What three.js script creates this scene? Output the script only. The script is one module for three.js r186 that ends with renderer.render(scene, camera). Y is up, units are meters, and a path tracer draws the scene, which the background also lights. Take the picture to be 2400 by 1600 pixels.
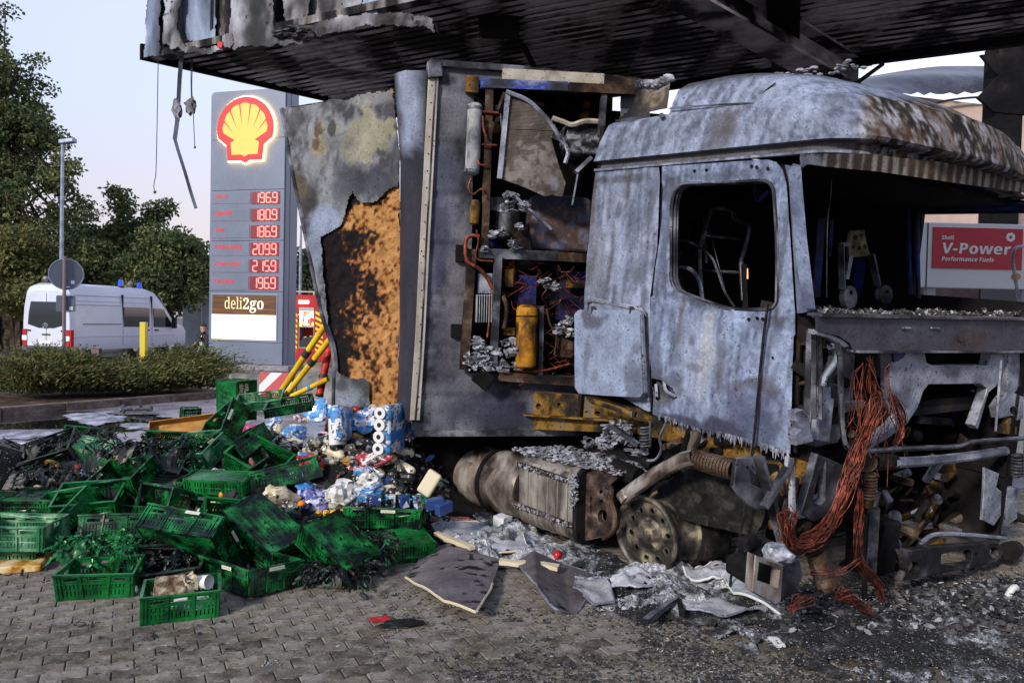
import * as THREE from 'three';
import { mergeGeometries, mergeVertices, toCreasedNormals } from 'three/addons/utils/BufferGeometryUtils.js';
import { RoundedBoxGeometry } from 'three/addons/geometries/RoundedBoxGeometry.js';
import { FontLoader } from 'three/addons/loaders/FontLoader.js';
import { TextGeometry } from 'three/addons/geometries/TextGeometry.js';
import { RectAreaLightUniformsLib } from 'three/addons/lights/RectAreaLightUniformsLib.js';

// ---------- camera, sky, light, exposure ----------
const scene = new THREE.Scene();
const EYE = 1.72, FOC = 1800;                       // focal length in pixels of the 2400 x 1600 photograph
const camera = new THREE.PerspectiveCamera(2 * Math.atan(800 / FOC) * 180 / Math.PI, 1.5, 0.05, 600);
camera.position.set(0, EYE, 0);
camera.rotation.order = 'YXZ';
camera.rotation.set(-Math.atan(48 / FOC), 0, 0.022);
camera.updateMatrixWorld(true);

const renderer = new THREE.WebGLRenderer({ antialias: true });
renderer.toneMapping = THREE.LinearToneMapping;
renderer.toneMappingExposure = 1.12;
renderer.shadowMap.enabled = true;
RectAreaLightUniformsLib.init();

const sstep = (a, b, x) => { const t = Math.min(1, Math.max(0, (x - a) / (b - a))); return t * t * (3 - 2 * t); };
const mix = (a, b, t) => a + (b - a) * t;
const mix3 = (a, b, t) => [mix(a[0], b[0], t), mix(a[1], b[1], t), mix(a[2], b[2], t)];
{ // clear dusk sky: a warm band low ahead, blue above and behind
  const w = 512, h = 256, data = new Float32Array(w * h * 4);
  for (let j = 0; j < h; j++) for (let i = 0; i < w; i++) {
    const th = ((i + .5) / w - .5) * 2 * Math.PI, ph = ((j + .5) / h - .5) * Math.PI;
    const az = Math.atan2(Math.cos(th), -Math.sin(th));           // 0 straight ahead, + to the right
    const el = ph * 180 / Math.PI;
    const glow = .5 + .5 * Math.cos(az - .75);
    const warm = Math.pow(glow, 1.5);
    const low = mix3([.52, .58, .76], [.84, .68, .61], warm);
    const mid = mix3([.54, .66, .92], [.70, .74, .88], warm);
    const top = [.42, .55, .86];
    let c = mix3(low, mid, sstep(3, 15, el));
    c = mix3(c, top, sstep(14, 70, el));
    const b = 1 + .55 * Math.pow(glow, 5) * (1 - sstep(22, 60, el));
    if (el < 0) c = mix3(c, [.25, .24, .26], sstep(0, -8, el));
    const k = (j * w + i) * 4;
    for (let q = 0; q < 3; q++) data[k + q] = c[q] * b;
    data[k + 3] = 1;
  }
  const t = new THREE.DataTexture(data, w, h, THREE.RGBAFormat, THREE.FloatType);
  t.mapping = THREE.EquirectangularReflectionMapping; t.magFilter = THREE.LinearFilter; t.needsUpdate = true;
  scene.background = t; scene.environment = t;
}
const floodlight = new THREE.DirectionalLight(new THREE.Color(1, .94, .84), 3.5);  // stands for an unseen floodlight behind left; the dusk glow lies ahead
floodlight.position.set(-9, 7.5, 7); floodlight.target.position.set(0, 0, -6);
floodlight.castShadow = true; floodlight.shadow.radius = 14; floodlight.shadow.mapSize.set(2048, 2048);
Object.assign(floodlight.shadow.camera, { left: -25, right: 25, top: 25, bottom: -25, near: .5, far: 80 });
scene.add(floodlight, floodlight.target);

// ---------- helpers ----------
const V = (x, y, z) => new THREE.Vector3(x, y, z);
const rng = (s) => () => { s |= 0; s = s + 0x6D2B79F5 | 0; let t = Math.imul(s ^ s >>> 15, 1 | s); t = t + Math.imul(t ^ t >>> 7, 61 | t) ^ t; return ((t ^ t >>> 14) >>> 0) / 4294967296; };
const hash = (x, y, z) => { let h = Math.imul(x | 0, 374761393) ^ Math.imul(y | 0, 668265263) ^ Math.imul(z | 0, 2147483647 - 1013904223); h = Math.imul(h ^ h >>> 13, 1274126177); h = Math.imul(h ^ h >>> 15, 2246822519); return ((h ^ h >>> 16) >>> 0) / 4294967296; };
function noise3(x, y, z) {
  const X = Math.floor(x), Y = Math.floor(y), Z = Math.floor(z); let fx = x - X, fy = y - Y, fz = z - Z;
  fx = fx * fx * (3 - 2 * fx); fy = fy * fy * (3 - 2 * fy); fz = fz * fz * (3 - 2 * fz);
  const m = (a, b, t) => a + (b - a) * t;
  return m(m(m(hash(X, Y, Z), hash(X + 1, Y, Z), fx), m(hash(X, Y + 1, Z), hash(X + 1, Y + 1, Z), fx), fy),
    m(m(hash(X, Y, Z + 1), hash(X + 1, Y, Z + 1), fx), m(hash(X, Y + 1, Z + 1), hash(X + 1, Y + 1, Z + 1), fx), fy), fz) * 2 - 1;
}
const fbm3 = (x, y, z, o = 3) => { let s = 0, a = .5; for (let i = 0; i < o; i++) { s += a * noise3(x, y, z); x *= 2.03; y *= 2.03; z *= 2.03; a *= .5; } return s; };
// periodic 2-D value noise, 0..1, period p cells
function pn(x, y, px, py, s) {
  const X = Math.floor(x), Y = Math.floor(y); let fx = x - X, fy = y - Y; fx = fx * fx * (3 - 2 * fx); fy = fy * fy * (3 - 2 * fy);
  const w = (a, p) => ((a % p) + p) % p, x0 = w(X, px), x1 = w(X + 1, px), y0 = w(Y, py), y1 = w(Y + 1, py);
  const a = hash(x0, y0, s), b = hash(x1, y0, s), c = hash(x0, y1, s), d = hash(x1, y1, s);
  return a + (b - a) * fx + (c - a) * fy + (a - b - c + d) * fx * fy;
}
function pfbm(u, v, fx, fy, o, s) { let t = 0, a = .5, n = 0; for (let i = 0; i < o; i++) { t += a * pn(u * fx, v * fy, fx, fy, s + i * 17); n += a; fx *= 2; fy *= 2; a *= .55; } return t / n; }
function ramp(stops, t) { // stops: [t, [r,g,b]] in sRGB 0..255
  if (t <= stops[0][0]) return stops[0][1];
  for (let i = 1; i < stops.length; i++) if (t <= stops[i][0]) return mix3(stops[i - 1][1], stops[i][1], (t - stops[i - 1][0]) / (stops[i][0] - stops[i - 1][0]));
  return stops[stops.length - 1][1];
}
function dataTex(w, h, fn, srgb = true) {
  const d = new Uint8Array(w * h * 4);
  for (let j = 0; j < h; j++) for (let i = 0; i < w; i++) {
    const c = fn((i + .5) / w, (j + .5) / h), k = (j * w + i) * 4;
    if (typeof c === 'number') { d[k] = d[k + 1] = d[k + 2] = Math.max(0, Math.min(255, c * 255)); d[k + 3] = 255; }
    else { d[k] = Math.max(0, Math.min(255, c[0])); d[k + 1] = Math.max(0, Math.min(255, c[1])); d[k + 2] = Math.max(0, Math.min(255, c[2])); d[k + 3] = c.length > 3 ? c[3] : 255; }
  }
  const t = new THREE.DataTexture(d, w, h); t.wrapS = t.wrapT = THREE.RepeatWrapping; t.magFilter = THREE.LinearFilter; t.minFilter = THREE.LinearMipmapLinearFilter; t.generateMipmaps = true;
  if (srgb) t.colorSpace = THREE.SRGBColorSpace; t.needsUpdate = true; return t;
}
let seedN = 11, sharedBump = null;
// a mottled surface: colour ramp over warped noise, with grain and specks. size = metres covered by one repeat
function mottle(stops, o = {}) {
  const { size = 1, px = 512, fx = 4, fy = 4, oct = 5, grain = 10, speck = 0, speckC = [20, 18, 18], speckF = 60, rough = .85, metal = 0, bump = .002, sharp = 1, extra = {} } = o;
  const s = (seedN += 101);
  const map = dataTex(px, px, (u, v) => {
    const wu = u + .05 * (pn(u * 6, v * 6, 6, 6, s + 5) - .5), wv = v + .05 * (pn(u * 6, v * 6, 6, 6, s + 9) - .5);
    let t = pfbm(wu, wv, fx, fy, oct, s); t = .5 + (t - .5) * 2.1 * sharp; t = Math.max(0, Math.min(1, t));
    let c = ramp(stops, t); const g = (pn(u * px / 2, v * px / 2, px / 2, px / 2, s + 77) - .5) * 2 * grain + (pn(u * px / 8, v * px / 8, px / 8, px / 8, s + 78) - .5) * grain;
    c = [c[0] + g, c[1] + g, c[2] + g];
    if (speck) { const q = pfbm(u, v, speckF, speckF, 2, s + 33); if (q > 1 - speck) { const k = sstep(1 - speck, 1 - speck + .06, q); c = mix3(c, speckC, k); } }
    return c;
  });
  const m = { map, roughness: rough, metalness: metal, ...extra };
  if (bump) { sharedBump ??= dataTex(512, 512, (u, v) => .45 * pfbm(u, v, 6, 6, 4, 41) + .55 * pfbm(u, v, 40, 40, 3, 43), false); m.bumpMap = sharedBump; m.bumpScale = bump; }
  const mat = new THREE.MeshPhysicalMaterial({ ...m, specularIntensity: o.spec ?? (rough > .65 ? .35 : .7) }); mat.userData.size = size; return mat;
}
const flat = (r, g, b, rough = .8, metal = 0, extra = {}) => new THREE.MeshStandardMaterial({ color: new THREE.Color().setRGB(r, g, b), roughness: rough, metalness: metal, ...extra });

// pixel rays
function ray(px, py) { return V((px - 1200) / FOC, -(py - 800) / FOC, -1).applyQuaternion(camera.quaternion).normalize(); }
function P(px, py, d) { const r = ray(px, py); return r.multiplyScalar(d / -r.z).add(camera.position); }
function G(px, py, h = 0) { const r = ray(px, py); return r.multiplyScalar((h - EYE) / r.y).add(camera.position); }
function proj(p) { const q = p.clone().applyMatrix4(camera.matrixWorldInverse); return [1200 + FOC * q.x / -q.z, 800 - FOC * q.y / -q.z]; }
class Frame { // right-handed frame; z is the outward normal of its face
  constructor(o, ex, ey) { this.o = o.clone(); this.ex = ex.clone().normalize(); this.ez = this.ex.clone().cross(ey).normalize(); this.ey = this.ez.clone().cross(this.ex).normalize(); this.m = new THREE.Matrix4().makeBasis(this.ex, this.ey, this.ez).setPosition(this.o); }
  px(x, y, z = 0) { const r = ray(x, y), o = this.o.clone().addScaledVector(this.ez, z); const t = o.clone().sub(camera.position).dot(this.ez) / r.dot(this.ez); const q = r.multiplyScalar(t).add(camera.position).sub(this.o); return [q.dot(this.ex), q.dot(this.ey)]; }
  at(x, y, z = 0) { return V(x, y, z).applyMatrix4(this.m); }
  pw(x, y, z = 0) { const [a, b] = this.px(x, y, z); return this.at(a, b, z); }
  scalePx(x, y, z = 0) { const p = this.pw(x, y, z); return p.distanceTo(camera.position) / FOC; }
  list(pts, z = 0) { return pts.map((p) => this.px(p[0], p[1], z)); }
}
// uv by the dominant normal axis, in metres
function boxUV(g, m = null) {
  if (g.index) g = g.toNonIndexed();
  g.computeVertexNormals();
  const p = g.attributes.position, n = g.attributes.normal, uv = new Float32Array(p.count * 2);
  for (let i = 0; i < p.count; i += 3) {
    let nx = 0, ny = 0, nz = 0; for (let k = 0; k < 3; k++) { nx += n.getX(i + k); ny += n.getY(i + k); nz += n.getZ(i + k); }
    nx = Math.abs(nx); ny = Math.abs(ny); nz = Math.abs(nz);
    for (let k = 0; k < 3; k++) { const x = p.getX(i + k), y = p.getY(i + k), z = p.getZ(i + k); let a, b; if (ny > nx && ny > nz) { a = x; b = z; } else if (nx > nz) { a = z; b = y; } else { a = x; b = y; } uv[2 * (i + k)] = a; uv[2 * (i + k) + 1] = b; }
  }
  g.setAttribute('uv', new THREE.BufferAttribute(uv, 2)); return g;
}
function scaleUV(g, s) { const uv = g.attributes.uv; if (uv && s && s !== 1) for (let i = 0; i < uv.count; i++) uv.setXY(i, uv.getX(i) / s, uv.getY(i) / s); return g; }
const clean = (g) => { for (const k of Object.keys(g.attributes)) if (!['position', 'normal', 'uv', 'color'].includes(k)) g.deleteAttribute(k); if (!g.attributes.normal) g.computeVertexNormals(); return g; };
function merge(list) { list = list.filter(Boolean).map((g) => clean(g.index ? g.toNonIndexed() : g)); if (list.length === 1) return list[0]; const c = list.some((g) => g.attributes.color); for (const g of list) { if (!g.attributes.uv) g.setAttribute('uv', new THREE.BufferAttribute(new Float32Array(g.attributes.position.count * 2), 2)); if (c && !g.attributes.color) g.setAttribute('color', new THREE.BufferAttribute(new Float32Array(g.attributes.position.count * 3).fill(1), 3)); } return mergeGeometries(list); }

const taken = {};
function numbered(name) { const n = taken[name] = (taken[name] ?? -1) + 1; return n ? name + '_' + String(n).padStart(3, '0') : name; }
function thing(name, label, category, base = V(0, 0, 0), group) {
  const o = new THREE.Group(); o.name = numbered(name); o.position.copy(base); scene.add(o); o.userData = { label, category }; if (group) o.userData.group = group; return o;
}
const rootOf = (o) => { while (o.parent && o.parent !== scene) o = o.parent; return o; };
// add a mesh whose geometry is in world coordinates to a thing (or a part of one)
function part(parent, name, geo, mat, o = {}) {
  if (Array.isArray(geo)) geo = merge(geo);
  if (!o.keepUV) geo = boxUV(geo); else clean(geo);
  if (o.smooth) geo = toCreasedNormals(geo, o.smooth === true ? .9 : o.smooth);
  scaleUV(geo, o.keepUV === 'raw' ? 1 : (mat.userData.size ?? 1));
  const r = rootOf(parent); geo.translate(-r.position.x, -r.position.y, -r.position.z);
  const m = new THREE.Mesh(geo, mat); m.name = name; m.castShadow = m.receiveShadow = true; parent.add(m); if (o.label) m.userData.label = o.label; if (o.kind) m.userData.kind = o.kind; return m;
}
// a thing that is one mesh
function single(name, label, category, geo, mat, o = {}) {
  if (Array.isArray(geo)) geo = merge(geo);
  if (!o.keepUV) geo = boxUV(geo); else clean(geo);
  if (o.smooth) geo = toCreasedNormals(geo, .9);
  scaleUV(geo, mat.userData.size ?? 1);
  geo.computeBoundingBox(); const c = geo.boundingBox.getCenter(V()); c.y = geo.boundingBox.min.y; geo.translate(-c.x, -c.y, -c.z);
  const m = new THREE.Mesh(geo, mat); m.position.copy(c); m.name = numbered(name); m.castShadow = m.receiveShadow = true; m.userData = { label, category }; if (o.group) m.userData.group = o.group; if (o.kind) m.userData.kind = o.kind; scene.add(m); return m;
}
function structure(name, label, geo, mat, o = {}) { const m = single(name, label, o.category ?? name.replace(/_/g, ' '), geo, mat, { ...o, kind: o.kind ?? 'structure' }); return m; }
// geometry makers (world coordinates)
function box(w, h, d, x = 0, y = 0, z = 0, r = 0) { const g = r ? new RoundedBoxGeometry(w, h, d, 2, Math.min(r, w / 2.01, h / 2.01, d / 2.01)) : new THREE.BoxGeometry(w, h, d); return g.translate(x, y, z); }
function fbox(fr, x0, x1, y0, y1, z0, z1, r = 0) { return box(Math.abs(x1 - x0), Math.abs(y1 - y0), Math.abs(z1 - z0), (x0 + x1) / 2, (y0 + y1) / 2, (z0 + z1) / 2, r).applyMatrix4(fr.m); }
function bar(a, b, w, h = w, up = V(0, 1, 0), r = 0) { // box from a to b
  const d = b.clone().sub(a), L = d.length(); d.normalize(); let x = up.clone().cross(d); if (x.length() < .01) x = V(1, 0, 0).cross(d); x.normalize(); const y = d.clone().cross(x);
  const g = r ? new RoundedBoxGeometry(w, h, L, 2, Math.min(r, w / 2.01, h / 2.01)) : new THREE.BoxGeometry(w, h, L);
  return g.applyMatrix4(new THREE.Matrix4().makeBasis(x, y, d).setPosition(a.clone().add(b).multiplyScalar(.5)));
}
function cyl(a, b, r0, r1 = r0, seg = 16, open = false) { const d = b.clone().sub(a), L = d.length(); const g = new THREE.CylinderGeometry(r1, r0, L, seg, 1, open); const q = new THREE.Quaternion().setFromUnitVectors(V(0, 1, 0), d.normalize()); return g.applyQuaternion(q).translate((a.x + b.x) / 2, (a.y + b.y) / 2, (a.z + b.z) / 2); }
function tube(pts, r, seg = 6, n = 0) { const c = new THREE.CatmullRomCurve3(pts, false, 'catmullrom', .5); return new THREE.TubeGeometry(c, n || pts.length * 4, r, seg); }
function toShape(pts, holes = []) { const s = new THREE.Shape(pts.map((p) => new THREE.Vector2(p[0], p[1]))); for (const h of holes) s.holes.push(new THREE.Path(h.map((p) => new THREE.Vector2(p[0], p[1])))); return s; }
function plate(fr, pts, holes, z, th, bevel = 0) { // flat plate in a frame: outline in frame metres, front face at z
  const g = new THREE.ExtrudeGeometry(toShape(pts, holes), { depth: Math.max(.0005, th - bevel * 2), bevelEnabled: bevel > 0, bevelThickness: bevel, bevelSize: bevel, bevelOffset: -bevel, bevelSegments: 2, curveSegments: 8 });
  g.translate(0, 0, z - th + bevel); return g.applyMatrix4(fr.m);
}
const pplate = (fr, pix, holes, z, th, bevel = 0) => plate(fr, fr.list(pix, z), (holes ?? []).map((h) => fr.list(h, z)), z, th, bevel);
function rrect(x0, y0, x1, y1, r, n = 4) { const o = []; const c = [[x1 - r, y1 - r, 0], [x0 + r, y1 - r, 1], [x0 + r, y0 + r, 2], [x1 - r, y0 + r, 3]]; for (const [x, y, k] of c) for (let i = 0; i <= n; i++) { const a = (k + i / n) * Math.PI / 2; o.push([x + r * Math.cos(a), y + r * Math.sin(a)]); } return o; }
function ellipse(cx, cy, rx, ry, n = 20) { return Array.from({ length: n }, (_, i) => [cx + rx * Math.cos(i / n * 2 * Math.PI), cy + ry * Math.sin(i / n * 2 * Math.PI)]); }
function inside(x, y, p) { let c = false; for (let i = 0, j = p.length - 1; i < p.length; j = i++) if ((p[i][1] > y) !== (p[j][1] > y) && x < (p[j][0] - p[i][0]) * (y - p[i][1]) / (p[j][1] - p[i][1]) + p[i][0]) c = !c; return c; }
function nearEdge(x, y, p) { let best = 1e9, q = [x, y]; for (let i = 0, j = p.length - 1; i < p.length; j = i++) { const ax = p[j][0], ay = p[j][1], dx = p[i][0] - ax, dy = p[i][1] - ay; const t = Math.max(0, Math.min(1, ((x - ax) * dx + (y - ay) * dy) / (dx * dx + dy * dy || 1))); const ex = ax + dx * t, ey = ay + dy * t, d = (ex - x) ** 2 + (ey - y) ** 2; if (d < best) { best = d; q = [ex, ey]; } } return [Math.sqrt(best), q]; }
// a sheet meshed on a grid inside an outline, displaced along the normal; ragged edge of the size of the grid if snap is off
function sheet(fr, pts, holes, step, disp, o = {}) {
  let x0 = 1e9, x1 = -1e9, y0 = 1e9, y1 = -1e9; for (const [x, y] of pts) { x0 = Math.min(x0, x); x1 = Math.max(x1, x); y0 = Math.min(y0, y); y1 = Math.max(y1, y); }
  const nx = Math.ceil((x1 - x0) / step) + 1, ny = Math.ceil((y1 - y0) / step) + 1, id = new Int32Array((nx + 1) * (ny + 1)).fill(-1), pos = [], uv = [], idx = [], col = [];
  const inn = (x, y) => { const jx = o.rag ? o.rag * fbm3(x * o.ragF, y * o.ragF, 3.3) : 0, jy = o.rag ? o.rag * fbm3(x * o.ragF + 9, y * o.ragF, 7.7) : 0; return inside(x + jx, y + jy, pts) && !holes.some((h) => inside(x + jx, y + jy, h)); };
  const put = (i, j) => { const k = j * (nx + 1) + i; if (id[k] >= 0) return id[k]; const x = x0 + (i - .5) * step, y = y0 + (j - .5) * step; pos.push(x, y, 0); return id[k] = pos.length / 3 - 1; };
  const used = {};
  for (let j = 0; j < ny; j++) for (let i = 0; i < nx; i++) { if (!inn(x0 + i * step, y0 + j * step)) continue; const a = put(i, j), b = put(i + 1, j), c = put(i + 1, j + 1), d = put(i, j + 1); idx.push(a, b, c, a, c, d); for (const q of [a, b, c, d]) used[q] = (used[q] ?? 0) + 1; }
  for (let q = 0; q < pos.length / 3; q++) { let x = pos[q * 3], y = pos[q * 3 + 1]; if (!o.rag && used[q] < 4) { let best = nearEdge(x, y, pts); for (const h of holes) { const e = nearEdge(x, y, h); if (e[0] < best[0]) best = e; } if (best[0] < step * 1.3) [x, y] = best[1]; } pos[q * 3] = x; pos[q * 3 + 1] = y; pos[q * 3 + 2] = disp ? disp(x, y) : 0; uv.push(x, y); if (o.color) col.push(...o.color(x, y)); }
  const g = new THREE.BufferGeometry(); g.setAttribute('position', new THREE.Float32BufferAttribute(pos, 3)); g.setAttribute('uv', new THREE.Float32BufferAttribute(uv, 2)); if (o.color) g.setAttribute('color', new THREE.Float32BufferAttribute(col, 3)); g.setIndex(idx); g.computeVertexNormals(); return g.applyMatrix4(fr.m);
}
// push vertices about by noise (world coordinates); vertices that share a place stay together
function rough(g, amp, f, o = {}) { const p = g.attributes.position; for (let i = 0; i < p.count; i++) { const x = p.getX(i), y = p.getY(i), z = p.getZ(i); p.setXYZ(i, x + amp * fbm3(x * f + 5, y * f, z * f), y + amp * (o.y ?? 1) * fbm3(x * f, y * f + 31, z * f), z + amp * fbm3(x * f, y * f, z * f + 77)); } g.computeVertexNormals(); return g; }
// an uneven lump
function lump(r, seed, d = 2, amp = .35, f = 1.6) { let g = new THREE.IcosahedronGeometry(1, d); const p = g.attributes.position; for (let i = 0; i < p.count; i++) { const v = V(p.getX(i), p.getY(i), p.getZ(i)); const k = 1 + amp * 2 * fbm3(v.x * f + seed, v.y * f + seed * 1.7, v.z * f, 3); v.multiplyScalar(k * r); p.setXYZ(i, v.x, v.y, v.z); } g.computeVertexNormals(); return g; }
// many small pieces that nobody could count
function scatter(name, label, category, geo, mat, list, o = {}) { // list: [position, quaternion, scale(V or n), colour]
  const m = new THREE.InstancedMesh(geo, mat, list.length), M = new THREE.Matrix4(); list.forEach(([p, q, s, c], i) => { M.compose(p, q, typeof s === 'number' ? V(s, s, s) : s); m.setMatrixAt(i, M); if (c) m.setColorAt(i, new THREE.Color().setRGB(...c)); });
  m.name = o.parent ? name : numbered(name); m.castShadow = m.receiveShadow = true; m.userData = { kind: 'stuff' }; if (!o.parent) { m.userData.label = label; m.userData.category = category; } (o.parent ?? scene).add(m); return m;
}
const qEul = (x, y, z) => new THREE.Quaternion().setFromEuler(new THREE.Euler(x, y, z, 'YXZ'));
const fontBold = await new FontLoader().loadAsync('fonts/droid/droid_sans_bold.typeface.json');
const fontReg = await new FontLoader().loadAsync('fonts/droid/droid_sans_regular.typeface.json');
const fontSerif = await new FontLoader().loadAsync('fonts/droid/droid_serif_regular.typeface.json');
const fontSerifB = await new FontLoader().loadAsync('fonts/droid/droid_serif_bold.typeface.json');
function text(fr, str, font, size, x, y, z, o = {}) { // baseline start at x,y in the frame; o.w fits the width
  const g = new TextGeometry(str, { font, size, depth: o.depth ?? .004, curveSegments: 4, bevelEnabled: false }); g.computeBoundingBox(); const w = g.boundingBox.max.x - g.boundingBox.min.x; if (o.w) g.scale(o.w / w, 1, 1); if (o.skew) g.applyMatrix4(new THREE.Matrix4().makeShear(0, 0, o.skew, 0, 0, 0)); return g.translate(x, y, z).applyMatrix4(fr.m);
}
// ---------- ground ----------
const matAsphalt = mottle([[0, [52, 50, 52]], [.4, [74, 71, 73]], [.7, [92, 88, 90]], [1, [112, 106, 108]]], { size: 4, px: 512, fx: 5, fy: 5, grain: 14, rough: .62, bump: .004 });
structure('ground', 'grey asphalt ground running to the horizon', new THREE.PlaneGeometry(500, 500).rotateX(-Math.PI / 2).translate(0, -.03, -60), matAsphalt, { category: 'ground' });

const matJoint = mottle([[0, [34, 31, 28]], [.6, [56, 51, 46]], [1, [76, 70, 62]]], { size: .6, px: 256, fx: 8, fy: 8, grain: 12, bump: .002 });
const paveDir = V(.89, 0, -.45).normalize(), paveAcross = V(.45, 0, .89).normalize();
const matStone = [[110, 103, 93], [117, 109, 97], [103, 96, 88], [112, 103, 95], [107, 101, 91]].map((c, i) => mottle([[0, [c[0] - 34, c[1] - 34, c[2] - 33]], [.35, [c[0] - 12, c[1] - 12, c[2] - 12]], [.7, c], [1, [c[0] + 17, c[1] + 17, c[2] + 17]]], { size: .55, px: 256, fx: 5, fy: 5, grain: 17, speck: .2, speckC: [58, 53, 50], speckF: 40, rough: .8, bump: .0018 }));
{
  const pave = new THREE.Group(); pave.name = 'pavement'; pave.userData = { kind: 'structure', label: 'wavy interlocking grey paving of the forecourt', category: 'pavement' }; scene.add(pave);
  // outline of one wavy stone
  const L = .2, W = .104, a = .011, gap = .0026;
  const wave = (x) => { const t = (x / L + .5); return a * Math.sin(t * 4 * Math.PI) * .9 + a * .5 * (Math.abs(((t * 2) % 1) - .5) * 4 - 1) * .0; };
  const outline = (inset) => { const o = []; const n = 8; for (let i = 0; i <= n; i++) { const x = -L / 2 + inset + (L - 2 * inset) * i / n; o.push([x, -W / 2 + inset + wave(x)]); } for (let i = n; i >= 0; i--) { const x = -L / 2 + inset + (L - 2 * inset) * i / n; o.push([x, W / 2 - inset + wave(x)]); } return o; };
  const stone = (du, dv) => {
    const top = outline(gap + .0045), mid = outline(gap), pos = [], uv = [], idx = []; const n = top.length;
    for (const [x, y] of top) { pos.push(x, 0, -y); uv.push(x + du, y + dv); } for (const [x, y] of mid) { pos.push(x, -.004, -y); uv.push(x + du, y + dv); } for (const [x, y] of mid) { pos.push(x, -.03, -y); uv.push(x + du, y + dv); }
    for (const t of THREE.ShapeUtils.triangulateShape(top.map((p) => new THREE.Vector2(...p)), [])) idx.push(...t);
    for (let r = 0; r < 2; r++) for (let i = 0; i < n; i++) { const j = (i + 1) % n, A = r * n + i, B = r * n + j; idx.push(A, A + n, B, B, A + n, B + n); }
    const g = new THREE.BufferGeometry(); g.setAttribute('position', new THREE.Float32BufferAttribute(pos, 3)); g.setAttribute('uv', new THREE.Float32BufferAttribute(uv.map((q) => q / .55), 2)); g.setIndex(idx); const h = g.toNonIndexed(); h.computeVertexNormals(); return h;
  };
  const R = rng(5), geos = [stone(0, 0), stone(.3, .17), stone(.11, .41), stone(.47, .33), stone(.21, .08), stone(.05, .29)];
  const o = V(0, 0, -5), all = [];
  for (let j = -48; j <= 48; j++) for (let i = -34; i <= 42; i++) {
    const c = o.clone().addScaledVector(paveDir, (i + (j & 1) * .5) * L).addScaledVector(paveAcross, j * W); if (c.z > -2.6 || c.z < -8.4) continue; const [x, y] = proj(c); if (x < -140 || x > 2540 || y > 1760) continue;
    all.push([c, c.z]);
  }
  all.sort((p, q) => q[1] - p[1]);
  const yaw = Math.atan2(-paveDir.z, paveDir.x), M = (c) => { const q = qEul((R() - .5) * .016, yaw, (R() - .5) * .012); c.y = (R() - .5) * .003; return q; };
  const rest = [];
  all.forEach(([c], k) => { const q = M(c); if (k < 300) { const m = new THREE.Mesh(geos[k % 6], matStone[Math.floor(R() * 5)]); m.position.copy(c); m.quaternion.copy(q); m.name = k ? 'paving_stone_' + String(k).padStart(3, '0') : 'paving_stone'; m.castShadow = m.receiveShadow = true; pave.add(m); } else rest.push([c, q, 1, null]); });
  scatter('paving_stones', '', '', geos[1], matStone[1], rest.filter((_, i) => i % 2), { parent: pave });
  scatter('paving_stones', '', '', geos[2], matStone[3], rest.filter((_, i) => !(i % 2)), { parent: pave });
  const bed = new THREE.Mesh(scaleUV(boxUV(new THREE.BoxGeometry(26, .1, 6.4).translate(0, -.062, -5.3)), .6), matJoint); bed.name = 'joint_bed'; bed.receiveShadow = true; pave.add(bed);
}
// the road behind: pale concrete lane, a white line, water and foam
const matRoad = mottle([[0, [84, 80, 84]], [.5, [120, 114, 120]], [1, [150, 143, 150]]], { size: 3, px: 512, fx: 6, fy: 6, grain: 16, rough: .42, bump: .003, speck: .25, speckC: [70, 66, 68], speckF: 30 });
structure('road', 'wet grey road surface behind the spilled crates', [box(34, .02, 9.2, -3, -.03, -13.1)], matRoad, { category: 'road' });
const matWhite = flat(.72, .72, .74, .5), matWater = new THREE.MeshPhysicalMaterial({ color: new THREE.Color(.02, .02, .024), roughness: .04, metalness: 0, clearcoat: 1, clearcoatRoughness: .02 });
const flatFr = new Frame(V(0, 0, 0), V(1, 0, 0), V(0, 0, -1)); // x right, y away, z up
const ground2 = (pix, h = 0) => pix.map(([x, y]) => { const p = G(x, y, h); return [p.x, -p.z]; });
{
  const line = (x0, y0, x1, y1, w) => { const a = G(x0, y0), b = G(x1, y1); a.y = b.y = -.012; return bar(a, b, w, .006); };
  structure('road_marking', 'white painted line across the wet road', line(-300, 1030, 620, 1049, .12), matWhite, { category: 'road marking' });
  const pud = (pts, z, seed, rag = .12) => sheet(flatFr, ground2(pts), [], .05, (x, y) => z + .001 * fbm3(x * 3, y * 3, seed), { rag, ragF: 2.6 });
  structure('puddle', 'shallow water puddle lying on the road beside the kerb', [pud([[-60, 965], [180, 962], [330, 968], [420, 990], [300, 1010], [60, 1003], [-60, 1000]], -.012, 2, .5), pud([[330, 985], [520, 985], [470, 1015], [330, 1010]], -.012, 4, .3)], matWater, { category: 'puddle' });
  const matFoam = mottle([[0, [96, 96, 104]], [.5, [138, 138, 148]], [1, [186, 186, 194]]], { size: 1, px: 256, fx: 6, fy: 6, rough: .7, bump: .006 });
  structure('extinguishing_foam', 'patches of white extinguishing foam drying on the road', [pud([[160, 968], [260, 962], [285, 978], [240, 996], [180, 992]], -.009, 5, .35), pud([[290, 990], [380, 992], [372, 1010], [320, 1003]], -.009, 6, .35), pud([[-40, 1018], [100, 1012], [150, 1020], [60, 1030], [-40, 1030]], -.009, 8, .5)], matFoam, { category: 'foam', kind: 'stuff' });
}
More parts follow.
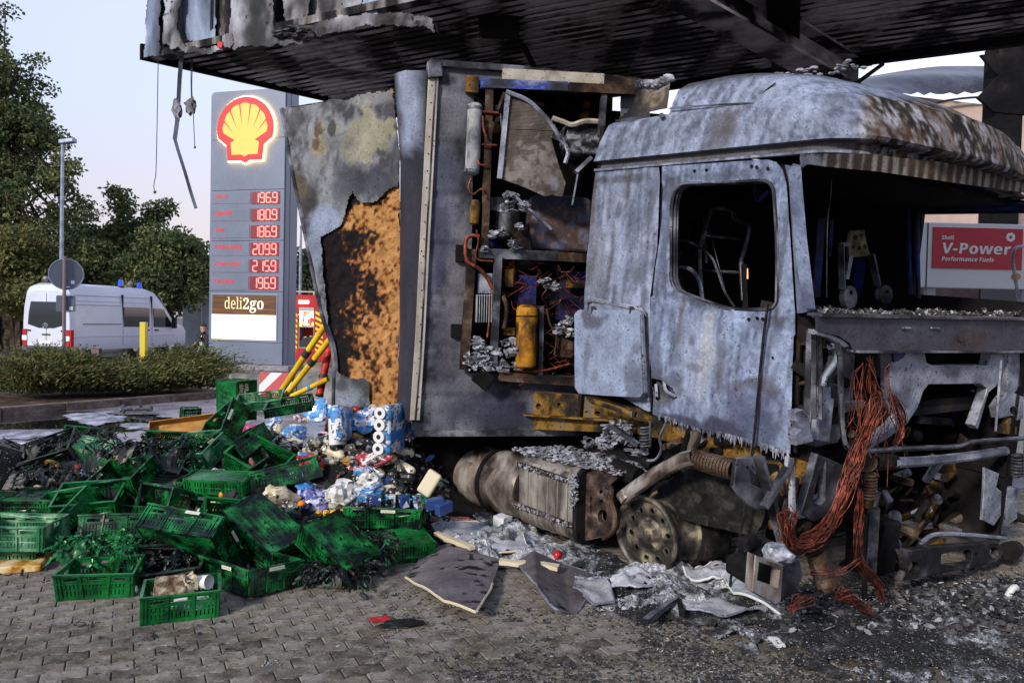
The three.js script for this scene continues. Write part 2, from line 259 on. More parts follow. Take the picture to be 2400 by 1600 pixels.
// ---------- kerb and planted bed ----------
const matKerb = mottle([[0, [78, 66, 60]], [.5, [104, 90, 84]], [1, [130, 116, 110]]], { size: 1, px: 256, fx: 5, fy: 5, grain: 12 });
const kerbA = G(-170, 985), kerbB = G(560, 926), kd = kerbB.clone().sub(kerbA).normalize(), kn = V(kd.z, 0, -kd.x); if (kn.z > 0) kn.negate(); // kn points away from the camera
{
  const k = thing('kerb', 'brown stone kerb along the front of the low hedge', 'kerb', kerbA.clone().setY(-.03)); k.userData.kind = 'structure';
  const n = Math.floor(kerbA.distanceTo(kerbB) / 1.0); for (let i = 0; i < n; i++) { const a = kerbA.clone().addScaledVector(kd, i * 1.0), b = kerbA.clone().addScaledVector(kd, i * 1.0 + .988); a.y = b.y = .05; part(k, i ? 'kerb_stone_' + String(i).padStart(3, '0') : 'kerb_stone', bar(a, b, .16, .15, V(0, 1, 0), .018), matKerb); }
  const bed = kerbA.clone().add(kerbB).multiplyScalar(.5).addScaledVector(kn, 1.7); const g = new THREE.BoxGeometry(kerbA.distanceTo(kerbB), .1, 3.2).rotateY(Math.atan2(-kd.z, kd.x)).translate(bed.x, .02, bed.z);
  structure('planting_bed', 'brown soil bed under the low hedge', g, mottle([[0, [48, 36, 30]], [.6, [80, 62, 50]], [1, [110, 90, 72]]], { size: 1, px: 256, fx: 8, fy: 8, grain: 18, bump: .01 }), { category: 'soil' });
}
// ---------- vegetation ----------
const leafGeo = (list) => { // list: [pos, dir(normal), along, len, wid, colour]
  const n = list.length, pos = new Float32Array(n * 12), col = new Float32Array(n * 12), idx = new Uint32Array(n * 6), t = V();
  list.forEach(([p, a, s, len, wid, c], i) => { const q = [[p, 0, 0], [p, .5, .5], [p, 1, 0], [p, .5, -.5]]; q.forEach(([b, u, w], k) => { t.copy(b).addScaledVector(a, u * len).addScaledVector(s, w * wid); pos.set([t.x, t.y, t.z], i * 12 + k * 3); col.set(c, i * 12 + k * 3); }); idx.set([0, 1, 2, 0, 2, 3].map((k) => k + i * 4), i * 6); });
  const g = new THREE.BufferGeometry(); g.setAttribute('position', new THREE.BufferAttribute(pos, 3)); g.setAttribute('color', new THREE.BufferAttribute(col, 3)); g.setIndex(new THREE.BufferAttribute(idx, 1)); g.computeVertexNormals(); return g;
};
const matLeaf = new THREE.MeshPhysicalMaterial({ vertexColors: true, roughness: .75, transmission: .25, thickness: 0, side: THREE.DoubleSide, specularIntensity: .3 });
const matBark = mottle([[0, [40, 32, 26]], [.5, [66, 54, 44]], [1, [92, 80, 66]]], { size: .8, px: 256, fx: 8, fy: 3, grain: 12, bump: .012 });
const rdir = (R) => { const u = R() * 2 - 1, t = R() * 2 * Math.PI, s = Math.sqrt(1 - u * u); return V(s * Math.cos(t), u, s * Math.sin(t)); };
function tree(name, label, base, crowns, o) { // crowns: [centre, rx, ry]
  const { seed = 1, leaves = 12000, leaf = .26, pal = [[.045, .075, .03], [.085, .11, .04]], clump = .9, group, trunk = .22 } = o; const R = rng(seed), T = thing(name, label, 'tree', base, group), list = [], limbs = [];
  const top = crowns.reduce((m, c) => Math.max(m, c[0].y), 0); const trunkTop = V(base.x + (crowns[0][0].x - base.x) * .6, top * .8, base.z + (crowns[0][0].z - base.z) * .6);
  limbs.push(cyl(base.clone(), base.clone().lerp(trunkTop, .5), trunk * 1.25, trunk * .75, 9), cyl(base.clone().lerp(trunkTop, .48), trunkTop, trunk * .76, trunk * .18, 8));
  const vol = crowns.reduce((s, c) => s + c[1] * c[1] * c[2], 0);
  for (const [c, rx, ry] of crowns) {
    const nC = Math.max(6, Math.round(o.clumps * c[3] || (rx * rx * ry / vol) * (o.clumps ?? 70)));
    for (let k = 0; k < nC; k++) {
      const d = rdir(R), q = Math.pow(R(), .38); const cc = c.clone().add(V(d.x * rx * q, d.y * ry * q, d.z * rx * q)); const cr = clump * (.55 + R() * .75); const tone = mix3(pal[0], pal[1], R());
      if (k % 2 === 0) { const s = base.clone().lerp(trunkTop, .35 + .6 * R()); limbs.push(cyl(s, cc, trunk * .22, trunk * .05, 5)); }
      const n = Math.round(leaves / (o.clumps ?? 70) * (.7 + .6 * R()) * (cr * cr) / (clump * clump));
      for (let i = 0; i < n; i++) { const e = rdir(R), qq = Math.pow(R(), .45); const p = cc.clone().add(V(e.x * cr * qq, e.y * cr * qq * .72, e.z * cr * qq)); const a = rdir(R); a.y -= .25; a.normalize(); const s = rdir(R).cross(a).normalize(); const v = .75 + .5 * R(); list.push([p, a, s, leaf * (.7 + .6 * R()), leaf * .62 * (.7 + .6 * R()), [tone[0] * v, tone[1] * v, tone[2] * v]]); }
    }
  }
  const t = new THREE.Mesh(leafGeo(list), matLeaf); t.geometry.translate(-base.x, -base.y, -base.z); t.name = 'crown'; t.castShadow = t.receiveShadow = true; T.add(t);
  part(T, 'trunk', limbs, matBark); return T;
}
const at = (px, py, d) => P(px, py, d), foot = (px, d) => { const p = P(px, 800, d); p.y = -.03; return p; };
const crown = (px, py, d, rx, ry) => [P(px, py, d), rx * d / FOC, ry * d / FOC];
const palMid = [[.05, .076, .03], [.15, .165, .058]], palWarm = [[.075, .095, .032], [.17, .155, .05]], palFar = [[.045, .068, .036], [.075, .102, .05]];
tree('broadleaf_tree', 'tall dark broadleaf tree towering over the white van', foot(30, 33), [crown(-70, 260, 33, 130, 230), crown(30, 430, 33, 115, 215), crown(118, 470, 32.5, 72, 110), crown(58, 240, 33, 68, 120), crown(0, 110, 33, 36, 90), crown(-40, 20, 33, 50, 80), crown(80, 640, 33, 105, 80), crown(160, 410, 33, 36, 40), crown(100, 330, 33, 40, 60)], { seed: 3, leaves: 44000, clumps: 330, leaf: .18, clump: .6, pal: palMid, trunk: .38 });
tree('small_tree', 'yellowish green bushy tree beside the lamp post', foot(45, 30), [crown(40, 600, 30, 80, 75), crown(55, 690, 30, 90, 60)], { seed: 4, leaves: 15000, clumps: 90, leaf: .17, clump: .6, pal: palWarm, trunk: .16 });
tree('broadleaf_tree', 'spiky topped young tree behind the round sign', foot(290, 36), [crown(280, 495, 36, 34, 55), crown(365, 500, 36, 26, 42), crown(300, 560, 36, 75, 40), crown(300, 610, 36, 110, 62)], { seed: 5, leaves: 16000, clumps: 95, leaf: .2, clump: .58, pal: palMid });
tree('broadleaf_tree', 'rounded green tree standing behind the van roof', foot(375, 33), [crown(390, 625, 33, 82, 95), crown(330, 670, 33, 80, 60), crown(430, 650, 33, 52, 70), crown(230, 650, 34, 60, 80)], { seed: 6, leaves: 26000, clumps: 150, leaf: .19, clump: .62, pal: palMid });
tree('broadleaf_tree', 'grey green tree filling the gap by the tall tree', foot(190, 40), [crown(190, 600, 40, 80, 95), crown(170, 690, 40, 90, 60)], { seed: 7, leaves: 12000, clumps: 90, leaf: .26, clump: .85, pal: palFar });
for (const [px, py, d, rx, ry, s, l] of [[455, 625, 55, 42, 65, 8, 'dark far tree at the left side of the tall price sign'], [520, 640, 60, 60, 60, 9, 'dark far tree hidden behind the tall price sign'], [716, 645, 58, 30, 65, 10, 'dark far tree between the price sign and the torn panel'], [640, 650, 62, 50, 55, 12, 'dark far tree behind the red fire engine'], [400, 590, 58, 60, 50, 14, 'dark far tree rising behind the rounded green tree']]) tree('distant_tree', l, foot(px, d), [crown(px, py, d, rx, ry), crown(px, py + 60, d, rx * 1.3, ry * .8)], { seed: s, leaves: 9000, clumps: 60, leaf: .36, clump: 1.05, pal: palFar, group: 'trees along the far edge of the road' });
{ // low arching hedge
  const R = rng(21), list = [], c0 = G(40, 946).addScaledVector(kn, .42), c1 = G(500, 925).addScaledVector(kn, .42), d = c1.clone().sub(c0), Lh = d.length(); d.normalize(); const stems = [];
  for (let k = 0; k < 4200; k++) {
    const t = R(), w = (R() * 2 - 1); const root = c0.clone().addScaledVector(d, t * Lh).addScaledVector(kn, w * .62); root.y = .05; const hgt = (.62 + .4 * R()) * (1 - .25 * Math.abs(w)) * (.85 + .15 * Math.sin(t * 9)); const out = V(0, 0, 0).addScaledVector(kn, w * .9 - .42 + (R() - .5) * .8).addScaledVector(d, (R() - .5) * 1.3 + (t < .08 ? -.5 : t > .92 ? .5 : 0)); const reach = .25 + .5 * R();
    const n = 17, c = R() < .12 ? [.15, .1, .045] : mix3([.06, .085, .026], [.17, .17, .055], R()); let prev = null;
    for (let i = 2; i <= n; i++) { const s = i / n; const p = root.clone().addScaledVector(out, reach * s * s); p.y += hgt * (1.7 * s - .95 * s * s * s * (.6 + .8 * ((k * 7) % 11) / 11)); const side = V(R() - .5, R() * .5, R() - .5).normalize(), dir = out.clone().multiplyScalar(.8).add(V(0, .55 - s * .6, 0)).addScaledVector(side, .9).normalize(); const v = .7 + .6 * R(); list.push([p, dir, dir.clone().cross(rdir(R)).normalize(), .07 + .05 * R(), .018 + .014 * R(), [c[0] * v, c[1] * v, c[2] * v]]); if (k % 5 === 0 && prev && i % 3 === 0) stems.push(cyl(prev, p, .004, .003, 3)); if (i % 3 === 0) prev = p; }
  }
  const b = c0.clone().lerp(c1, .5).setY(.03), H = thing('hedge', 'low arching green hedge growing behind the brown kerb', 'hedge', b), m = new THREE.Mesh(leafGeo(list), matLeaf); m.geometry.translate(-b.x, -b.y, -b.z); m.name = 'foliage'; m.castShadow = m.receiveShadow = true; H.add(m); part(H, 'stem', stems, matBark, { kind: 'stuff' });
  // clipped dark hedge beside the van
  const a0 = foot(-60, 33), l2 = [], R2 = rng(8); for (let i = 0; i < 9000; i++) { const p = a0.clone().add(V(R2() * 1.5 - .2, R2() * 1.72, R2() * 2 - 1)); l2.push([p, rdir(R2), rdir(R2), .12, .08, mix3([.025, .04, .02], [.05, .07, .03], R2())]); }
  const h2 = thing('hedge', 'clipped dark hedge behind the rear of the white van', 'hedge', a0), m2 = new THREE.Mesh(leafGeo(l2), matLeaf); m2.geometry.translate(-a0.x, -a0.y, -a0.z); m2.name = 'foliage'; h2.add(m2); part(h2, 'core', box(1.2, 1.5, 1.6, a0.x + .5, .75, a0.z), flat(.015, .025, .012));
}
// small pale building at the far side of the road
{
  const d = 40, a = P(428, 700, d), b = P(520, 770, d), T = thing('service_building', 'small pale flat roofed building between the van and the price sign', 'building', V((a.x + b.x) / 2, -.03, -d));
  part(T, 'wall', box(b.x - a.x + 2, a.y + .03, 3, (a.x + b.x) / 2 + 1, (a.y - .03) / 2, -d - 1.5), mottle([[0, [150, 150, 154]], [1, [186, 184, 186]]], { size: 3, px: 256, fx: 4, fy: 4, grain: 6 }));
  part(T, 'roof', box(b.x - a.x + 2.4, .18, 3.4, (a.x + b.x) / 2 + 1, a.y + .1, -d - 1.5), flat(.35, .36, .38)); part(T, 'downpipe', cyl(V(a.x + 1, 0, -d + .06), V(a.x + 1, a.y, -d + .06), .05), flat(.4, .4, .42, .5, .5));
}
// ---------- price sign ----------
const glow = (r, g, b, k = 1) => new THREE.MeshStandardMaterial({ color: 0x111111, emissive: new THREE.Color().setRGB(r, g, b), emissiveIntensity: k, roughness: .5 });
const matPylon = mottle([[0, [101, 107, 124]], [.5, [107, 114, 131]], [1, [113, 120, 138]]], { size: 3, px: 256, fx: 3, fy: 3, grain: 3, rough: .38, bump: 0, metal: .15 });
const matPylonSide = flat(.26, .28, .34, .35, .4), matPylonTrim = flat(.15, .16, .2, .4, .5);
{
  const o = P(574, 858, 24.8); o.y = 0; const fr = new Frame(o, V(.966, 0, .26), V(0, 1, 0));
  const T = thing('price_sign', 'tall grey fuel price sign with glowing red prices and scallop emblem', 'price sign', o.clone());
  const q = (x, y, z = 0) => fr.px(x, y, z), xl = q(491, 560)[0], xr = q(664, 560)[0], top = q(500, 216)[1], D = .75;
  const yl = (y) => q(578, y)[1]; const rows = [yl(853), yl(801), yl(683), yl(564), yl(445), yl(325), top];
  part(T, 'core', fbox(fr, xl + .04, xr - .04, -.02, top - .03, -D + .02, -.05), matPylonTrim);
  rows.slice(0, -1).forEach((y, i) => { const y1 = rows[i + 1]; if (i === 5) { const pts = [[xl, y + .006], [xr, y + .006], [xr, y1]]; for (let k = 0; k <= 6; k++) { const a = Math.PI / 2 + k / 6 * Math.PI / 2; pts.push([xl + .16 + .16 * Math.cos(a), y1 - .16 + .16 * Math.sin(a)]); } part(T, 'front_panel', plate(fr, pts, [], 0, .06, .004), matPylon); } else part(T, 'front_panel', fbox(fr, xl, xr, y + .006, y1 - .006, -.06, 0, .006), matPylon); });
  part(T, 'side_panel', fbox(fr, xr - .02, xr + .02, 0, top - .03, -D * .42, -.062), matPylon); part(T, 'side_panel', fbox(fr, xr - .02, xr + .03, 0, top - .02, -D, -D * .43), matPylon);
  part(T, 'plinth', fbox(fr, xl - .1, xr + .3, -.05, .02 + rows[0] * .8, -D - .1, .12, .02), mottle([[0, [110, 108, 112]], [1, [140, 136, 140]]], { size: 2, px: 128, fx: 4, fy: 4 }));
  // scallop emblem: halo box, red shell, yellow rays
  const [ex, ey] = q(579, 303), S = (q(645, 303)[0] - q(513, 303)[0]) / 2; const arc = (r, a0, a1, n, sy = 1) => Array.from({ length: n + 1 }, (_, i) => { const a = mix(a0, a1, i / n); return [r * Math.cos(a), r * Math.sin(a) * sy]; });
  const shell = (k, drop) => { const o2 = []; for (const [x, y] of arc(k, -.29, Math.PI + .29, 26, .98)) o2.push([x, y]); o2.push([-.66 * k, -.5 * k], [-.6 * k, -.98 * drop], [-.16 * k, -.98 * drop], [0, -1.06 * drop], [.16 * k, -.98 * drop], [.6 * k, -.98 * drop], [.66 * k, -.5 * k]); return o2.map(([x, y]) => [ex + x * S, ey + y * S]); };
  const em = part(T, 'emblem', plate(fr, shell(1, 1), [], .13, .05, .008), glow(.74, .004, .006, 1), { label: 'glowing red and yellow scallop emblem' });
  part(em, 'halo', plate(fr, shell(1.035, 1.045), [], .075, .025), glow(1, .6, .2, 11));
  part(em, 'yellow_base', plate(fr, [[-.5, -.42], [-.46, -.8], [-.12, -.8], [0, -.87], [.12, -.8], [.46, -.8], [.5, -.42], [.2, -.28], [-.2, -.28]].map(([x, y]) => [ex + x * S, ey + y * S]), [], .135, .03), glow(.92, .72, .12, .95));
  for (let k = 0; k < 7; k++) { // seven rays between red grooves
    const a0 = mix(Math.PI + .2, -.2, k / 7) - .036, a1 = mix(Math.PI + .2, -.2, (k + 1) / 7) + .036, pts = [], c = [0, -.62]; const rad = (a) => { // distance from the hinge to the rim
      const dx = Math.cos(a), dy = Math.sin(a); const b = dy * .62, R = .81; const disc = b * b - (.62 * .62 - R * R); return b + Math.sqrt(Math.max(.01, disc)); };
    const hingeA = (t) => mix(a0, a1, t); const A = [];
    for (let i = 0; i <= 8; i++) { const aa = hingeA(i / 8); const p = [Math.cos(aa) * .765, Math.sin(aa) * .765]; const bulge = 1 + .03 * Math.sin(i / 8 * Math.PI); A.push([p[0] * bulge, p[1] * bulge]); }
    const i0 = Math.sin((k - 3) / 7 * 1.0) * .44; pts.push([i0 - .046, -.42], ...A, [i0 + .046, -.42]); part(em, 'yellow_ray', plate(fr, pts.map(([x, y]) => [ex + x * S, ey + y * S]), [], .136, .03), glow(.92, .72, .12, .95));
  }
  // price rows
  const names = ['Diesel', 'Super E10', 'Super', 'V-Power Racing', 'V-Power Diesel', 'Truck Diesel'], prices = ['196.9', '180.9', '186.9', '209.9', '215.9', '196.9'], ys = [[448, 478], [488, 518], [527, 558], [568, 599], [608, 638], [648, 678]];
  const segs = { 0: 'abcdef', 1: 'bc', 2: 'abged', 5: 'afgcd', 6: 'afgedc', 8: 'abcdefg', 9: 'abcdfg' }; const matRed = glow(1, .2, .17, 2.4), matRedT = glow(.9, .03, .05, .8), matDisp = new THREE.MeshStandardMaterial({ color: new THREE.Color(.02, .004, .006), emissive: new THREE.Color(.22, .0, .012), emissiveIntensity: 1, roughness: .4 });
  const matFrameP = flat(.14, .155, .2, .5, .2);
  ys.forEach(([y0, y1], i) => {
    const dx = -(y0 - 448) * .021, a = q(588 + dx, y1, .02), b = q(655 + dx, y0, .02), disp = part(T, 'price_display', fbox(fr, a[0], b[0], a[1], b[1], -.02, .022), matDisp); const h = (b[1] - a[1]) * .8, w = (b[0] - a[0]) * .15, y = a[1] + (b[1] - a[1]) * .1, t = .036; let x = a[0] + (b[0] - a[0]) * .11;
    const l0 = q(499 + dx, y1, .012), l1 = q(586 + dx, y0, .012); const lp = part(T, 'label_plate', fbox(fr, l0[0], l1[0], l0[1], l1[1], -.01, .012), matFrameP);
    part(lp, 'label_face', fbox(fr, l0[0] + .012, l1[0] - .012, l0[1] + .012, l1[1] - .012, .0, .015), matPylon);
    part(lp, 'lettering', text(fr, names[i], fontBold, .15, l0[0] + .1, l1[1] - .21, .016, { w: [.42, .58, .34, .98, .96, .75][i], depth: .006 }), matRedT);
    for (const ch of prices[i]) {
      if (ch === '.') { part(disp, 'decimal_point', fbox(fr, x - .03, x + .012, y, y + t, .022, .032), matRed); x += .015; continue; }
      const s = segs[ch], B = []; const X0 = x, X1 = x + w, Y0 = y, Ym = y + h / 2, Y1 = y + h; const hb = (Y) => fbox(fr, X0 + t * .35, X1 - t * .35, Y - t / 2, Y + t / 2, .022, .034), vb = (X, p, r) => fbox(fr, X - t / 2, X + t / 2, p + t * .2, r - t * .2, .022, .033);
      if (s.includes('a')) B.push(hb(Y1)); if (s.includes('g')) B.push(hb(Ym)); if (s.includes('d')) B.push(hb(Y0)); if (s.includes('f')) B.push(vb(X0, Ym, Y1)); if (s.includes('e')) B.push(vb(X0, Y0, Ym)); if (s.includes('b')) B.push(vb(X1, Ym, Y1)); if (s.includes('c')) B.push(vb(X1, Y0, Ym)); part(disp, 'digit', B, matRed); x += w * 1.42;
    }
  });
  // lit shop boards
  const w0 = q(497, 736, .03), w1 = q(646, 693, .03), wood = dataTex(256, 64, (u, v) => { const g = pfbm(u, v, 3, 26, 4, 91), k = .55 + .9 * (g - .4); return [116 * k, 66 * k, 16 * k]; });
  const matWoodLit = new THREE.MeshStandardMaterial({ map: wood, emissiveMap: wood, emissive: new THREE.Color(1, 1, 1), emissiveIntensity: .75, roughness: .4 });
  const bd = part(T, 'shop_board', fbox(fr, w0[0], w1[0], w0[1], w1[1], -.02, .03), matWoodLit, { label: 'lit wooden brown board with shop lettering' }); { const uv = bd.geometry.attributes.uv, p = bd.geometry.attributes.position; for (let i = 0; i < uv.count; i++) uv.setXY(i, uv.getX(i) / 2.2, uv.getY(i) / .6); }
  const tw = w1[0] - w0[0]; part(bd, 'lettering', text(fr, 'deli', fontSerif, .36, w0[0] + tw * .19, w0[1] + .19, .032, { w: tw * .28 }), glow(1, .86, .42, 1.1)); part(bd, 'lettering', text(fr, '2go', fontSerifB, .36, w0[0] + tw * .485, w0[1] + .19, .032, { w: tw * .32 }), glow(1, .93, .7, 1.25));
  const s0 = q(495, 793, .03), s1 = q(645, 738, .03); part(T, 'light_panel', fbox(fr, s0[0], s1[0], s0[1], s1[1] - .01, -.02, .03), glow(1, .86, .62, 1.7), { label: 'glowing blank white panel' });
  const L = new THREE.RectAreaLight(new THREE.Color(1, .88, .7), 2.2, s1[0] - s0[0], s1[1] - s0[1]); L.name = 'panel_light'; L.position.copy(fr.at((s0[0] + s1[0]) / 2, (s0[1] + s1[1]) / 2, .05).sub(o)); L.lookAt(fr.ez.clone().add(L.position)); T.add(L); // faces out of the board
  part(T, 'frame', plate(fr, [[w0[0] - .05, s0[1] - .06], [w1[0] + .05, s0[1] - .06], [w1[0] + .05, w1[1] + .06], [w0[0] - .05, w1[1] + .06]], [[[w0[0] - .015, s0[1] - .02], [w1[0] + .015, s0[1] - .02], [w1[0] + .015, w1[1] + .02], [w0[0] - .015, w1[1] + .02]]], .02, .03), matPylonSide);
}
// ---------- white van ----------
{
  const D = 26, c = P(165, 800, D); c.y = -.03; const hd = V(.21, 0, -.978).normalize(); const fr = new Frame(c, hd, V(0, 1, 0)); // x forward, y up, z to the side that shows
  if (fr.ez.x < 0) { /* side normal must face right/camera */ } const T = thing('police_van', 'white high roofed van with blue roof beacons behind the hedge', 'van', c.clone());
  const paint = mottle([[0, [190, 193, 207]], [1, [200, 203, 216]]], { size: 3, px: 128, fx: 3, fy: 3, grain: 3, rough: .3, bump: 0, extra: {} }); const glass = new THREE.MeshPhysicalMaterial({ color: new THREE.Color(.012, .016, .018), roughness: .05, clearcoat: 1 }), black = flat(.012, .012, .014, .6), chrome = flat(.6, .6, .62, .25, .9), redL = new THREE.MeshPhysicalMaterial({ color: new THREE.Color(.38, .01, .015), roughness: .15, clearcoat: 1 }), white = flat(.75, .75, .78, .2), blue = new THREE.MeshPhysicalMaterial({ color: new THREE.Color(.02, .08, .6), roughness: .12, clearcoat: 1, emissive: new THREE.Color(.01, .05, .4), emissiveIntensity: .25 });
  const Ln = 6.4, W = 1.96; // loft of cross-sections along the length
  const sec = (x, roof, floor, halfW, tuck) => { const o = []; const n = 18; const zc = -W / 2; const pts = [[halfW, floor + .12], [halfW + .0, floor + .5], [halfW, 1.05], [halfW * .995, 1.35], [halfW * (1 - tuck * .35), (1.35 + roof) / 2], [halfW * (1 - tuck), roof - .22], [halfW * (1 - tuck * 1.5) - .06, roof - .06], [halfW * (1 - tuck * 1.6) - .22, roof], [0, roof + .02]]; for (const [z, y] of pts) o.push([x, Math.max(floor, Math.min(y, roof + .02)), zc + z]); for (let i = pts.length - 2; i >= 0; i--) o.push([x, Math.max(floor, Math.min(pts[i][1], roof + .02)), zc - pts[i][0]]); o.push([x, floor, zc - halfW + .05], [x, floor, zc + halfW - .05]); return o; };
  const S = [sec(0.0, 2.42, .5, .93, .12), sec(.07, 2.62, .42, .97, .12), sec(.3, 2.70, .4, .98, .11), sec(2.2, 2.72, .4, .98, .10), sec(4.0, 2.70, .4, .98, .10), sec(4.45, 2.62, .4, .98, .11), sec(4.85, 2.36, .4, .98, .12), sec(5.25, 1.86, .4, .98, .10), sec(5.5, 1.45, .4, .97, .06), sec(6.1, 1.22, .4, .93, .05), sec(6.38, 1.0, .45, .85, .04)];
  const pos = [], idx = [], n = S[0].length; for (const s of S) for (const p of s) pos.push(...p); for (let i = 0; i < S.length - 1; i++) for (let j = 0; j < n; j++) { const k = (j + 1) % n, a = i * n + j, b = i * n + k; idx.push(a, b, a + n, b, b + n, a + n); } for (const [i, f] of [[0, 1], [S.length - 1, 0]]) { for (let j = 1; j < n - 1; j++) f ? idx.push(i * n, i * n + j, i * n + j + 1) : idx.push(i * n, i * n + j + 1, i * n + j); }
  const g = new THREE.BufferGeometry(); g.setAttribute('position', new THREE.Float32BufferAttribute(pos, 3)); g.setIndex(idx); g.applyMatrix4(fr.m); part(T, 'body', g, paint, { smooth: .55 });
  const side = (x0, x1, y0, y1, z, th, m, name, pr = T, r = .05, sk = 0) => part(pr, name, plate(fr, rrect(x0, y0, x1, y1, r).map(([x, y]) => [x + sk * (y - y0), y]), [], z, th, .004), m);
  side(2.55, 3.95, 1.22, 1.95, .012, .03, glass, 'side_window'); const dw = [[4.2, 1.2], [5.35, 1.2], [5.28, 1.36], [4.78, 1.92], [4.2, 1.94]]; part(T, 'door_window', plate(fr, dw, [], .01, .03, .004), glass);
  for (const [x0, x1, y] of [[.25, 3.9, 2.3], [.3, 3.9, 2.1], [.2, 2.4, 1.98]]) part(T, 'crease', fbox(fr, x0, x1, y, y + .02, -.06, -.02 - (y - 2) * .2), flat(.4, .4, .45)); part(T, 'slide_rail', fbox(fr, .55, 2.4, 1.3, 1.335, -.01, .018), flat(.2, .2, .21)); part(T, 'trim_strip', fbox(fr, .1, 5.5, .86, .9, -.01, .012), flat(.5, .5, .54));
  for (const x of [2.5, 4.1]) part(T, 'door_seam', fbox(fr, x, x + .015, .55, 2.4, -.1, .004), black); for (const x of [4.25, 3.72]) part(T, 'door_handle', fbox(fr, x, x + .22, 1.06, 1.11, 0, .035, .01), black);
  // rear doors: frame looking at the back
  const rf = new Frame(fr.at(-.0, 0, -W / 2), fr.ez.clone(), V(0, 1, 0)); // x to the right of the rear face, z out of the rear
  const rearWin = [[-.74, 1.28], [-.3, 1.16], [.3, 1.16], [.74, 1.28], [.70, 1.7], [.62, 2.06], [-.62, 2.06], [-.70, 1.7]]; part(T, 'rear_window', plate(rf, rearWin, [], .015, .03, .004), glass); part(T, 'rear_door_seam', fbox(rf, -.008, .008, .55, 2.35, -.05, .006), black); part(T, 'rear_handle', fbox(rf, -.16, .16, .92, .965, 0, .03), black); for (const x of [-.7, .66]) part(T, 'hinge', fbox(rf, x - .08, x + .08, 1.04, 1.1, 0, .02, .01), black);
  for (const s of [-1, 1]) { const l = part(T, 'tail_lamp', fbox(rf, s * .86 - .09, s * .86 + .09, .5, 1.12, -.06, .03, .02), redL); part(l, 'clear_band', fbox(rf, s * .86 - .092, s * .86 + .092, .73, .9, -.05, .034), white); if (s > 0) part(l, 'side_wrap', fbox(fr, -.01, .12, .5, 1.12, -.05, .016, .01), redL); }
  part(T, 'emblem', [new THREE.TorusGeometry(.09, .012, 6, 20).translate(-.02, 1.24, .03).applyMatrix4(rf.m), ...[0, 1, 2].map((k) => bar(rf.at(-.02, 1.24, .03), rf.at(-.02 + .09 * Math.sin(k * 2.094), 1.24 + .09 * Math.cos(k * 2.094), .03), .014))], chrome);
  part(T, 'rear_bumper', fbox(rf, -.93, .93, .38, .55, -.1, .08, .03), flat(.09, .09, .1)); part(T, 'number_plate', fbox(rf, -.26, .26, .62, .73, 0, .012), white);
  for (const x of [1.15, 5.35]) for (const z of [-.14, -W + .14]) { const a = fr.at(x, .34, z - .11), b = fr.at(x, .34, z + .11), w = part(T, 'wheel', cyl(a, b, .34, .34, 22), black); part(w, 'rim', cyl(fr.at(x, .34, z + .1), fr.at(x, .34, z + .118), .2, .18, 16), chrome); }
  for (const [x, z, h] of [[.55, -.35, .22], [2.75, -.32, .24], [4.0, -.5, .2]]) { const b = part(T, 'blue_beacon', cyl(fr.at(x, 2.72, z), fr.at(x, 2.72 + h, z), .1, .085, 14), blue); part(b, 'base', cyl(fr.at(x, 2.68, z), fr.at(x, 2.735, z), .12, .12, 14), black); }
  for (const [x, z] of [[.15, -1.15], [3.35, -.38]]) part(T, 'roof_lamp', [cyl(fr.at(x, 2.7, z), fr.at(x, 2.78, z), .03), lump(.1, x, 1, .1).applyMatrix4(new THREE.Matrix4().makeTranslation(...fr.at(x, 2.85, z).toArray()))], flat(.16, .15, .15, .3)); part(T, 'roof_vent', fbox(fr, .22, .6, 2.7, 2.76, -.95, -.65, .02), flat(.08, .06, .06));
  part(T, 'mirror', [fbox(fr, 5.2, 5.32, 1.15, 1.6, .05, .25, .03), bar(fr.at(5.2, 1.25, 0), fr.at(5.25, 1.25, .12), .04)], black); part(T, 'windscreen', plate(new Frame(fr.at(4.72, 2.47, -W / 2), fr.ez.clone().negate(), V(0, 1, 0).addScaledVector(fr.ex, -.72)), [[-.8, -.06], [.8, -.06], [.86, -1.0], [-.86, -1.0]].map(([a, b]) => [a, b]), [], .03, .03), glass);
}
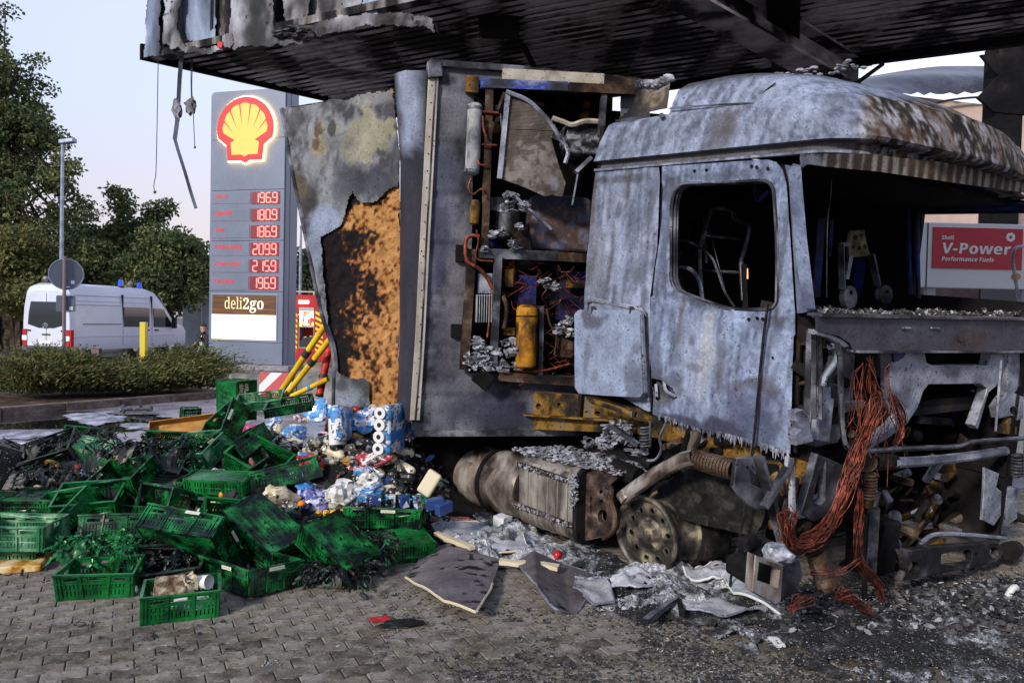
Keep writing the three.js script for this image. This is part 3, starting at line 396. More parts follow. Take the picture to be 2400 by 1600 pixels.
// ---------- lamp post, round sign, yellow post ----------
const matGalv = mottle([[0, [120, 126, 146]], [1, [160, 166, 184]]], { size: .8, px: 128, fx: 4, fy: 6, grain: 6, rough: .45, metal: .5, bump: 0 });
{
  const d = 29, b = foot(141, d), t = P(149, 338, d); t.x = b.x + .03; const T = thing('street_lamp', 'slim grey street lamp rising behind the white van', 'street lamp', b);
  part(T, 'pole', [cyl(b, b.clone().lerp(t, .4), .11, .09, 12), cyl(b.clone().lerp(t, .4), t, .075, .055, 12)], matGalv); const a = t.clone(), e = t.clone().add(V(.5, .14, .06)); part(T, 'lamp_head', [bar(a.clone().add(V(-.1, .08, -.02)), e, .26, .17, V(0, 1, 0), .04)], matGalv); part(T, 'lens', bar(a.clone().add(V(.05, .07, .02)), e.clone().add(V(-.04, -.05, -.02)), .15, .05, V(0, 1, 0), .02), flat(.5, .5, .48, .2));
  const d2 = 15.2, b2 = foot(149, d2), t2 = b2.clone().setY(P(149, 600, d2).y), S = thing('traffic_sign', 'round traffic sign seen from its grey back on a post', 'traffic sign', b2); part(S, 'post', cyl(b2, t2, .034, .034, 12), flat(.16, .14, .14, .5, .4));
  const fr = new Frame(P(151, 642, d2).add(V(0, 0, -.05)), V(.80, 0, -.6), V(0, 1, 0)), back = flat(.12, .13, .17, .5, .3); const disc = part(S, 'sign_disc', plate(fr, ellipse(0, 0, .3, .3, 32), [], .006, .012), back); part(disc, 'rim', new THREE.TorusGeometry(.3, .013, 6, 36).applyMatrix4(fr.m), matGalv); part(disc, 'sticker', fbox(fr, .08, .14, -.19, -.12, .004, .009), matWhite); part(disc, 'clamp', fbox(fr, -.06, .06, -.27, -.24, -.02, .06), matGalv);
  const f2 = new Frame(P(150, 711, d2).add(V(0, 0, -.05)), V(.93, 0, -.36), V(0, 1, 0)), pl = part(S, 'sign_plate', plate(f2, rrect(-.17, -.16, .17, .16, .03), [], .006, .012, .003), back); part(pl, 'sticker', fbox(f2, .06, .12, -.13, -.06, .004, .009), matWhite); for (const y of [-.16, .16]) part(pl, 'clamp', fbox(f2, -.06, .06, y - .015, y + .015, -.02, .06), matGalv);
  const d3 = 15.9, b3 = foot(336, d3), y3 = P(336, 757, d3).y, Yp = thing('marker_post', 'yellow square post standing in the low hedge', 'post', b3); part(Yp, 'shaft', box(.12, y3, .12, b3.x, y3 / 2, b3.z, .012), flat(.62, .47, .03, .5)); part(Yp, 'cap', box(.126, .03, .126, b3.x, y3 + .005, b3.z, .01), flat(.6, .5, .1, .5)); part(Yp, 'band', box(.06, .3, .1, b3.x - .095, .8, b3.z), flat(.02, .02, .02));
  const d4 = 34, b4 = foot(701, d4), t4 = P(708, 530, d4); t4.x = b4.x; const L2 = thing('street_lamp', 'thin pale lamp pole between price sign and torn panel', 'street lamp', b4); part(L2, 'pole', cyl(b4, t4, .08, .05, 8), matGalv); part(L2, 'lamp_head', box(.5, .12, .22, t4.x + .2, t4.y, t4.z, .04), matGalv);
}
// ---------- person with tripod ----------
function figure(T, joints, bones, mats) { // one continuous skin from tapered bones: a smooth union of capsules on a grid, meshed by surface nets
  const B = new THREE.Box3(); for (const k in joints) B.expandByPoint(joints[k][0]); B.expandByScalar(.2); const h = .021, nx = Math.ceil((B.max.x - B.min.x) / h), ny = Math.ceil((B.max.y - B.min.y) / h), nz = Math.ceil((B.max.z - B.min.z) / h), F = new Float32Array((nx + 1) * (ny + 1) * (nz + 1)), I = (i, j, k) => (k * (ny + 1) + j) * (nx + 1) + i, p = V(), kk = .035;
  for (let k = 0; k <= nz; k++) for (let j = 0; j <= ny; j++) for (let i = 0; i <= nx; i++) { p.set(B.min.x + i * h, B.min.y + j * h, B.min.z + k * h); let d = 1e3; for (const [a, b] of bones) { const [A, ra] = joints[a], [Bb, rb] = joints[b]; const ab = Bb.clone().sub(A), t = Math.max(0, Math.min(1, p.clone().sub(A).dot(ab) / (ab.lengthSq() || 1))); const q = A.clone().addScaledVector(ab, t).distanceTo(p) - (ra + (rb - ra) * t); const m = Math.max(kk - Math.abs(d - q), 0) / kk; d = Math.min(d, q) - m * m * kk * .25; } F[I(i, j, k)] = d; }
  const pos = [], vid = new Int32Array(F.length).fill(-1), idx = [];
  for (let k = 0; k < nz; k++) for (let j = 0; j < ny; j++) for (let i = 0; i < nx; i++) { let c = 0, x = 0, y = 0, z = 0; const f = (a, b, e) => F[I(i + a, j + b, k + e)]; const E = []; for (let q = 0; q < 8; q++) for (let ax = 0; ax < 3; ax++) if (!(q >> ax & 1)) E.push([q, q | 1 << ax]); for (const [q, r] of E) { const f0 = f(q & 1, q >> 1 & 1, q >> 2), f1 = f(r & 1, r >> 1 & 1, r >> 2); if ((f0 < 0) !== (f1 < 0)) { const t = f0 / (f0 - f1); x += mix(q & 1, r & 1, t); y += mix(q >> 1 & 1, r >> 1 & 1, t); z += mix(q >> 2, r >> 2, t); c++; } } if (c) { vid[I(i, j, k)] = pos.length / 3; pos.push(B.min.x + (i + x / c) * h, B.min.y + (j + y / c) * h, B.min.z + (k + z / c) * h); } }
  for (let k = 1; k < nz; k++) for (let j = 1; j < ny; j++) for (let i = 1; i < nx; i++) { const f0 = F[I(i, j, k)]; const qd = (a, b, c, d, fl) => { if (a < 0 || b < 0 || c < 0 || d < 0) return; fl ? idx.push(a, b, c, a, c, d) : idx.push(a, c, b, a, d, c); }; const s = f0 < 0; if (s !== F[I(i + 1, j, k)] < 0) qd(vid[I(i, j, k)], vid[I(i, j - 1, k)], vid[I(i, j - 1, k - 1)], vid[I(i, j, k - 1)], !s); if (s !== F[I(i, j + 1, k)] < 0) qd(vid[I(i, j, k)], vid[I(i, j, k - 1)], vid[I(i - 1, j, k - 1)], vid[I(i - 1, j, k)], !s); if (s !== F[I(i, j, k + 1)] < 0) qd(vid[I(i, j, k)], vid[I(i - 1, j, k)], vid[I(i - 1, j - 1, k)], vid[I(i, j - 1, k)], !s); }
  const g = new THREE.BufferGeometry(); g.setAttribute('position', new THREE.Float32BufferAttribute(pos, 3)); g.setIndex(idx); g.computeVertexNormals(); return g;
}
{
  const d = 25.9, b = foot(473, d), K = d / FOC, head = P(479, 768, d); const T = thing('person', 'person in dark jacket bending over a camera tripod', 'person', b); const j = {}, set = (n, px, py, dz, r) => { const p = P(px, py, d); p.z += dz; j[n] = [p, r]; };
  set('head', 479, 766, .1, .1); set('chin', 481, 774, .14, .07); set('neck', 476, 781, 0, .065); set('chest', 473, 797, -.05, .17); set('hip', 472, 832, -.2, .16); set('shl', 461, 789, -.03, .085); set('shr', 486, 789, -.03, .085); set('ell', 458, 812, .1, .06); set('elr', 487, 812, .1, .06); set('hal', 468, 803, .35, .045); set('har', 479, 803, .35, .045);
  for (const [s, x] of [['l', -.12], ['r', .13]]) { const h = j.hip[0].clone().add(V(x, -.08, 0)); j['hp' + s] = [h, .11]; j['kn' + s] = [V(h.x, .48, h.z + .08), .075]; j['an' + s] = [V(h.x, .08, h.z), .055]; j['to' + s] = [V(h.x, .03, h.z + .2), .045]; }
  const body = figure(T, j, [['head', 'chin'], ['head', 'neck'], ['neck', 'chest'], ['chest', 'hip'], ['chest', 'shl'], ['chest', 'shr'], ['shl', 'ell'], ['shr', 'elr'], ['ell', 'hal'], ['elr', 'har'], ['hip', 'hpl'], ['hip', 'hpr'], ['hpl', 'knl'], ['hpr', 'knr'], ['knl', 'anl'], ['knr', 'anr'], ['anl', 'tol'], ['anr', 'tor']]);
  const p = body.attributes.position, col = new Float32Array(p.count * 3), hy = j.neck[0].y; for (let i = 0; i < p.count; i++) { const y = p.getY(i), z = p.getZ(i), hx = p.getX(i); const dh = Math.min(V(hx, y, z).distanceTo(j.hal[0]), V(hx, y, z).distanceTo(j.har[0])); let c = y > hy + .03 ? (y > j.head[0].y + .02 || z < j.head[0].z - .03 ? [.02, .016, .014] : [.42, .25, .19]) : dh < .07 ? [.42, .25, .19] : y > 1.0 ? [.016, .018, .026] : [.02, .022, .03]; col.set(c, i * 3); } body.setAttribute('color', new THREE.BufferAttribute(col, 3)); const bm = new THREE.Mesh(body, new THREE.MeshStandardMaterial({ vertexColors: true, roughness: .85 })); body.translate(-b.x, -b.y, -b.z); bm.name = 'body'; T.add(bm);
  part(T, 'hair', lump(.108, 3, 2, .08).scale(1, .7, 1).translate(j.head[0].x, j.head[0].y + .045, j.head[0].z - .02), flat(.02, .015, .012)); part(T, 'nose', lump(.02, 1, 1, .1).translate(j.chin[0].x - .01, j.chin[0].y + .07, j.chin[0].z + .08), flat(.42, .25, .19));
  const td = 25.4, a = P(473, 801, td), t0 = foot(473, td), Q = thing('camera_tripod', 'pale legged camera tripod in front of the person', 'tripod', t0); for (const [x, z] of [[-.32, .15], [.08, .35], [.34, -.1]]) part(Q, 'leg', cyl(V(a.x + x, 0, a.z + z), a, .018, .024, 8), flat(.5, .5, .52, .4, .3)); part(Q, 'head', cyl(a, a.clone().add(V(0, .1, 0)), .04), flat(.02, .02, .02)); const cam = part(Q, 'camera', box(.13, .13, .28, a.x, a.y + .17, a.z, .02), flat(.015, .015, .016, .5)); part(cam, 'lens', cyl(V(a.x, a.y + .17, a.z + .14), V(a.x, a.y + .17, a.z + .24), .045), flat(.01, .01, .01, .2));
}
// ---------- fire engine ----------
{
  const d = 30, c = P(722, 800, d); c.y = -.03; const fr = new Frame(c, V(1, 0, 0), V(0, 1, 0)), T = thing('fire_engine', 'red fire engine with a lit open equipment compartment', 'fire engine', c.clone()); const red = flat(.42, .02, .022, .35), yel = flat(.75, .62, .03, .5), dk = flat(.03, .03, .03), alu = flat(.45, .44, .42, .4, .6), q = (x, y) => fr.px(x, y);
  const L = q(684, 690), R = [L[0] + 3.6, 0], o0 = q(699, 815), o1 = q(736, 722), bot = q(700, 868)[1], topY = L[1];
  part(T, 'body', [fbox(fr, L[0], o0[0] - .02, bot, topY, -2.3, 0), fbox(fr, o1[0] + .02, R[0], bot, topY, -2.3, 0), fbox(fr, o0[0] - .02, o1[0] + .02, o1[1], topY, -2.3, 0), fbox(fr, o0[0] - .02, o1[0] + .02, bot, o0[1], -2.3, 0), fbox(fr, o0[0] - .02, o1[0] + .02, o0[1], o1[1], -2.3, -.62)], red); part(T, 'shutter_box', fbox(fr, o0[0], o1[0], o1[1] - .12, o1[1] + .02, -.3, .02), alu);
  const cm = part(T, 'compartment', [fbox(fr, o0[0], o0[0] + .02, o0[1], o1[1], -.6, -.01), fbox(fr, o1[0] - .02, o1[0], o0[1], o1[1], -.6, -.01), fbox(fr, o0[0], o1[0], o0[1], o0[1] + .03, -.6, .02)], alu); const h = o1[1] - o0[1], w = o1[0] - o0[0]; part(cm, 'shelf', fbox(fr, o0[0], o1[0], o0[1] + h * .52, o0[1] + h * .54, -.58, -.03), alu);
  const RR = rng(4); for (let i = 0; i < 16; i++) { const x = o0[0] + .08 + RR() * (w - .16), y = o0[1] + (i % 2 ? .05 : h * .56), s = .05 + .07 * RR(); part(cm, 'fitting', cyl(fr.at(x, y, -.2 - .3 * RR()), fr.at(x, y + .1 + .32 * RR(), -.2 - .3 * RR()), s, s * .7, 8), [yel, alu, red, flat(.6, .58, .5, .5), flat(.05, .05, .06)][i % 5]); }
  const stripe = (x0, x1) => { const a = q(x0, 726)[0], b = q(x1, 726)[0], y1 = q(x0, 722)[1], y0 = q(x0, 822)[1], n = 8, st = (y1 - y0) / n; for (let i = 0; i < n; i++) part(T, 'warning_stripe', plate(fr, [[a, y0 + st * i], [b, y0 + st * (i - .7) < y0 ? y0 : y0 + st * (i - .7)], [b, y0 + st * (i - .2)], [a, y0 + st * (i + .5)]], [], .006, .01), yel); }; stripe(687, 697); stripe(739, 757);
  const la = q(700, 711), lb = q(724, 704); part(T, 'scene_light', fbox(fr, la[0], lb[0], la[1], lb[1], 0, .08, .02), glow(1, .9, .78, 4)); const pl = new THREE.PointLight(new THREE.Color(1, .82, .55), 9, 8); pl.name = 'compartment_lamp'; pl.position.copy(fr.at((o0[0] + o1[0]) / 2, o1[1] - .25, -.12).sub(c)); pl.shadow.radius = 3; pl.castShadow = true; T.add(pl); part(T, 'interior_lamp', fbox(fr, o0[0] + .1, o1[0] - .1, o1[1] - .1, o1[1] - .07, -.2, -.05), glow(1, .85, .6, 3));
  part(T, 'roof_rail', [fbox(fr, L[0], R[0], topY + .1, topY + .15, -.2, -.1), ...[0, .8, 1.6].map((x) => fbox(fr, L[0] + x, L[0] + x + .05, topY, topY + .1, -.2, -.1))], alu); part(T, 'roof_box', fbox(fr, L[0] + .9, L[0] + 2, topY, topY + .3, -1, -.3), flat(.5, .48, .48)); for (const x of [.2, 2.8]) part(T, 'wheel', cyl(fr.at(L[0] + x + .5, .48, -.35), fr.at(L[0] + x + .5, .48, -.02), .48, .48, 20), dk); part(T, 'under_body', fbox(fr, L[0] + .05, R[0], .35, bot, -2, -.1), dk);
}
// ---------- concrete barrier, striped board, props ----------
const matConcrete = mottle([[0, [96, 94, 94]], [.5, [124, 121, 119]], [1, [150, 147, 144]]], { size: 1.4, px: 256, fx: 5, fy: 4, grain: 10, bump: .003 });
{
  const d = 14.2, a = P(545, 873, d), b = P(860, 880, d); const T = thing('concrete_barrier', 'pale concrete barrier block behind the spilled crates', 'barrier', V((a.x + b.x) / 2, -.03, -d)); const prof = [[-.3, 0], [.3, 0], [.26, .12], [.15, a.y], [-.15, a.y], [-.26, .12]]; const mid = mix(a.x, b.x, .5); for (const [x0, x1] of [[a.x, mid - .02], [mid + .02, b.x]]) { const g = new THREE.ExtrudeGeometry(toShape(prof), { depth: x1 - x0, bevelEnabled: true, bevelSize: .01, bevelThickness: .01, bevelSegments: 1 }).rotateY(Math.PI / 2).translate(x0, -.03, -d); part(T, 'block', g, matConcrete); }
  const fr = new Frame(P(642, 902, d - .25), V(1, 0, 0), V(0, 1, -.18)), c0 = fr.px(605, 930), c1 = fr.px(684, 874), S = thing('warning_board', 'red and white diagonal striped warning board on the concrete barrier', 'warning board', fr.o.clone().setY(c0[1] + fr.o.y)); part(S, 'panel', plate(fr, [[c0[0], c0[1]], [c1[0], c0[1]], [c1[0], c1[1]], [c0[0], c1[1]]], [], 0, .02), flat(.62, .6, .6, .5)); const w = c1[0] - c0[0], hh = c1[1] - c0[1], cl = (pts) => pts; const red = flat(.4, .02, .03, .5);
  part(S, 'red_stripe', plate(fr, [[c0[0], c0[1] + hh * .5], [c0[0] + w * .33, c1[1]], [c0[0], c1[1]]], [], .004, .008), red); part(S, 'red_stripe', plate(fr, [[c0[0], c0[1]], [c0[0] + w * .38, c0[1]], [c0[0] + w, c1[1] - hh * .12], [c0[0] + w, c1[1]], [c0[0] + w * .70, c1[1]], [c0[0], c0[1] + hh * .03]], [], .004, .008), red); part(S, 'red_stripe', plate(fr, [[c0[0] + w * .76, c0[1]], [c1[0], c0[1]], [c1[0], c0[1] + hh * .28]], [], .004, .008), red);
}
{
  const yel = mottle([[0, [190, 150, 10]], [.5, [214, 176, 18]], [1, [226, 190, 30]]], { size: .5, px: 128, fx: 4, fy: 4, grain: 8, rough: .4, bump: 0 }), blk = flat(.02, .02, .022, .6), blu = flat(.05, .2, .6, .5), orange = mottle([[0, [150, 30, 16]], [.6, [205, 52, 34]], [1, [222, 70, 48]]], { size: .5, px: 128, fx: 5, fy: 5, grain: 8, rough: .5, bump: 0 });
  const strut = (label, A, B, dA, dB, r, sl, slm, mat = yel) => { const a = P(...A, dA), b = P(...B, dB), T = thing('support_strut', label, 'strut', b.clone()); part(T, 'tube', cyl(b, a, r, r, 14), mat, { smooth: true }); const s0 = a.clone().lerp(b, sl), s1 = a.clone().lerp(b, sl + .07); part(T, 'sleeve', cyl(s0, s1, r * 1.25, r * 1.25, 14), slm); part(T, 'foot', cyl(b, b.clone().lerp(a, .04), r * 1.1, r * 1.05, 14), mat === yel ? yel : blk); return T; };
  strut('long yellow support tube with black sleeve leaning on the pile', [775, 742], [641, 943], 8.2, 8.6, .034, .38, blk); strut('second yellow support tube with black sleeve leaning on the pile', [786, 778], [652, 948], 8.0, 8.4, .032, .36, blk); strut('low yellow tube with a blue wrap lying on the crates', [768, 888], [684, 928], 8.0, 8.2, .026, .45, blu);
  strut('orange red strut standing at the edge of the torn panel', [770, 820], [748, 928], 8.3, 8.1, .04, .55, blk, orange); strut('thin yellow rod between the two support tubes', [770, 800], [690, 905], 8.5, 8.9, .014, .2, blk);
}
// ---------- burnt canopy ----------
const HC = 4.4; // underside height
const matSlat = mottle([[0, [12, 11, 11]], [.32, [30, 26, 26]], [.46, [100, 92, 92]], [.64, [158, 149, 150]], [1, [200, 192, 194]]], { size: 2.4, px: 1024, fx: 7, fy: 7, grain: 12, sharp: 1.2, rough: .7, bump: .004 });
const matSoot = mottle([[0, [9, 8, 9]], [.5, [18, 16, 17]], [.8, [30, 26, 26]], [1, [48, 40, 38]]], { size: 1.5, px: 512, fx: 5, fy: 5, grain: 5, rough: .88, bump: .006 });
const matScorch = mottle([[0, [16, 15, 15]], [.3, [42, 39, 39]], [.5, [84, 81, 83]], [.75, [124, 122, 128]], [1, [160, 160, 168]]], { size: 1.6, px: 512, fx: 5, fy: 3, grain: 8, sharp: 1.2, speck: .22, speckC: [16, 14, 15], speckF: 30, rough: .55, bump: .004 });
const matScorchBlue = mottle([[0, [30, 32, 38]], [.4, [70, 76, 90]], [.7, [104, 114, 134]], [1, [140, 150, 170]]], { size: 2, px: 512, fx: 6, fy: 2, grain: 6, rough: .5, metal: .2, bump: .004 });
const e2 = V(.881, 0, .473).normalize(), cA = G(342, 133, HC), cB = V(-1.41, HC, -10.3), e1 = cB.clone().sub(cA), e1L = e1.length(); e1.normalize();
{
  const T = thing('canopy', 'burnt filling station canopy with sooty slatted ceiling', 'canopy', V(4, 0, -6)); const LN = 15; const X = (s, t, y) => cA.clone().addScaledVector(e1, s).addScaledVector(e2, t).setY(y);
  // sheet roof above
  const deck = new THREE.BufferGeometry(); { const q = [X(.3, .06, HC + .05), X(e1L, .06, HC + .05), X(e1L, LN, HC + .05), X(.3, LN, HC + .05)], r = q.map((p) => p.clone().setY(HC + .9)); const all = [...q, ...r]; deck.setAttribute('position', new THREE.Float32BufferAttribute(all.flatMap((p) => p.toArray()), 3)); deck.setIndex([0, 1, 2, 0, 2, 3, 4, 6, 5, 4, 7, 6, 0, 4, 5, 0, 5, 1, 1, 5, 6, 1, 6, 2, 2, 6, 7, 2, 7, 3, 3, 7, 4, 3, 4, 0]); } part(T, 'roof_deck', deck, flat(.012, .011, .011, .9));
  // slats run along e2; each a trapezoid profile
  const R = rng(31), step = .135, n = Math.floor(e1L / step * 1); const perp = V(-e2.z, 0, e2.x);
  for (let i = 0; i <= n; i++) { const s = .06 + i * step; if (s > e1L - .05) break; const a = X(s, .05, HC + .045 - .0), b = X(s, LN, HC + .045); const w = .084, prof = toShape([[-w / 2, -.028], [w / 2, -.028], [w / 2 - .006, -.045], [-w / 2 + .006, -.045]]); let g = new THREE.ExtrudeGeometry(prof, { depth: LN - .1, bevelEnabled: false, steps: 60 }); const m = new THREE.Matrix4().makeBasis(V(0, 1, 0).cross(e2).normalize(), V(0, 1, 0), e2.clone()).setPosition(a); g.applyMatrix4(m); const sg = i * 3.1; { const p = g.attributes.position; for (let k = 0; k < p.count; k++) p.setY(k, p.getY(k) + .016 * fbm3(p.getX(k) * .8 + sg * .3, 2, p.getZ(k) * .8) + (R() < .0 ? 0 : 0)); } part(T, i ? 'ceiling_slat_' + String(i).padStart(3, '0') : 'ceiling_slat', g, matSlat); }
  // edge lips
  part(T, 'edge_lip', bar(X(-.04, -.03, HC + .05), X(e1L + .1, -.03, HC + .05), .05, .16), matSoot); part(T, 'edge_lip', bar(X(e1L + .04, 0, HC + .05), X(e1L + .04, LN, HC + .05), .08, .2), matSoot);
  part(T, 'red_edge_strip', bar(X(1.3, -.07, HC - .005), X(e1L, -.07, HC - .005), .012, .03), flat(.25, .02, .02, .5));
  // main beam under the slats
  const bx = (px, py, y) => G(px, py, y); const b0 = bx(1480, -60, HC - .3), b1 = bx(1905, 168, HC - .3); const bd = b1.clone().sub(b0).normalize(), ba = b0.clone().addScaledVector(bd, -1.5), bb = b1.clone().addScaledVector(bd, 1.0); for (const q of [ba, bb]) q.y = HC - .15;
  part(T, 'main_beam', [bar(ba.clone().setY(HC - .28), bb.clone().setY(HC - .28), .3, .025), bar(ba, bb, .03, .26), bar(ba.clone().setY(HC - .02), bb.clone().setY(HC - .02), .3, .025)], matSlat); { const c0 = bx(1835, -60, HC - .05), c1 = bx(1842, 175, HC - .05); part(T, 'dark_cross_bar', bar(c0.setY(HC - .04), c1.setY(HC - .04), .26, .1), matSoot); }  // plain dark bar made for a dark band in the ceiling
  // fascia on the near edge
  const fr = new Frame(cA.clone(), e2, V(0, 1, 0)); part(T, 'fascia_frame', [fbox(fr, .02, 4.4, .0, 1.3, -.14, -.1), ...[.06, .9, 1.75, 2.6, 3.4].map((x) => fbox(fr, x, x + .05, 0, 1.3, -.1, -.05)), fbox(fr, 0, 4.4, -.02, .05, -.1, .0)], mottle([[0, [16, 15, 15]], [.34, [40, 36, 35]], [.6, [92, 86, 84]], [1, [150, 144, 146]]], { size: 1.4, px: 256, fx: 9, fy: 2, grain: 8, sharp: 1.2, rough: .8, bump: .004 }));
  const sh = (name, pix, z, m, seed, amp = .02, st = .012) => part(T, name, sheet(fr, fr.list(pix, z), [], st, (x, y) => z + amp * fbm3(x * 3 + seed, y * 3, seed, 3), { rag: .06, ragF: 9 }), m, { keepUV: true });
  sh('fascia_panel', [[338, 136], [348, -40], [378, -40], [372, 60], [372, 128]], .03, matScorchBlue, 1, .012); sh('fascia_panel', [[384, -40], [424, -40], [418, 40], [414, 70], [428, 108], [470, 112], [500, 106], [520, 118], [500, 124], [430, 122], [380, 100]], .035, matScorch, 4, .02); sh('fascia_panel', [[520, 82], [545, 78], [548, 96], [540, 110], [520, 112]], .045, matScorch, 6); sh('fascia_panel', [[534, -40], [640, -40], [640, 20], [643, 62], [672, 74], [700, 92], [736, 98], [640, 106], [545, 112], [536, 90], [538, 40]], .04, matScorch, 9, .02); sh('fascia_panel', [[664, -40], [724, -40], [724, 56], [700, 66], [668, 58]], -.02, matScorch, 12); sh('fascia_panel', [[744, -40], [846, -40], [846, 30], [800, 50], [748, 52]], -.03, matScorch, 15); sh('fascia_panel', [[428, -40], [505, -40], [505, 100], [480, 100], [438, 96], [425, 60]], -.05, matScorchBlue, 18); sh('fascia_panel', [[850, -40], [900, -40], [880, 30], [852, 34]], -.03, matScorchBlue, 25);
  // bent trim hanging from the fascia
  part(T, 'bent_trim', sheet(fr, fr.list([[726, 70], [760, 48], [850, 30], [960, 30], [1012, 44], [1024, 74], [1000, 62], [900, 58], [830, 66], [745, 84]], .12), [], .012, (x, y) => .12 + .05 * fbm3(x * 3, y * 4, 2), { rag: .04, ragF: 8 }), matScorch, { keepUV: true }); part(T, 'torn_edge', Array.from({ length: 34 }, (_, i) => lump(.03 + .03 * R(), i, 1, .4).scale(1.6, .5, 1).applyMatrix4(new THREE.Matrix4().setPosition(...fr.pw(660 + R() * 100, 62 + R() * 26, .05).toArray()))), matScorch, { kind: 'stuff' }); part(T, 'hanging_corner', pplate(fr, [[1000, 40], [1024, 54], [1028, 78], [1012, 66]], [], .1, .02), matSoot); part(T, 'lamp_remnant', pplate(fr, [[510, 97], [522, 99], [518, 112], [508, 110]], [], .06, .05), flat(.5, .03, .03, .5));
  // fittings hanging from the ceiling
  const cf = (px, py, y) => G(px, py, y); { const p = cf(1170, 78, HC - .1); part(T, 'lamp_housing', rough(box(.36, .12, .3, p.x, HC - .05, p.z, .02), .03, 6), matSoot); const q = cf(1250, 130, HC - .1); part(T, 'hanging_bracket', bar(V(q.x - .1, HC, q.z), V(q.x + .07, HC - .34, q.z + .05), .1, .05), matSoot); }
  // column and gusset at the right
  const cf2 = new Frame(P(2350, 300, 12.6), V(1, 0, 0), V(0, 1, 0)), c0 = cf2.px(2338, 260)[0]; part(T, 'column', fbox(cf2, c0, c0 + .42, -cf2.o.y, cf2.px(2340, 100)[1], -.4, 0), matSoot); part(T, 'gusset', pplate(cf2, [[2300, 128], [2342, 178], [2293, 228], [2332, 262], [2420, 270], [2420, 120]], [], .02, .06), matSoot); part(T, 'brace', bar(P(2070, 150, 7.6), P(1990, 208, 7.2), .03), matSoot); part(T, 'brace', bar(P(1915, 165, 7.6), P(2036, 228, 7.1), .12, .04), matSoot);
  // loose metal strip and wires
  const st = [[425, 122], [420, 190], [417, 250], [414, 290], [409, 325], [416, 350], [432, 400], [448, 455], [458, 486]].map(([x, y], i) => P(x, y, 8.05 + .02 * Math.sin(i))); const S1 = thing('hanging_strip', 'twisted grey metal strip dangling from the canopy corner', 'metal strip', st[st.length - 1].clone()); for (let i = 0; i < st.length - 1; i++) part(S1, 'strip_length', bar(st[i], st[i + 1].clone().lerp(st[i], -.04), i < 4 ? .036 : .03, .05, V(.3, 0, 1)), matScorchBlue); part(S1, 'torn_flap', rough(lump(.09, 4, 2, .4).scale(.6, 1.15, .4).translate(...P(415, 258, 8.05).toArray()), .03, 9), matScorch);
  const wire = (label, pts, end) => { const q = pts.map(([x, y]) => P(x, y, 8.1)), W = thing('hanging_wire', label, 'wire', q[q.length - 1].clone()); part(W, 'wire', tube(q, .0045, 5, 24), flat(.05, .05, .06)); part(W, 'end_piece', lump(end, 2, 1, .3).translate(...q[q.length - 1].toArray()), flat(.06, .05, .05)); };
  wire('long thin wire hanging from the canopy corner', [[370, 140], [368, 260], [366, 360], [364, 415], [359, 430], [362, 450]], .016); wire('short thin wire hanging beside the metal strip', [[452, 110], [449, 200], [452, 260], [456, 345]], .012);
  const lp = thing('hanging_flap', 'scrap of burnt sheet dangling on a wire beside the strip', 'metal scrap', P(444, 265, 8.1)); part(lp, 'scrap', rough(lump(.085, 9, 2, .45).scale(.8, 1.1, .35).translate(...P(445, 252, 8.1).toArray()), .03, 8), matScorch); part(lp, 'wire', tube([P(448, 120, 8.1), P(447, 180, 8.1), P(448, 238, 8.1)], .005, 5, 10), flat(.05, .05, .06));
}
// ---------- behind the canopy on the right ----------
{
  const d = 15, fr = new Frame(P(2200, 260, d), V(.97, 0, -.25), V(0, 1, 0)), a = fr.px(2000, 232), b = fr.px(2430, 300), base = fr.o.clone().setY(-.03), T = thing('tarpaulin_trailer', 'beige sided trailer with a sagging dark roof sheet behind the canopy', 'trailer', base); part(T, 'side_wall', fbox(fr, a[0] - 1, b[0] + 1, -fr.o.y + .9, a[1] + .22, -2.5, -.12), mottle([[0, [176, 152, 138]], [1, [206, 180, 164]]], { size: 2, px: 128, fx: 3, fy: 3, grain: 4 })); part(T, 'seam', tube([fr.pw(2150, 262, .02), fr.pw(2200, 240, .02), fr.pw(2260, 230, .02), fr.pw(2330, 226, .02)], .022, 6, 20), flat(.01, .01, .01));
  const pts = [], rows = 26, cols = 8, idx = [], uv = []; for (let i = 0; i <= rows; i++) for (let j = 0; j <= cols; j++) { const t = i / rows, x = mix(a[0], b[0], t), low = fr.px(mix(2030, 2400, t), mix(231, 208, t))[1], hi = fr.px(mix(2030, 2400, t), mix(226, 170, Math.sin(Math.min(1, t * 1.15) * Math.PI / 2)), -1.5)[1]; const s = j / cols, y = mix(low + .03 * Math.sin(i * 2.6) * (1 - s), hi, s) ; const z = .1 - s * s * 1.6 + .07 * Math.sin(t * 9 + s * 7); pts.push(x, y, z); uv.push(x, s); if (i < rows && j < cols) { const k = i * (cols + 1) + j; idx.push(k, k + cols + 1, k + 1, k + 1, k + cols + 1, k + cols + 2); } } const g = new THREE.BufferGeometry(); g.setAttribute('position', new THREE.Float32BufferAttribute(pts, 3)); g.setAttribute('uv', new THREE.Float32BufferAttribute(uv, 2)); g.setIndex(idx); g.computeVertexNormals(); part(T, 'roof_sheet', g.applyMatrix4(fr.m), mottle([[0, [44, 44, 54]], [1, [72, 72, 84]]], { size: 2, px: 128, fx: 3, fy: 3, rough: .4, bump: .003 }), { smooth: 1.2 }); for (const x of [a[0] + .3, b[0] - .3]) part(T, 'wheel', cyl(fr.at(x, -fr.o.y + .48, -.6), fr.at(x, -fr.o.y + .48, -.2), .48), flat(.02, .02, .02)); part(T, 'chassis', fbox(fr, a[0] - 1, b[0] + 1, -fr.o.y + .6, -fr.o.y + .9, -2, -.3), flat(.03, .03, .03));
}
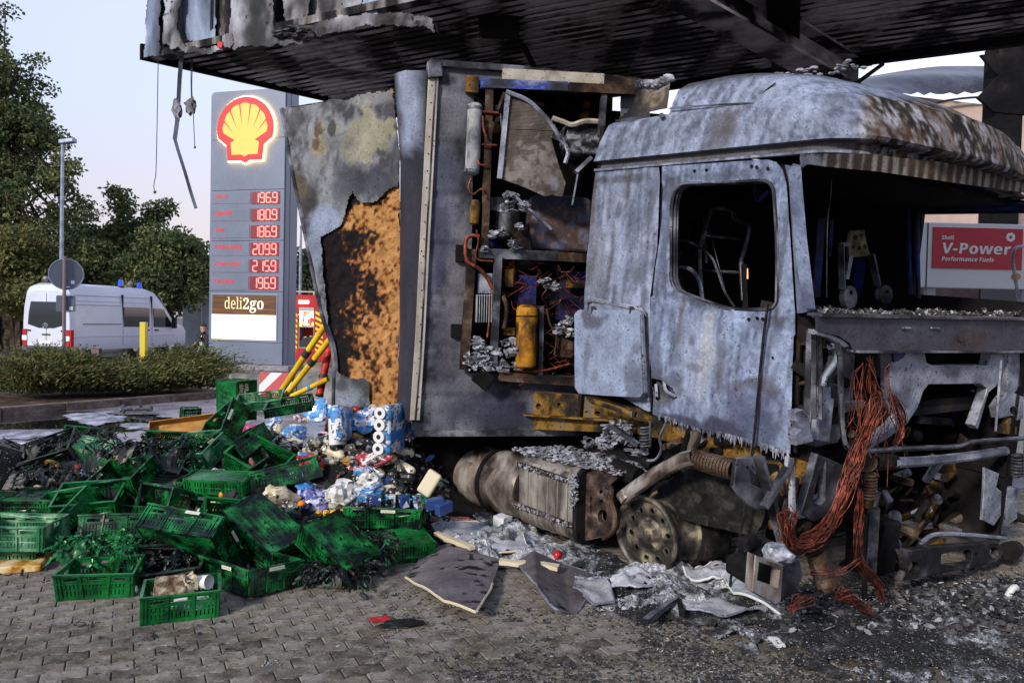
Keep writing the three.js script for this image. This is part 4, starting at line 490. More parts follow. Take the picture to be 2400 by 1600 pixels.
{
  const d = 9.4, fr = new Frame(P(2280, 600, d), V(1, 0, -.02), V(0, 1, 0)), T = thing('fuel_board', 'white board with red fuel advert panel seen through the cab', 'advert board', fr.o.clone().setY(-.03)); const q = (x, y) => fr.px(x, y), a = q(2120, 672), b = q(2480, 528), redA = q(2184, 628), redB = q(2398, 537);
  part(T, 'panel', fbox(fr, a[0], b[0], a[1], b[1], -.12, 0, .01), flat(.72, .68, .66, .5)); const rp = part(T, 'red_panel', fbox(fr, redA[0], redB[0], redA[1], redB[1], -.02, .012), flat(.5, .018, .03, .45)); part(T, 'post', [fbox(fr, a[0] + .3, a[0] + .4, -fr.o.y, a[1], -.1, -.02), fbox(fr, b[0] - .4, b[0] - .3, -fr.o.y, b[1], -.1, -.02)], flat(.3, .3, .3)); part(T, 'groove', fbox(fr, q(2172, 600)[0], q(2175, 600)[0], a[1], b[1] - .01, -.01, .004), flat(.06, .06, .06));
  const W = flat(.8, .77, .75, .5), l = (s, f, size, x, y, wpx, o = {}) => { const p = q(x, y); part(rp, 'lettering', text(fr, s, f, size, p[0], p[1], .013, { w: wpx * d / FOC, ...o }), W); }; l('Shell', fontBold, .05, 2206, 561, 28); l('V-Power', fontBold, .128, 2205, 593, 162, { skew: .12 }); l('Performance Fuels', fontBold, .05, 2205, 611, 122, { skew: .18 }); const [cx, cy] = q(2368, 556); part(rp, 'round_emblem', plate(fr, ellipse(cx, cy, .058, .058, 14).map(([x, y], i) => [cx + (x - cx) * (i % 2 ? 1 : .9), cy + (y - cy) * (i % 2 ? 1 : .9)]), [ellipse(cx, cy, .022, .022, 10)], .016, .006), W); const [ox, oy] = q(2382, 648); part(T, 'orange_badge', plate(fr, ellipse(ox, oy, .055, .045, 16), [], .014, .02), flat(.6, .25, .03, .5));
  const kd2 = 11, f2 = P(2300, 600, kd2), K = thing('kiosk', 'brown walled filling station kiosk behind the fuel board', 'building', V(f2.x + 2, -.03, -kd2 - 2)); part(K, 'wall', box(8, 3, 4, f2.x + 2.6, 1.47, -kd2 - 2), mottle([[0, [72, 58, 54]], [.5, [98, 80, 74]], [1, [122, 104, 96]]], { size: 2, px: 256, fx: 5, fy: 5 })); part(K, 'roof', box(8.4, .2, 4.4, f2.x + 2.6, 3.08, -kd2 - 2), flat(.1, .09, .09)); part(K, 'window', box(1.6, 1.1, .05, f2.x + .8, 1.9, -kd2 + .0), flat(.03, .03, .04, .1)); part(K, 'door', box(1, 2.1, .05, f2.x + 3, 1.03, -kd2 + .0), flat(.2, .2, .22, .3));
}
// ---------- burnt tractor unit ----------
const lin = (c) => c.map((v) => { v /= 255; return v <= .04045 ? v / 12.92 : ((v + .055) / 1.055) ** 2.4; });
const zA = (x, y) => [1340 + .3827 * x, 160 + .3827 * y], zB = (x, y) => [1840 + .3828 * x, 160 + .3828 * y], zC = (x, y) => [1840 + .3189 * x, 700 + .3189 * y], zD = (x, y) => [1700 + .3507 * x, 1050 + .3507 * y], zE = (x, y) => [1000 + .3316 * x, 980 + .3316 * y], zF = (x, y) => [1000 + .5166 * x, 150 + .5166 * y], zG = (x, y) => [1300 + .2806 * x, 660 + .2806 * y];
// colour of matter on a sheet: base and ragged patches, placed by pixel on the sheet's own plane
function paint(fr, z, base, patches, seed = 1) {
  const B = patches.map(([px, py, rx, ry, col, k = 1, soft = .35, n = .5, f = 7]) => { const s = fr.scalePx(px, py, z), c = fr.px(px, py, z); return { c, rx: rx * s, ry: ry * s, col: lin(col), k, soft, n, f }; });
  return (x, y) => { let c = typeof base === 'function' ? base(x, y) : lin(base); const v = 1 + .22 * fbm3(x * 9 + seed, y * 9, seed, 4); c = c.map((q) => q * v); B.forEach((b, i) => { const d = Math.hypot((x - b.c[0]) / b.rx, (y - b.c[1]) / b.ry) + b.n * 1.6 * fbm3(x * b.f + i * 3.7, y * b.f, seed + i, 4); const t = (1 - sstep(1 - b.soft, 1 + b.soft, d)) * b.k; if (t > 0) c = mix3(c, b.col, t); }); return c; };
}
const grainTex = dataTex(512, 512, (u, v) => { const a = pfbm(u, v, 6, 6, 5, 901), b = pfbm(u, v, 60, 60, 3, 905), s = pfbm(u, v, 70, 10, 3, 911); let g = 216 + (a - .5) * 90 + (b - .5) * 60 + (s - .5) * 16; if (b > .65) g -= 80 * sstep(.65, .73, b) * sstep(.4, .6, a); return [g, g, g]; });
const grainBump = dataTex(512, 512, (u, v) => .6 * pfbm(u, v, 40, 40, 3, 921) + .4 * pfbm(u, v, 8, 8, 3, 925), false);
const painted = (roughness = .7, metal = 0, size = .9, bump = .005) => { const m = new THREE.MeshPhysicalMaterial({ specularIntensity: .5, vertexColors: true, map: grainTex, bumpMap: grainBump, bumpScale: bump, roughness, metalness: metal, side: THREE.DoubleSide }); m.userData.size = size; return m; };
const matAsh = painted(.62, .1), matFlaky = painted(.8, 0, .6, .006), matFoamV = painted(.95, 0, .3, .012);
const matChar = matSoot, matRust = mottle([[0, [20, 17, 16]], [.35, [38, 31, 28]], [.6, [60, 45, 36]], [.82, [82, 63, 50]], [1, [104, 92, 82]]], { size: .8, px: 512, fx: 5, fy: 5, grain: 10, speck: .2, rough: .75, metal: .3, bump: .003 });
const matYellowRust = mottle([[0, [24, 21, 18]], [.38, [56, 44, 28]], [.58, [100, 72, 28]], [.78, [126, 92, 38]], [1, [98, 90, 80]]], { size: .7, px: 512, fx: 5, fy: 4, grain: 10, speck: .25, speckC: [18, 16, 14], rough: .75, bump: .003 });
const matSteel = mottle([[0, [30, 30, 34]], [.35, [62, 62, 68]], [.65, [96, 96, 104]], [1, [132, 130, 136]]], { size: .8, px: 512, fx: 5, fy: 5, grain: 10, speck: .2, rough: .55, metal: .35, bump: .002 });
const matPale = mottle([[0, [74, 74, 84]], [.4, [116, 118, 130]], [.7, [146, 148, 160]], [1, [176, 176, 184]]], { size: .8, px: 512, fx: 4, fy: 5, grain: 10, speck: .25, speckC: [40, 38, 40], rough: .6, metal: .2, bump: .002 });
const matBlueLit = mottle([[0, [12, 13, 24]], [.4, [18, 25, 64]], [.7, [26, 42, 118]], [1, [50, 54, 84]]], { size: .6, px: 256, fx: 4, fy: 4, grain: 10, speck: .25, rough: .6, bump: .002 });  // blue emergency light put into the metal colour
const matCopper = mottle([[0, [58, 26, 20]], [.5, [108, 48, 34]], [1, [150, 78, 54]]], { size: .2, px: 256, fx: 6, fy: 6, grain: 12, rough: .5, metal: .35, bump: 0 });
const matTank = mottle([[0, [40, 34, 32]], [.3, [76, 66, 60]], [.55, [108, 96, 88]], [.8, [136, 126, 118]], [1, [158, 152, 148]]], { size: .9, px: 512, fx: 9, fy: 3, grain: 8, rough: .42, metal: .2, bump: .001 });
const matTankBrown = mottle([[0, [38, 35, 33]], [.35, [70, 64, 59]], [.6, [104, 96, 88]], [1, [146, 140, 132]]], { size: .9, px: 512, fx: 10, fy: 3, grain: 8, rough: .5, metal: .15, bump: .001 });
const matAshLump = mottle([[0, [62, 62, 67]], [.35, [104, 104, 111]], [.7, [144, 144, 152]], [1, [186, 186, 194]]], { size: .3, px: 256, fx: 5, fy: 5, grain: 14, speck: .22, speckC: [50, 48, 50], speckF: 30, rough: .9, bump: .004 });
const matBlackRubber = mottle([[0, [10, 10, 10]], [.6, [24, 23, 22]], [1, [52, 49, 46]]], { size: .5, px: 256, fx: 6, fy: 6, grain: 6, rough: .8, bump: .006 });
const strip = (cols) => { const pos = [], idx = [], uv = [], n = cols[0].length; cols.forEach((c, i) => c.forEach((p, j) => { pos.push(p.x, p.y, p.z); uv.push(i * .12, p.y); if (i < cols.length - 1 && j < n - 1) { const k = i * n + j; idx.push(k, k + n, k + 1, k + 1, k + n, k + n + 1); } })); const g = new THREE.BufferGeometry(); g.setAttribute('position', new THREE.Float32BufferAttribute(pos, 3)); g.setAttribute('uv', new THREE.Float32BufferAttribute(uv, 2)); g.setIndex(idx); g.computeVertexNormals(); return g; };
const resample = (pts, n) => { const L = [0]; for (let i = 1; i < pts.length; i++) L.push(L[i - 1] + pts[i].distanceTo(pts[i - 1])); const o = []; for (let k = 0; k < n; k++) { const t = L[L.length - 1] * k / (n - 1); let i = 1; while (i < pts.length - 1 && L[i] < t) i++; o.push(pts[i - 1].clone().lerp(pts[i], (t - L[i - 1]) / (L[i] - L[i - 1] || 1))); } return o; };

const cabC = P(1858, 740, 4.5), pit = 5 * Math.PI / 180, h0 = V(.588, 0, .809).normalize(), cabH = h0.clone().multiplyScalar(Math.cos(pit)).add(V(0, -Math.sin(pit), 0)), cabU = V(0, Math.cos(pit), 0).addScaledVector(h0, Math.sin(pit));
const sF = new Frame(cabC, cabH, cabU), WC = 2.5, aF = .30, fF = new Frame(sF.at(aF, 0, -.08), sF.ez.clone().negate(), cabU);
const wheelC = P(1512, 1255, 5.25), chF = new Frame(G(1360, 1283, .08), V(.63, 0, .777), V(0, 1, 0));
const truck = thing('burnt_truck', 'burnt out lorry tractor with ash pale cab and empty windows', 'truck', V(sF.at(-.8, 0, -1).x, 0, sF.at(-.8, 0, -1).z));
{
  // rear side wall of the cab
  const wallPts = sF.list([[1397, 398], [1546, 392], [1548, 420], [1540, 581], [1524, 692], [1523, 966], [1508, 960], [1457, 930], [1372, 906], [1367, 696], [1376, 592]]); const streak = (x, y) => { const s = .5 + .5 * fbm3(x * 26, y * 3.2, 4, 3) * 1.9 + .3 * fbm3(x * 5, y * 4, 6, 3) + .5 * fbm3(x * 40, y * 30, 2, 2); return mix3(lin([108, 114, 134]), lin([168, 177, 200]), Math.max(0, Math.min(1, s))); };
  part(truck, 'cab_wall', sheet(sF, wallPts, [], .014, (x, y) => .02 * fbm3(x * 3.2, y * 2.6, 5) + .004 * fbm3(x * 14, y * 10, 5), { color: paint(sF, 0, streak, [[1400, 640, 34, 90, [128, 128, 128], .5, .5], [1450, 490, 14, 18, [92, 98, 112], .8], [1500, 640, 26, 34, [104, 108, 120], .7, .5], [1385, 560, 12, 140, [98, 94, 92], .6, .5], [1530, 430, 22, 34, [110, 116, 134], .6, .5], [1440, 780, 90, 60, [150, 160, 188], .5], [1385, 900, 60, 26, [70, 70, 78], .7], [1470, 440, 10, 60, [96, 92, 92], .6, .5, .9, 12], [1430, 600, 8, 80, [104, 100, 98], .6, .5, .9, 12], [1390, 440, 12, 50, [90, 84, 80], .7, .4, .9, 14], [1460, 420, 80, 9, [80, 78, 84], .7, .4, .9, 16], [1520, 560, 8, 120, [88, 90, 104], .6, .4, .9, 16]], 2) }), matAsh, { keepUV: true });
  // door
  const win = [[1581, 451], [1590, 438], [1608, 430], [1700, 427], [1786, 423], [1804, 428], [1814, 443], [1820, 520], [1823, 600], [1822, 703], [1816, 718], [1803, 724], [1760, 726], [1704, 724], [1650, 708], [1589, 684], [1578, 668], [1573, 646], [1573, 560], [1575, 485]];
  const dpx = [[1554, 390], [1700, 381], [1800, 374], [1822, 380], [1836, 398], [1843, 430], [1852, 560], [1864, 734], [1862, 800], [1858, 969], [1854, 1064], [1777, 1044], [1698, 1019], [1600, 991], [1530, 971], [1529, 692], [1546, 581], [1553, 430]];
  const doorPts = sF.list(dpx), hole = sF.list(win), hx = sF.px(1560, 912); const doorDisp = (x, y) => { const crease = y < sF.px(1600, 715)[1] + (x - sF.px(1600, 715)[0]) * -.12 ? .014 : 0; const low = -.05 * sstep(-.55, -1.1, y + .25 * x); return crease + .02 * Math.sin(Math.max(0, Math.min(1, (x + 1.25) / 1.2)) * Math.PI) + .018 * fbm3(x * 3.6, y * 3, 8) + .004 * fbm3(x * 15, y * 12, 3) + low * .5; };
  const door = part(truck, 'door', sheet(sF, doorPts, [hole, sF.list([[1531, 886], [1552, 890], [1581, 910], [1592, 932], [1569, 943], [1538, 938], [1530, 900]])], .012, doorDisp, { color: paint(sF, 0, (x, y) => mix3(lin([98, 105, 130]), lin([162, 174, 203]), Math.max(0, Math.min(1, .58 + fbm3(x * 6, y * 3, 9, 3) * .6 + fbm3(x * 34, y * 3.4, 5, 3) * .9 + fbm3(x * 40, y * 34, 5, 2) * .7))), [[1600, 990, 80, 18, [74, 74, 94], .9, .3, .5], [1775, 1005, 84, 56, [84, 86, 108], .85, .4, 1, 7], [1700, 1010, 60, 24, [66, 66, 88], .9, .3], [1750, 960, 44, 40, [84, 88, 120], .6, .25], [1800, 1010, 50, 36, [96, 104, 130], .8], [1840, 1040, 26, 30, [150, 164, 190], .8], [1650, 850, 60, 90, [184, 192, 214], .5, .6], [1668, 760, 16, 40, [198, 200, 204], .7, .5], [1660, 850, 22, 60, [196, 200, 208], .6, .5], [1598, 830, 14, 70, [96, 102, 118], .5, .4, .9, 14], [1640, 862, 26, 10, [110, 112, 122], .6, .3, .9, 12], [1630, 800, 10, 14, [80, 84, 100], .6, .3, .8, 14], [1540, 860, 16, 90, [96, 102, 124], .7, .4, .8, 14], [1560, 912, 50, 40, [90, 92, 104], .7, .4, .8, 12], [1790, 900, 50, 14, [96, 92, 104], .7, .4, .7, 12], [1730, 900, 26, 12, [100, 98, 108], .6, .4, .7, 12], [1848, 560, 8, 200, [150, 160, 186], .7], [1575, 440, 30, 26, [70, 72, 84], .7, .4, .9, 16], [1700, 412, 120, 10, [86, 90, 104], .6, .4, .9, 16], [1562, 600, 9, 90, [78, 82, 96], .7, .4, .9, 16], [1640, 700, 70, 12, [82, 86, 102], .7, .4, .9, 16], [1832, 620, 7, 120, [80, 84, 98], .7, .4, .9, 16], [1820, 745, 22, 20, [60, 60, 70], .8, .4, .9, 16], [1600, 770, 10, 60, [112, 100, 92], .5, .4, .9, 10], [1700, 830, 8, 80, [104, 100, 104], .5, .5, .9, 12], [1560, 560, 10, 140, [112, 118, 138], .7], [1800, 760, 34, 14, [96, 100, 118], .6]], 3) }), matAsh, { keepUV: true, label: 'pale ash coated passenger door with empty window' });  // bluish cast of the blue flashers is mixed into the ash colour
  const loop = (pts, z, r, n = 80) => { const c = new THREE.CatmullRomCurve3(pts.map(([x, y]) => sF.at(x, y, z)), true, 'catmullrom', .3); return new THREE.TubeGeometry(c, n, r, 6, true); };
  part(door, 'window_seal', [loop(hole, .004, .012), loop(hole, -.03, .014), loop(hole, -.055, .012)], matSteel); part(door, 'inner_panel', plate(sF, doorPts.map(([x, y]) => [x * .995 - .002, y]), [hole], -.06, .02), matChar);
  part(door, 'handle_recess', plate(sF, sF.list([[1526, 880], [1556, 884], [1588, 908], [1600, 938], [1570, 950], [1530, 944]]), [], -.05, .01), matSteel); part(door, 'handle', tube([sF.pw(1557, 893, .0), sF.pw(1562, 915, .012), sF.pw(1585, 930, .0)], .012, 6, 16), matPale); part(door, 'handle_pivot', [tube([sF.pw(1538, 900, -.02), sF.pw(1540, 930, -.01)], .012, 6, 8)], matPale);
  for (const [x, y] of [[1628, 400], [1656, 398], [1762, 389], [1774, 391], [1800, 394], [1755, 748], [1775, 745], [1788, 747], [1706, 752], [1812, 838]]) part(door, 'bolt_hole', cyl(sF.pw(x, y, .0), sF.pw(x, y, .022), .011, .009, 8), matChar); part(door, 'seam', [tube(sF.list([[1553, 430], [1546, 581], [1530, 690], [1527, 966]]).map(([x, y]) => sF.at(x, y, .002)), .007, 5, 30)], matChar); { const R = rng(6); part(door, 'melted_drip', Array.from({ length: 120 }, (_, i) => { const t = R(), px = mix(1540, 1850, t), py = mix(974, 1062, t); const s = sF.pw(px, py, .005); return cyl(s.clone().add(V(0, .015, 0)), s.clone().add(V((R() - .5) * .02, -.015 - .055 * R() * R(), (R() - .5) * .02)), .008, .002, 4); }), matPale, { kind: 'stuff' }); }
  part(truck, 'hanging_cable', tube([[1800, 712], [1796, 745], [1789, 800], [1781, 880], [1774, 960], [1766, 1040], [1756, 1120], [1740, 1230], [1718, 1330], [1712, 1372], [1716, 1390]].map(([x, y]) => sF.pw(x, y, .06)), .009, 6, 60), matBlackRubber);
  // locker flap standing off the wall
  const fl = sF.list([[1346, 736], [1356, 726], [1490, 726], [1500, 735], [1508, 920], [1500, 931], [1420, 927], [1356, 922], [1347, 908]], .1), flapM = sheet(sF, fl, [], .012, (x, y) => .1 + .01 * fbm3(x * 3, y * 3, 3), { color: paint(sF, .1, [154, 165, 190], [[1395, 750, 34, 20, [96, 94, 108], .85, .3, .7], [1375, 830, 10, 60, [104, 104, 120], .7, .4], [1490, 880, 30, 50, [100, 104, 122], .75, .4, .9, 12], [1440, 830, 40, 40, [172, 183, 208], .6, .6], [1395, 880, 10, 12, [120, 120, 134], .6]], 7) }); const flap = part(truck, 'locker_flap', flapM, matAsh, { keepUV: true, label: 'pale square locker flap standing off the cab wall' }); part(flap, 'edge', [plate(sF, fl, [], .094, .045, .01)], matPale); part(truck, 'locker_recess', pplate(sF, [[1370, 700], [1385, 697], [1500, 718], [1514, 735], [1520, 940], [1505, 940], [1372, 905]], [[[1376, 708], [1386, 704], [1496, 724], [1505, 738], [1508, 930], [1376, 898]]], .018, .03, .006), matPale); part(truck, 'flap_hinge', [bar(sF.pw(1390, 722, .02), sF.pw(1390, 730, .1), .03), bar(sF.pw(1480, 722, .02), sF.pw(1480, 730, .1), .03)], matSteel);
  // roof: rings in plan, lofted upward
  const ring = (b, ar, af, zs, zf, r, bulge) => { const o = []; const side = 12; for (let i = 0; i < side; i++) o.push([mix(ar, af - r, i / side), zs]); for (let i = 0; i <= 8; i++) { const t = i / 8 * Math.PI / 2; o.push([af - r + r * Math.sin(t), zs - r + r * Math.cos(t)]); } for (let i = 1; i < 14; i++) { const t = i / 14; o.push([af + bulge * Math.sin(t * Math.PI), mix(zs - r, zf + r, t)]); } for (let i = 0; i <= 8; i++) { const t = i / 8 * Math.PI / 2; o.push([af - r + r * Math.cos(t), zf + r - r * Math.sin(t)]); } for (let i = 1; i <= side; i++) o.push([mix(af - r, ar, i / side), zf]); return o.map(([a, z]) => sF.at(a, b, z)); };
  const bL = sF.px(1610, 383)[1], bE = sF.px(1610, 358)[1], bC = sF.px(1650, 250)[1], bT = sF.px(1700, 174, -.22)[1], aR = sF.px(1397, 390)[0], aS = sF.px(1571, 220, -.05)[0];
  const smoothRing = (rings) => strip(rings.map((r) => r)); const colr = (g) => { const p = g.attributes.position, col = [], q = V(), inv = sF.m.clone().invert(); for (let i = 0; i < p.count; i++) { q.set(p.getX(i), p.getY(i), p.getZ(i)).applyMatrix4(inv); const front = sstep(.02, .16, q.x - .12 + .14 * fbm3(q.x * 5, q.y * 5, q.z * 5) + sstep(-.1, -.35, q.z) * .1); const n = fbm3(q.x * 8, q.y * 5, q.z * 8, 4), n2 = fbm3(q.z * 26 + 4, q.y * 13 - q.z * 9, q.x * 16, 4), n4 = fbm3(q.x * 40, q.y * 34, q.z * 40, 3); let side = mix3(lin([98, 104, 122]), lin([162, 171, 194]), Math.max(0, Math.min(1, .55 + n * .7 + n4 * 1 + .9 * fbm3((q.x + q.z) * 30, q.y * 3, 7, 3)))); if (q.y < bE - .004 && q.y > bL + .012) side = mix3(side, lin([96, 88, 86]), .8); side = mix3(side, lin([100, 94, 98]), .9 * (1 - sstep(.02, .14, Math.hypot((q.x + .62) / 1.3, (q.y - bE - .12) / 1.6) + .1 * n))); let fr2 = ramp([[0, lin([34, 30, 30])], [.4, lin([70, 62, 58])], [.55, lin([112, 96, 82])], [.7, lin([146, 142, 146])], [1, lin([184, 182, 190])]], Math.max(0, Math.min(1, .5 + 1.5 * n2 + .5 * n + .7 * n4))); if (n > .12) fr2 = mix3(fr2, lin([96, 68, 44]), sstep(.12, .25, n) * .6); const top = sstep(bT - .12, bT - .02, q.y + .05 * n); let c = mix3(side, fr2, front); c = mix3(c, lin([58, 54, 54]), top * .8); col.push(...c); } g.setAttribute('color', new THREE.Float32BufferAttribute(col, 3)); return g; };
  const fine = (rings, k) => { const o = []; for (let i = 0; i < rings.length - 1; i++) for (let j = 0; j < k; j++) o.push(rings[i].map((p, q) => p.clone().lerp(rings[i + 1][q], j / k))); o.push(rings[rings.length - 1]); return o.map((r) => resample(r, 400)); };
  const zf = -WC; const low = fine([ring(bL - .004, aR + .02, .16, -.02, zf + .02, .2, .06), ring(bL - .002, aR, .24, .016, zf - .016, .24, .08), ring(bL + .016, aR, .24, .018, zf - .018, .24, .08), ring(bL + .02, aR + .01, .22, -.022, zf + .022, .24, .08), ring(bE - .012, aR + .01, .24, -.024, zf + .024, .24, .08), ring(bE, aR, .32, .03, zf - .03, .28, .10), ring(bE + .02, aR + .005, .34, .024, zf - .02, .28, .10), ring(mix(bE, bC, .5), aR + .03, .30, .008, zf, .32, .12), ring(bC - .02, aR + .07, .22, -.03, zf + .03, .36, .14), ring(bC, aR + .1, .18, -.05, zf + .05, .36, .14)], 7);
  const roof = part(truck, 'roof', colr(strip(low)), matFlaky, { smooth: 1.0, label: 'burnt curved roof, pale at the side and flaking brown in front' });
  const up = fine([ring(bC - .005, aS, .17, -.055, zf + .055, .36, .14), ring(mix(bC, bT, .35), aS, .02, -.085, zf + .12, .4, .14), ring(mix(bC, bT, .7), aS, -.18, -.13, zf + .24, .42, .12), ring(mix(bC, bT, .93), aS + .02, -.42, -.21, zf + .42, .42, .1), ring(bT, aS + .05, -.64, -.36, zf + .7, .3, .08), ring(bT + .012, aS + .14, -.8, -.7, zf + .95, .15, .05)], 7); part(roof, 'raised_roof', colr(strip(up)), matFlaky, { smooth: 1.0 }); part(roof, 'roof_cap', [plate(new Frame(sF.at(0, bC - .01, 0), sF.ex, sF.ez.clone().negate()), [[aR + .12, .06], [aS + .1, .06], [aS + .1, WC - .06], [aR + .12, WC - .06]], [], 0, .02), plate(new Frame(sF.at(0, bT - .005, 0), sF.ex, sF.ez.clone().negate()), [[aS + .08, .5], [-.8, .5], [-.8, WC - .85], [aS + .08, WC - .85]], [], 0, .02), plate(new Frame(sF.at(aS + .02, 0, 0), sF.ez.clone().negate(), sF.ey), [[.08, bC], [WC - .1, bC], [WC - .75, bT - .03], [.3, bT - .03]], [], 0, .02)], matChar);
  part(roof, 'torn_rear_fairing', sheet(sF, sF.list([[1568, 250], [1572, 192], [1545, 188], [1500, 196], [1492, 225], [1470, 262], [1440, 284]], -.12), [], .02, (x, y) => -.12 + .03 * fbm3(x * 4, y * 4, 6), { rag: .03, ragF: 10, color: paint(sF, -.12, [86, 78, 72], [[1540, 200, 40, 10, [186, 182, 180], .9, .4, .8, 16], [1530, 225, 26, 14, [170, 150, 130], .6, .3, 1, 18]], 4) }), matFlaky, { keepUV: true }); part(roof, 'ash_crust', Array.from({ length: 26 }, (_, i) => lump(.018 + .012 * hash(i, 2, 3), i, 1, .4).scale(1.7, .8, 1).translate(...sF.pw(1492 + i * 3.1, 196 - (i > 18 ? (i - 18) * 2 : 0) + 4 * Math.sin(i * 2.3), -.11).toArray())), matAshLump, { kind: 'stuff' });
   part(roof, 'panel_seam', [tube([[1818, 194], [1795, 212], [1768, 241]].map(([x, y]) => sF.pw(x, y, -.075)), .005, 5, 14), tube([[1570, 254], [1660, 247], [1761, 243], [1818, 258], [1846, 282], [1860, 310]].map(([x, y]) => sF.pw(x, y, -.035)), .006, 5, 30)], matSteel); part(roof, 'vent_slot', plate(sF, sF.list([[1902, 314], [1921, 314], [1921, 326], [1902, 326]], .02), [], .0, .06), flat(.004, .004, .004)); part(roof, 'screw', cyl(sF.pw(1551, 270, -.02), sF.pw(1551, 270, .015), .018, .016, 10), matSteel); { const R = rng(3); part(roof, 'flaked_edge', Array.from({ length: 60 }, () => { const t = R(); const a = mix(aS, -.1, t); return lump(.008 + .01 * R(), R() * 99, 1, .4).scale(1.6, .7, 1).translate(...sF.at(a, bT + .012, -.45 - .2 * R()).toArray()); }), matAshLump, { kind: 'stuff' }); }
  // windscreen surround and front pillar
  const pc = (pts, fr, z) => resample(pts.map(([x, y]) => fr.pw(x, y, z)), 24), doorEdge = pc([[1840, 386], [1850, 430], [1858, 560], [1869, 734]], sF, -.03), wsEdge = pc([[1880, 388], [1879, 410], [1892, 560], [1912, 724]], fF, 0), mid = doorEdge.map((p, i) => p.clone().lerp(wsEdge[i], .5).addScaledVector(sF.ez, .05).addScaledVector(sF.ex, .04)), gr = doorEdge.map((p, i) => p.clone().lerp(wsEdge[i], .22).addScaledVector(sF.ez, -.03)); const pil = strip([doorEdge, gr, mid, wsEdge, wsEdge.map((p) => p.clone().addScaledVector(sF.ex, -.09).addScaledVector(sF.ez, -.02))]); { const p = pil.attributes.position, c = []; for (let i = 0; i < p.count; i++) { const n = fbm3(p.getX(i) * 9, p.getY(i) * 9, p.getZ(i) * 9, 3); c.push(...mix3(lin([112, 121, 148]), lin([172, 184, 214]), Math.max(0, Math.min(1, .5 + n * 1.6)))); } pil.setAttribute('color', new THREE.Float32BufferAttribute(c, 3)); } part(truck, 'front_pillar', pil, matAsh, { smooth: .7 });
  const hd = part(truck, 'windscreen_header', sheet(fF, fF.list([[1876, 360], [2031, 360], [2223, 382], [2440, 416], [2440, 460], [2400, 451], [2223, 426], [2070, 403], [1936, 390], [1896, 384], [1884, 392], [1880, 404]], .03), [], .016, (x, y) => .03 + .01 * fbm3(x * 5, y * 5, 1), { color: paint(fF, .03, (x, y) => mix3(lin([66, 56, 50]), lin([168, 152, 138]), sstep(-.1, .5, Math.sin(x * 55) * .5 + fbm3(x * 9, y * 9, 2, 3))), [[1900, 380, 50, 14, [140, 146, 160], .8], [2200, 400, 120, 12, [96, 66, 44], .5, .4, .8, 12]], 8) }), matFlaky, { keepUV: true });
  // beam under the windscreen
  const beam = part(truck, 'front_beam', sheet(fF, fF.list([[1910, 737], [2000, 739], [2450, 748], [2450, 822], [2000, 821], [1992, 804], [1966, 787], [1912, 774]], .04), [], .016, (x, y) => .04 + .006 * fbm3(x * 3, y * 3, 3), { color: paint(fF, .04, [82, 80, 92], [[2020, 780, 50, 40, [96, 90, 98], .7, .6], [2270, 800, 60, 26, [84, 62, 44], .7, .5, .7], [2160, 770, 90, 26, [98, 100, 112], .6, .6], [1940, 755, 40, 20, [64, 64, 78], .7]], 6) }), matAsh, { keepUV: true }); part(beam, 'flange', [bar(fF.pw(1910, 737, .02), fF.pw(2450, 748, .02), .09, .016, cabU), bar(fF.pw(2000, 822, .02), fF.pw(2450, 823, .02), .08, .014, cabU)], matSteel); for (const [x, y] of [[2125, 768], [2193, 768]]) part(beam, 'bracket', bar(fF.pw(x - 9, y, .05), fF.pw(x + 9, y, .05), .012, .008, cabU), matPale); part(beam, 'bolt', cyl(fF.pw(2255, 795, .03), fF.pw(2255, 795, .06), .018, .016, 10), matChar);
  // inside of the cab
  const farHole = sF.list([[2162, 690], [2160, 520], [2166, 506], [2178, 501], [2376, 497], [2480, 505], [2500, 690]], -WC + .02); { const hx0 = farHole[1][0], hy1 = farHole[3][1], hy0 = farHole[0][1]; part(truck, 'far_side_wall', [plate(sF, [[aR, -1.15], [hx0, -1.15], [hx0, bL], [aR, bL]], [], -WC + .02, .05), plate(sF, [[hx0, hy1], [.3, hy1], [.3, bL], [hx0, bL]], [], -WC + .021, .05), plate(sF, [[hx0, -1.15], [.3, -1.15], [.3, hy0], [hx0, hy0]], [], -WC + .021, .05)], matChar); } { const g = sF.list([[2156, 700], [2153, 520], [2160, 500], [2176, 493], [2376, 489], [2490, 497]], -WC + .03); part(truck, 'far_window_frame', [tube(g.map(([x, y]) => sF.at(x, y, -WC + .05)), .022, 6, 40), tube(g.map(([x, y]) => sF.at(x - .07, y + .03, -WC + .05)), .02, 6, 40)], matBlueLit); }
  part(truck, 'rear_wall', plate(new Frame(sF.at(aR + .03, 0, 0), sF.ez.clone().negate(), cabU), [[.02, -1.0], [WC, -1.0], [WC, bC - .02], [.02, bC - .02]], [], 0, .04), matChar); part(truck, 'cab_floor', plate(new Frame(sF.at(0, -.52, 0), sF.ex, sF.ez.clone().negate()), [[aR, .06], [.2, .06], [.2, WC], [aR, WC]], [], 0, .05), matChar); part(truck, 'headliner', plate(new Frame(sF.at(0, bL - .02, 0), sF.ex, sF.ez.clone().negate()), [[aR + .05, .08], [.1, .08], [.1, WC - .08], [aR + .05, WC - .08]], [], 0, .03), matChar);
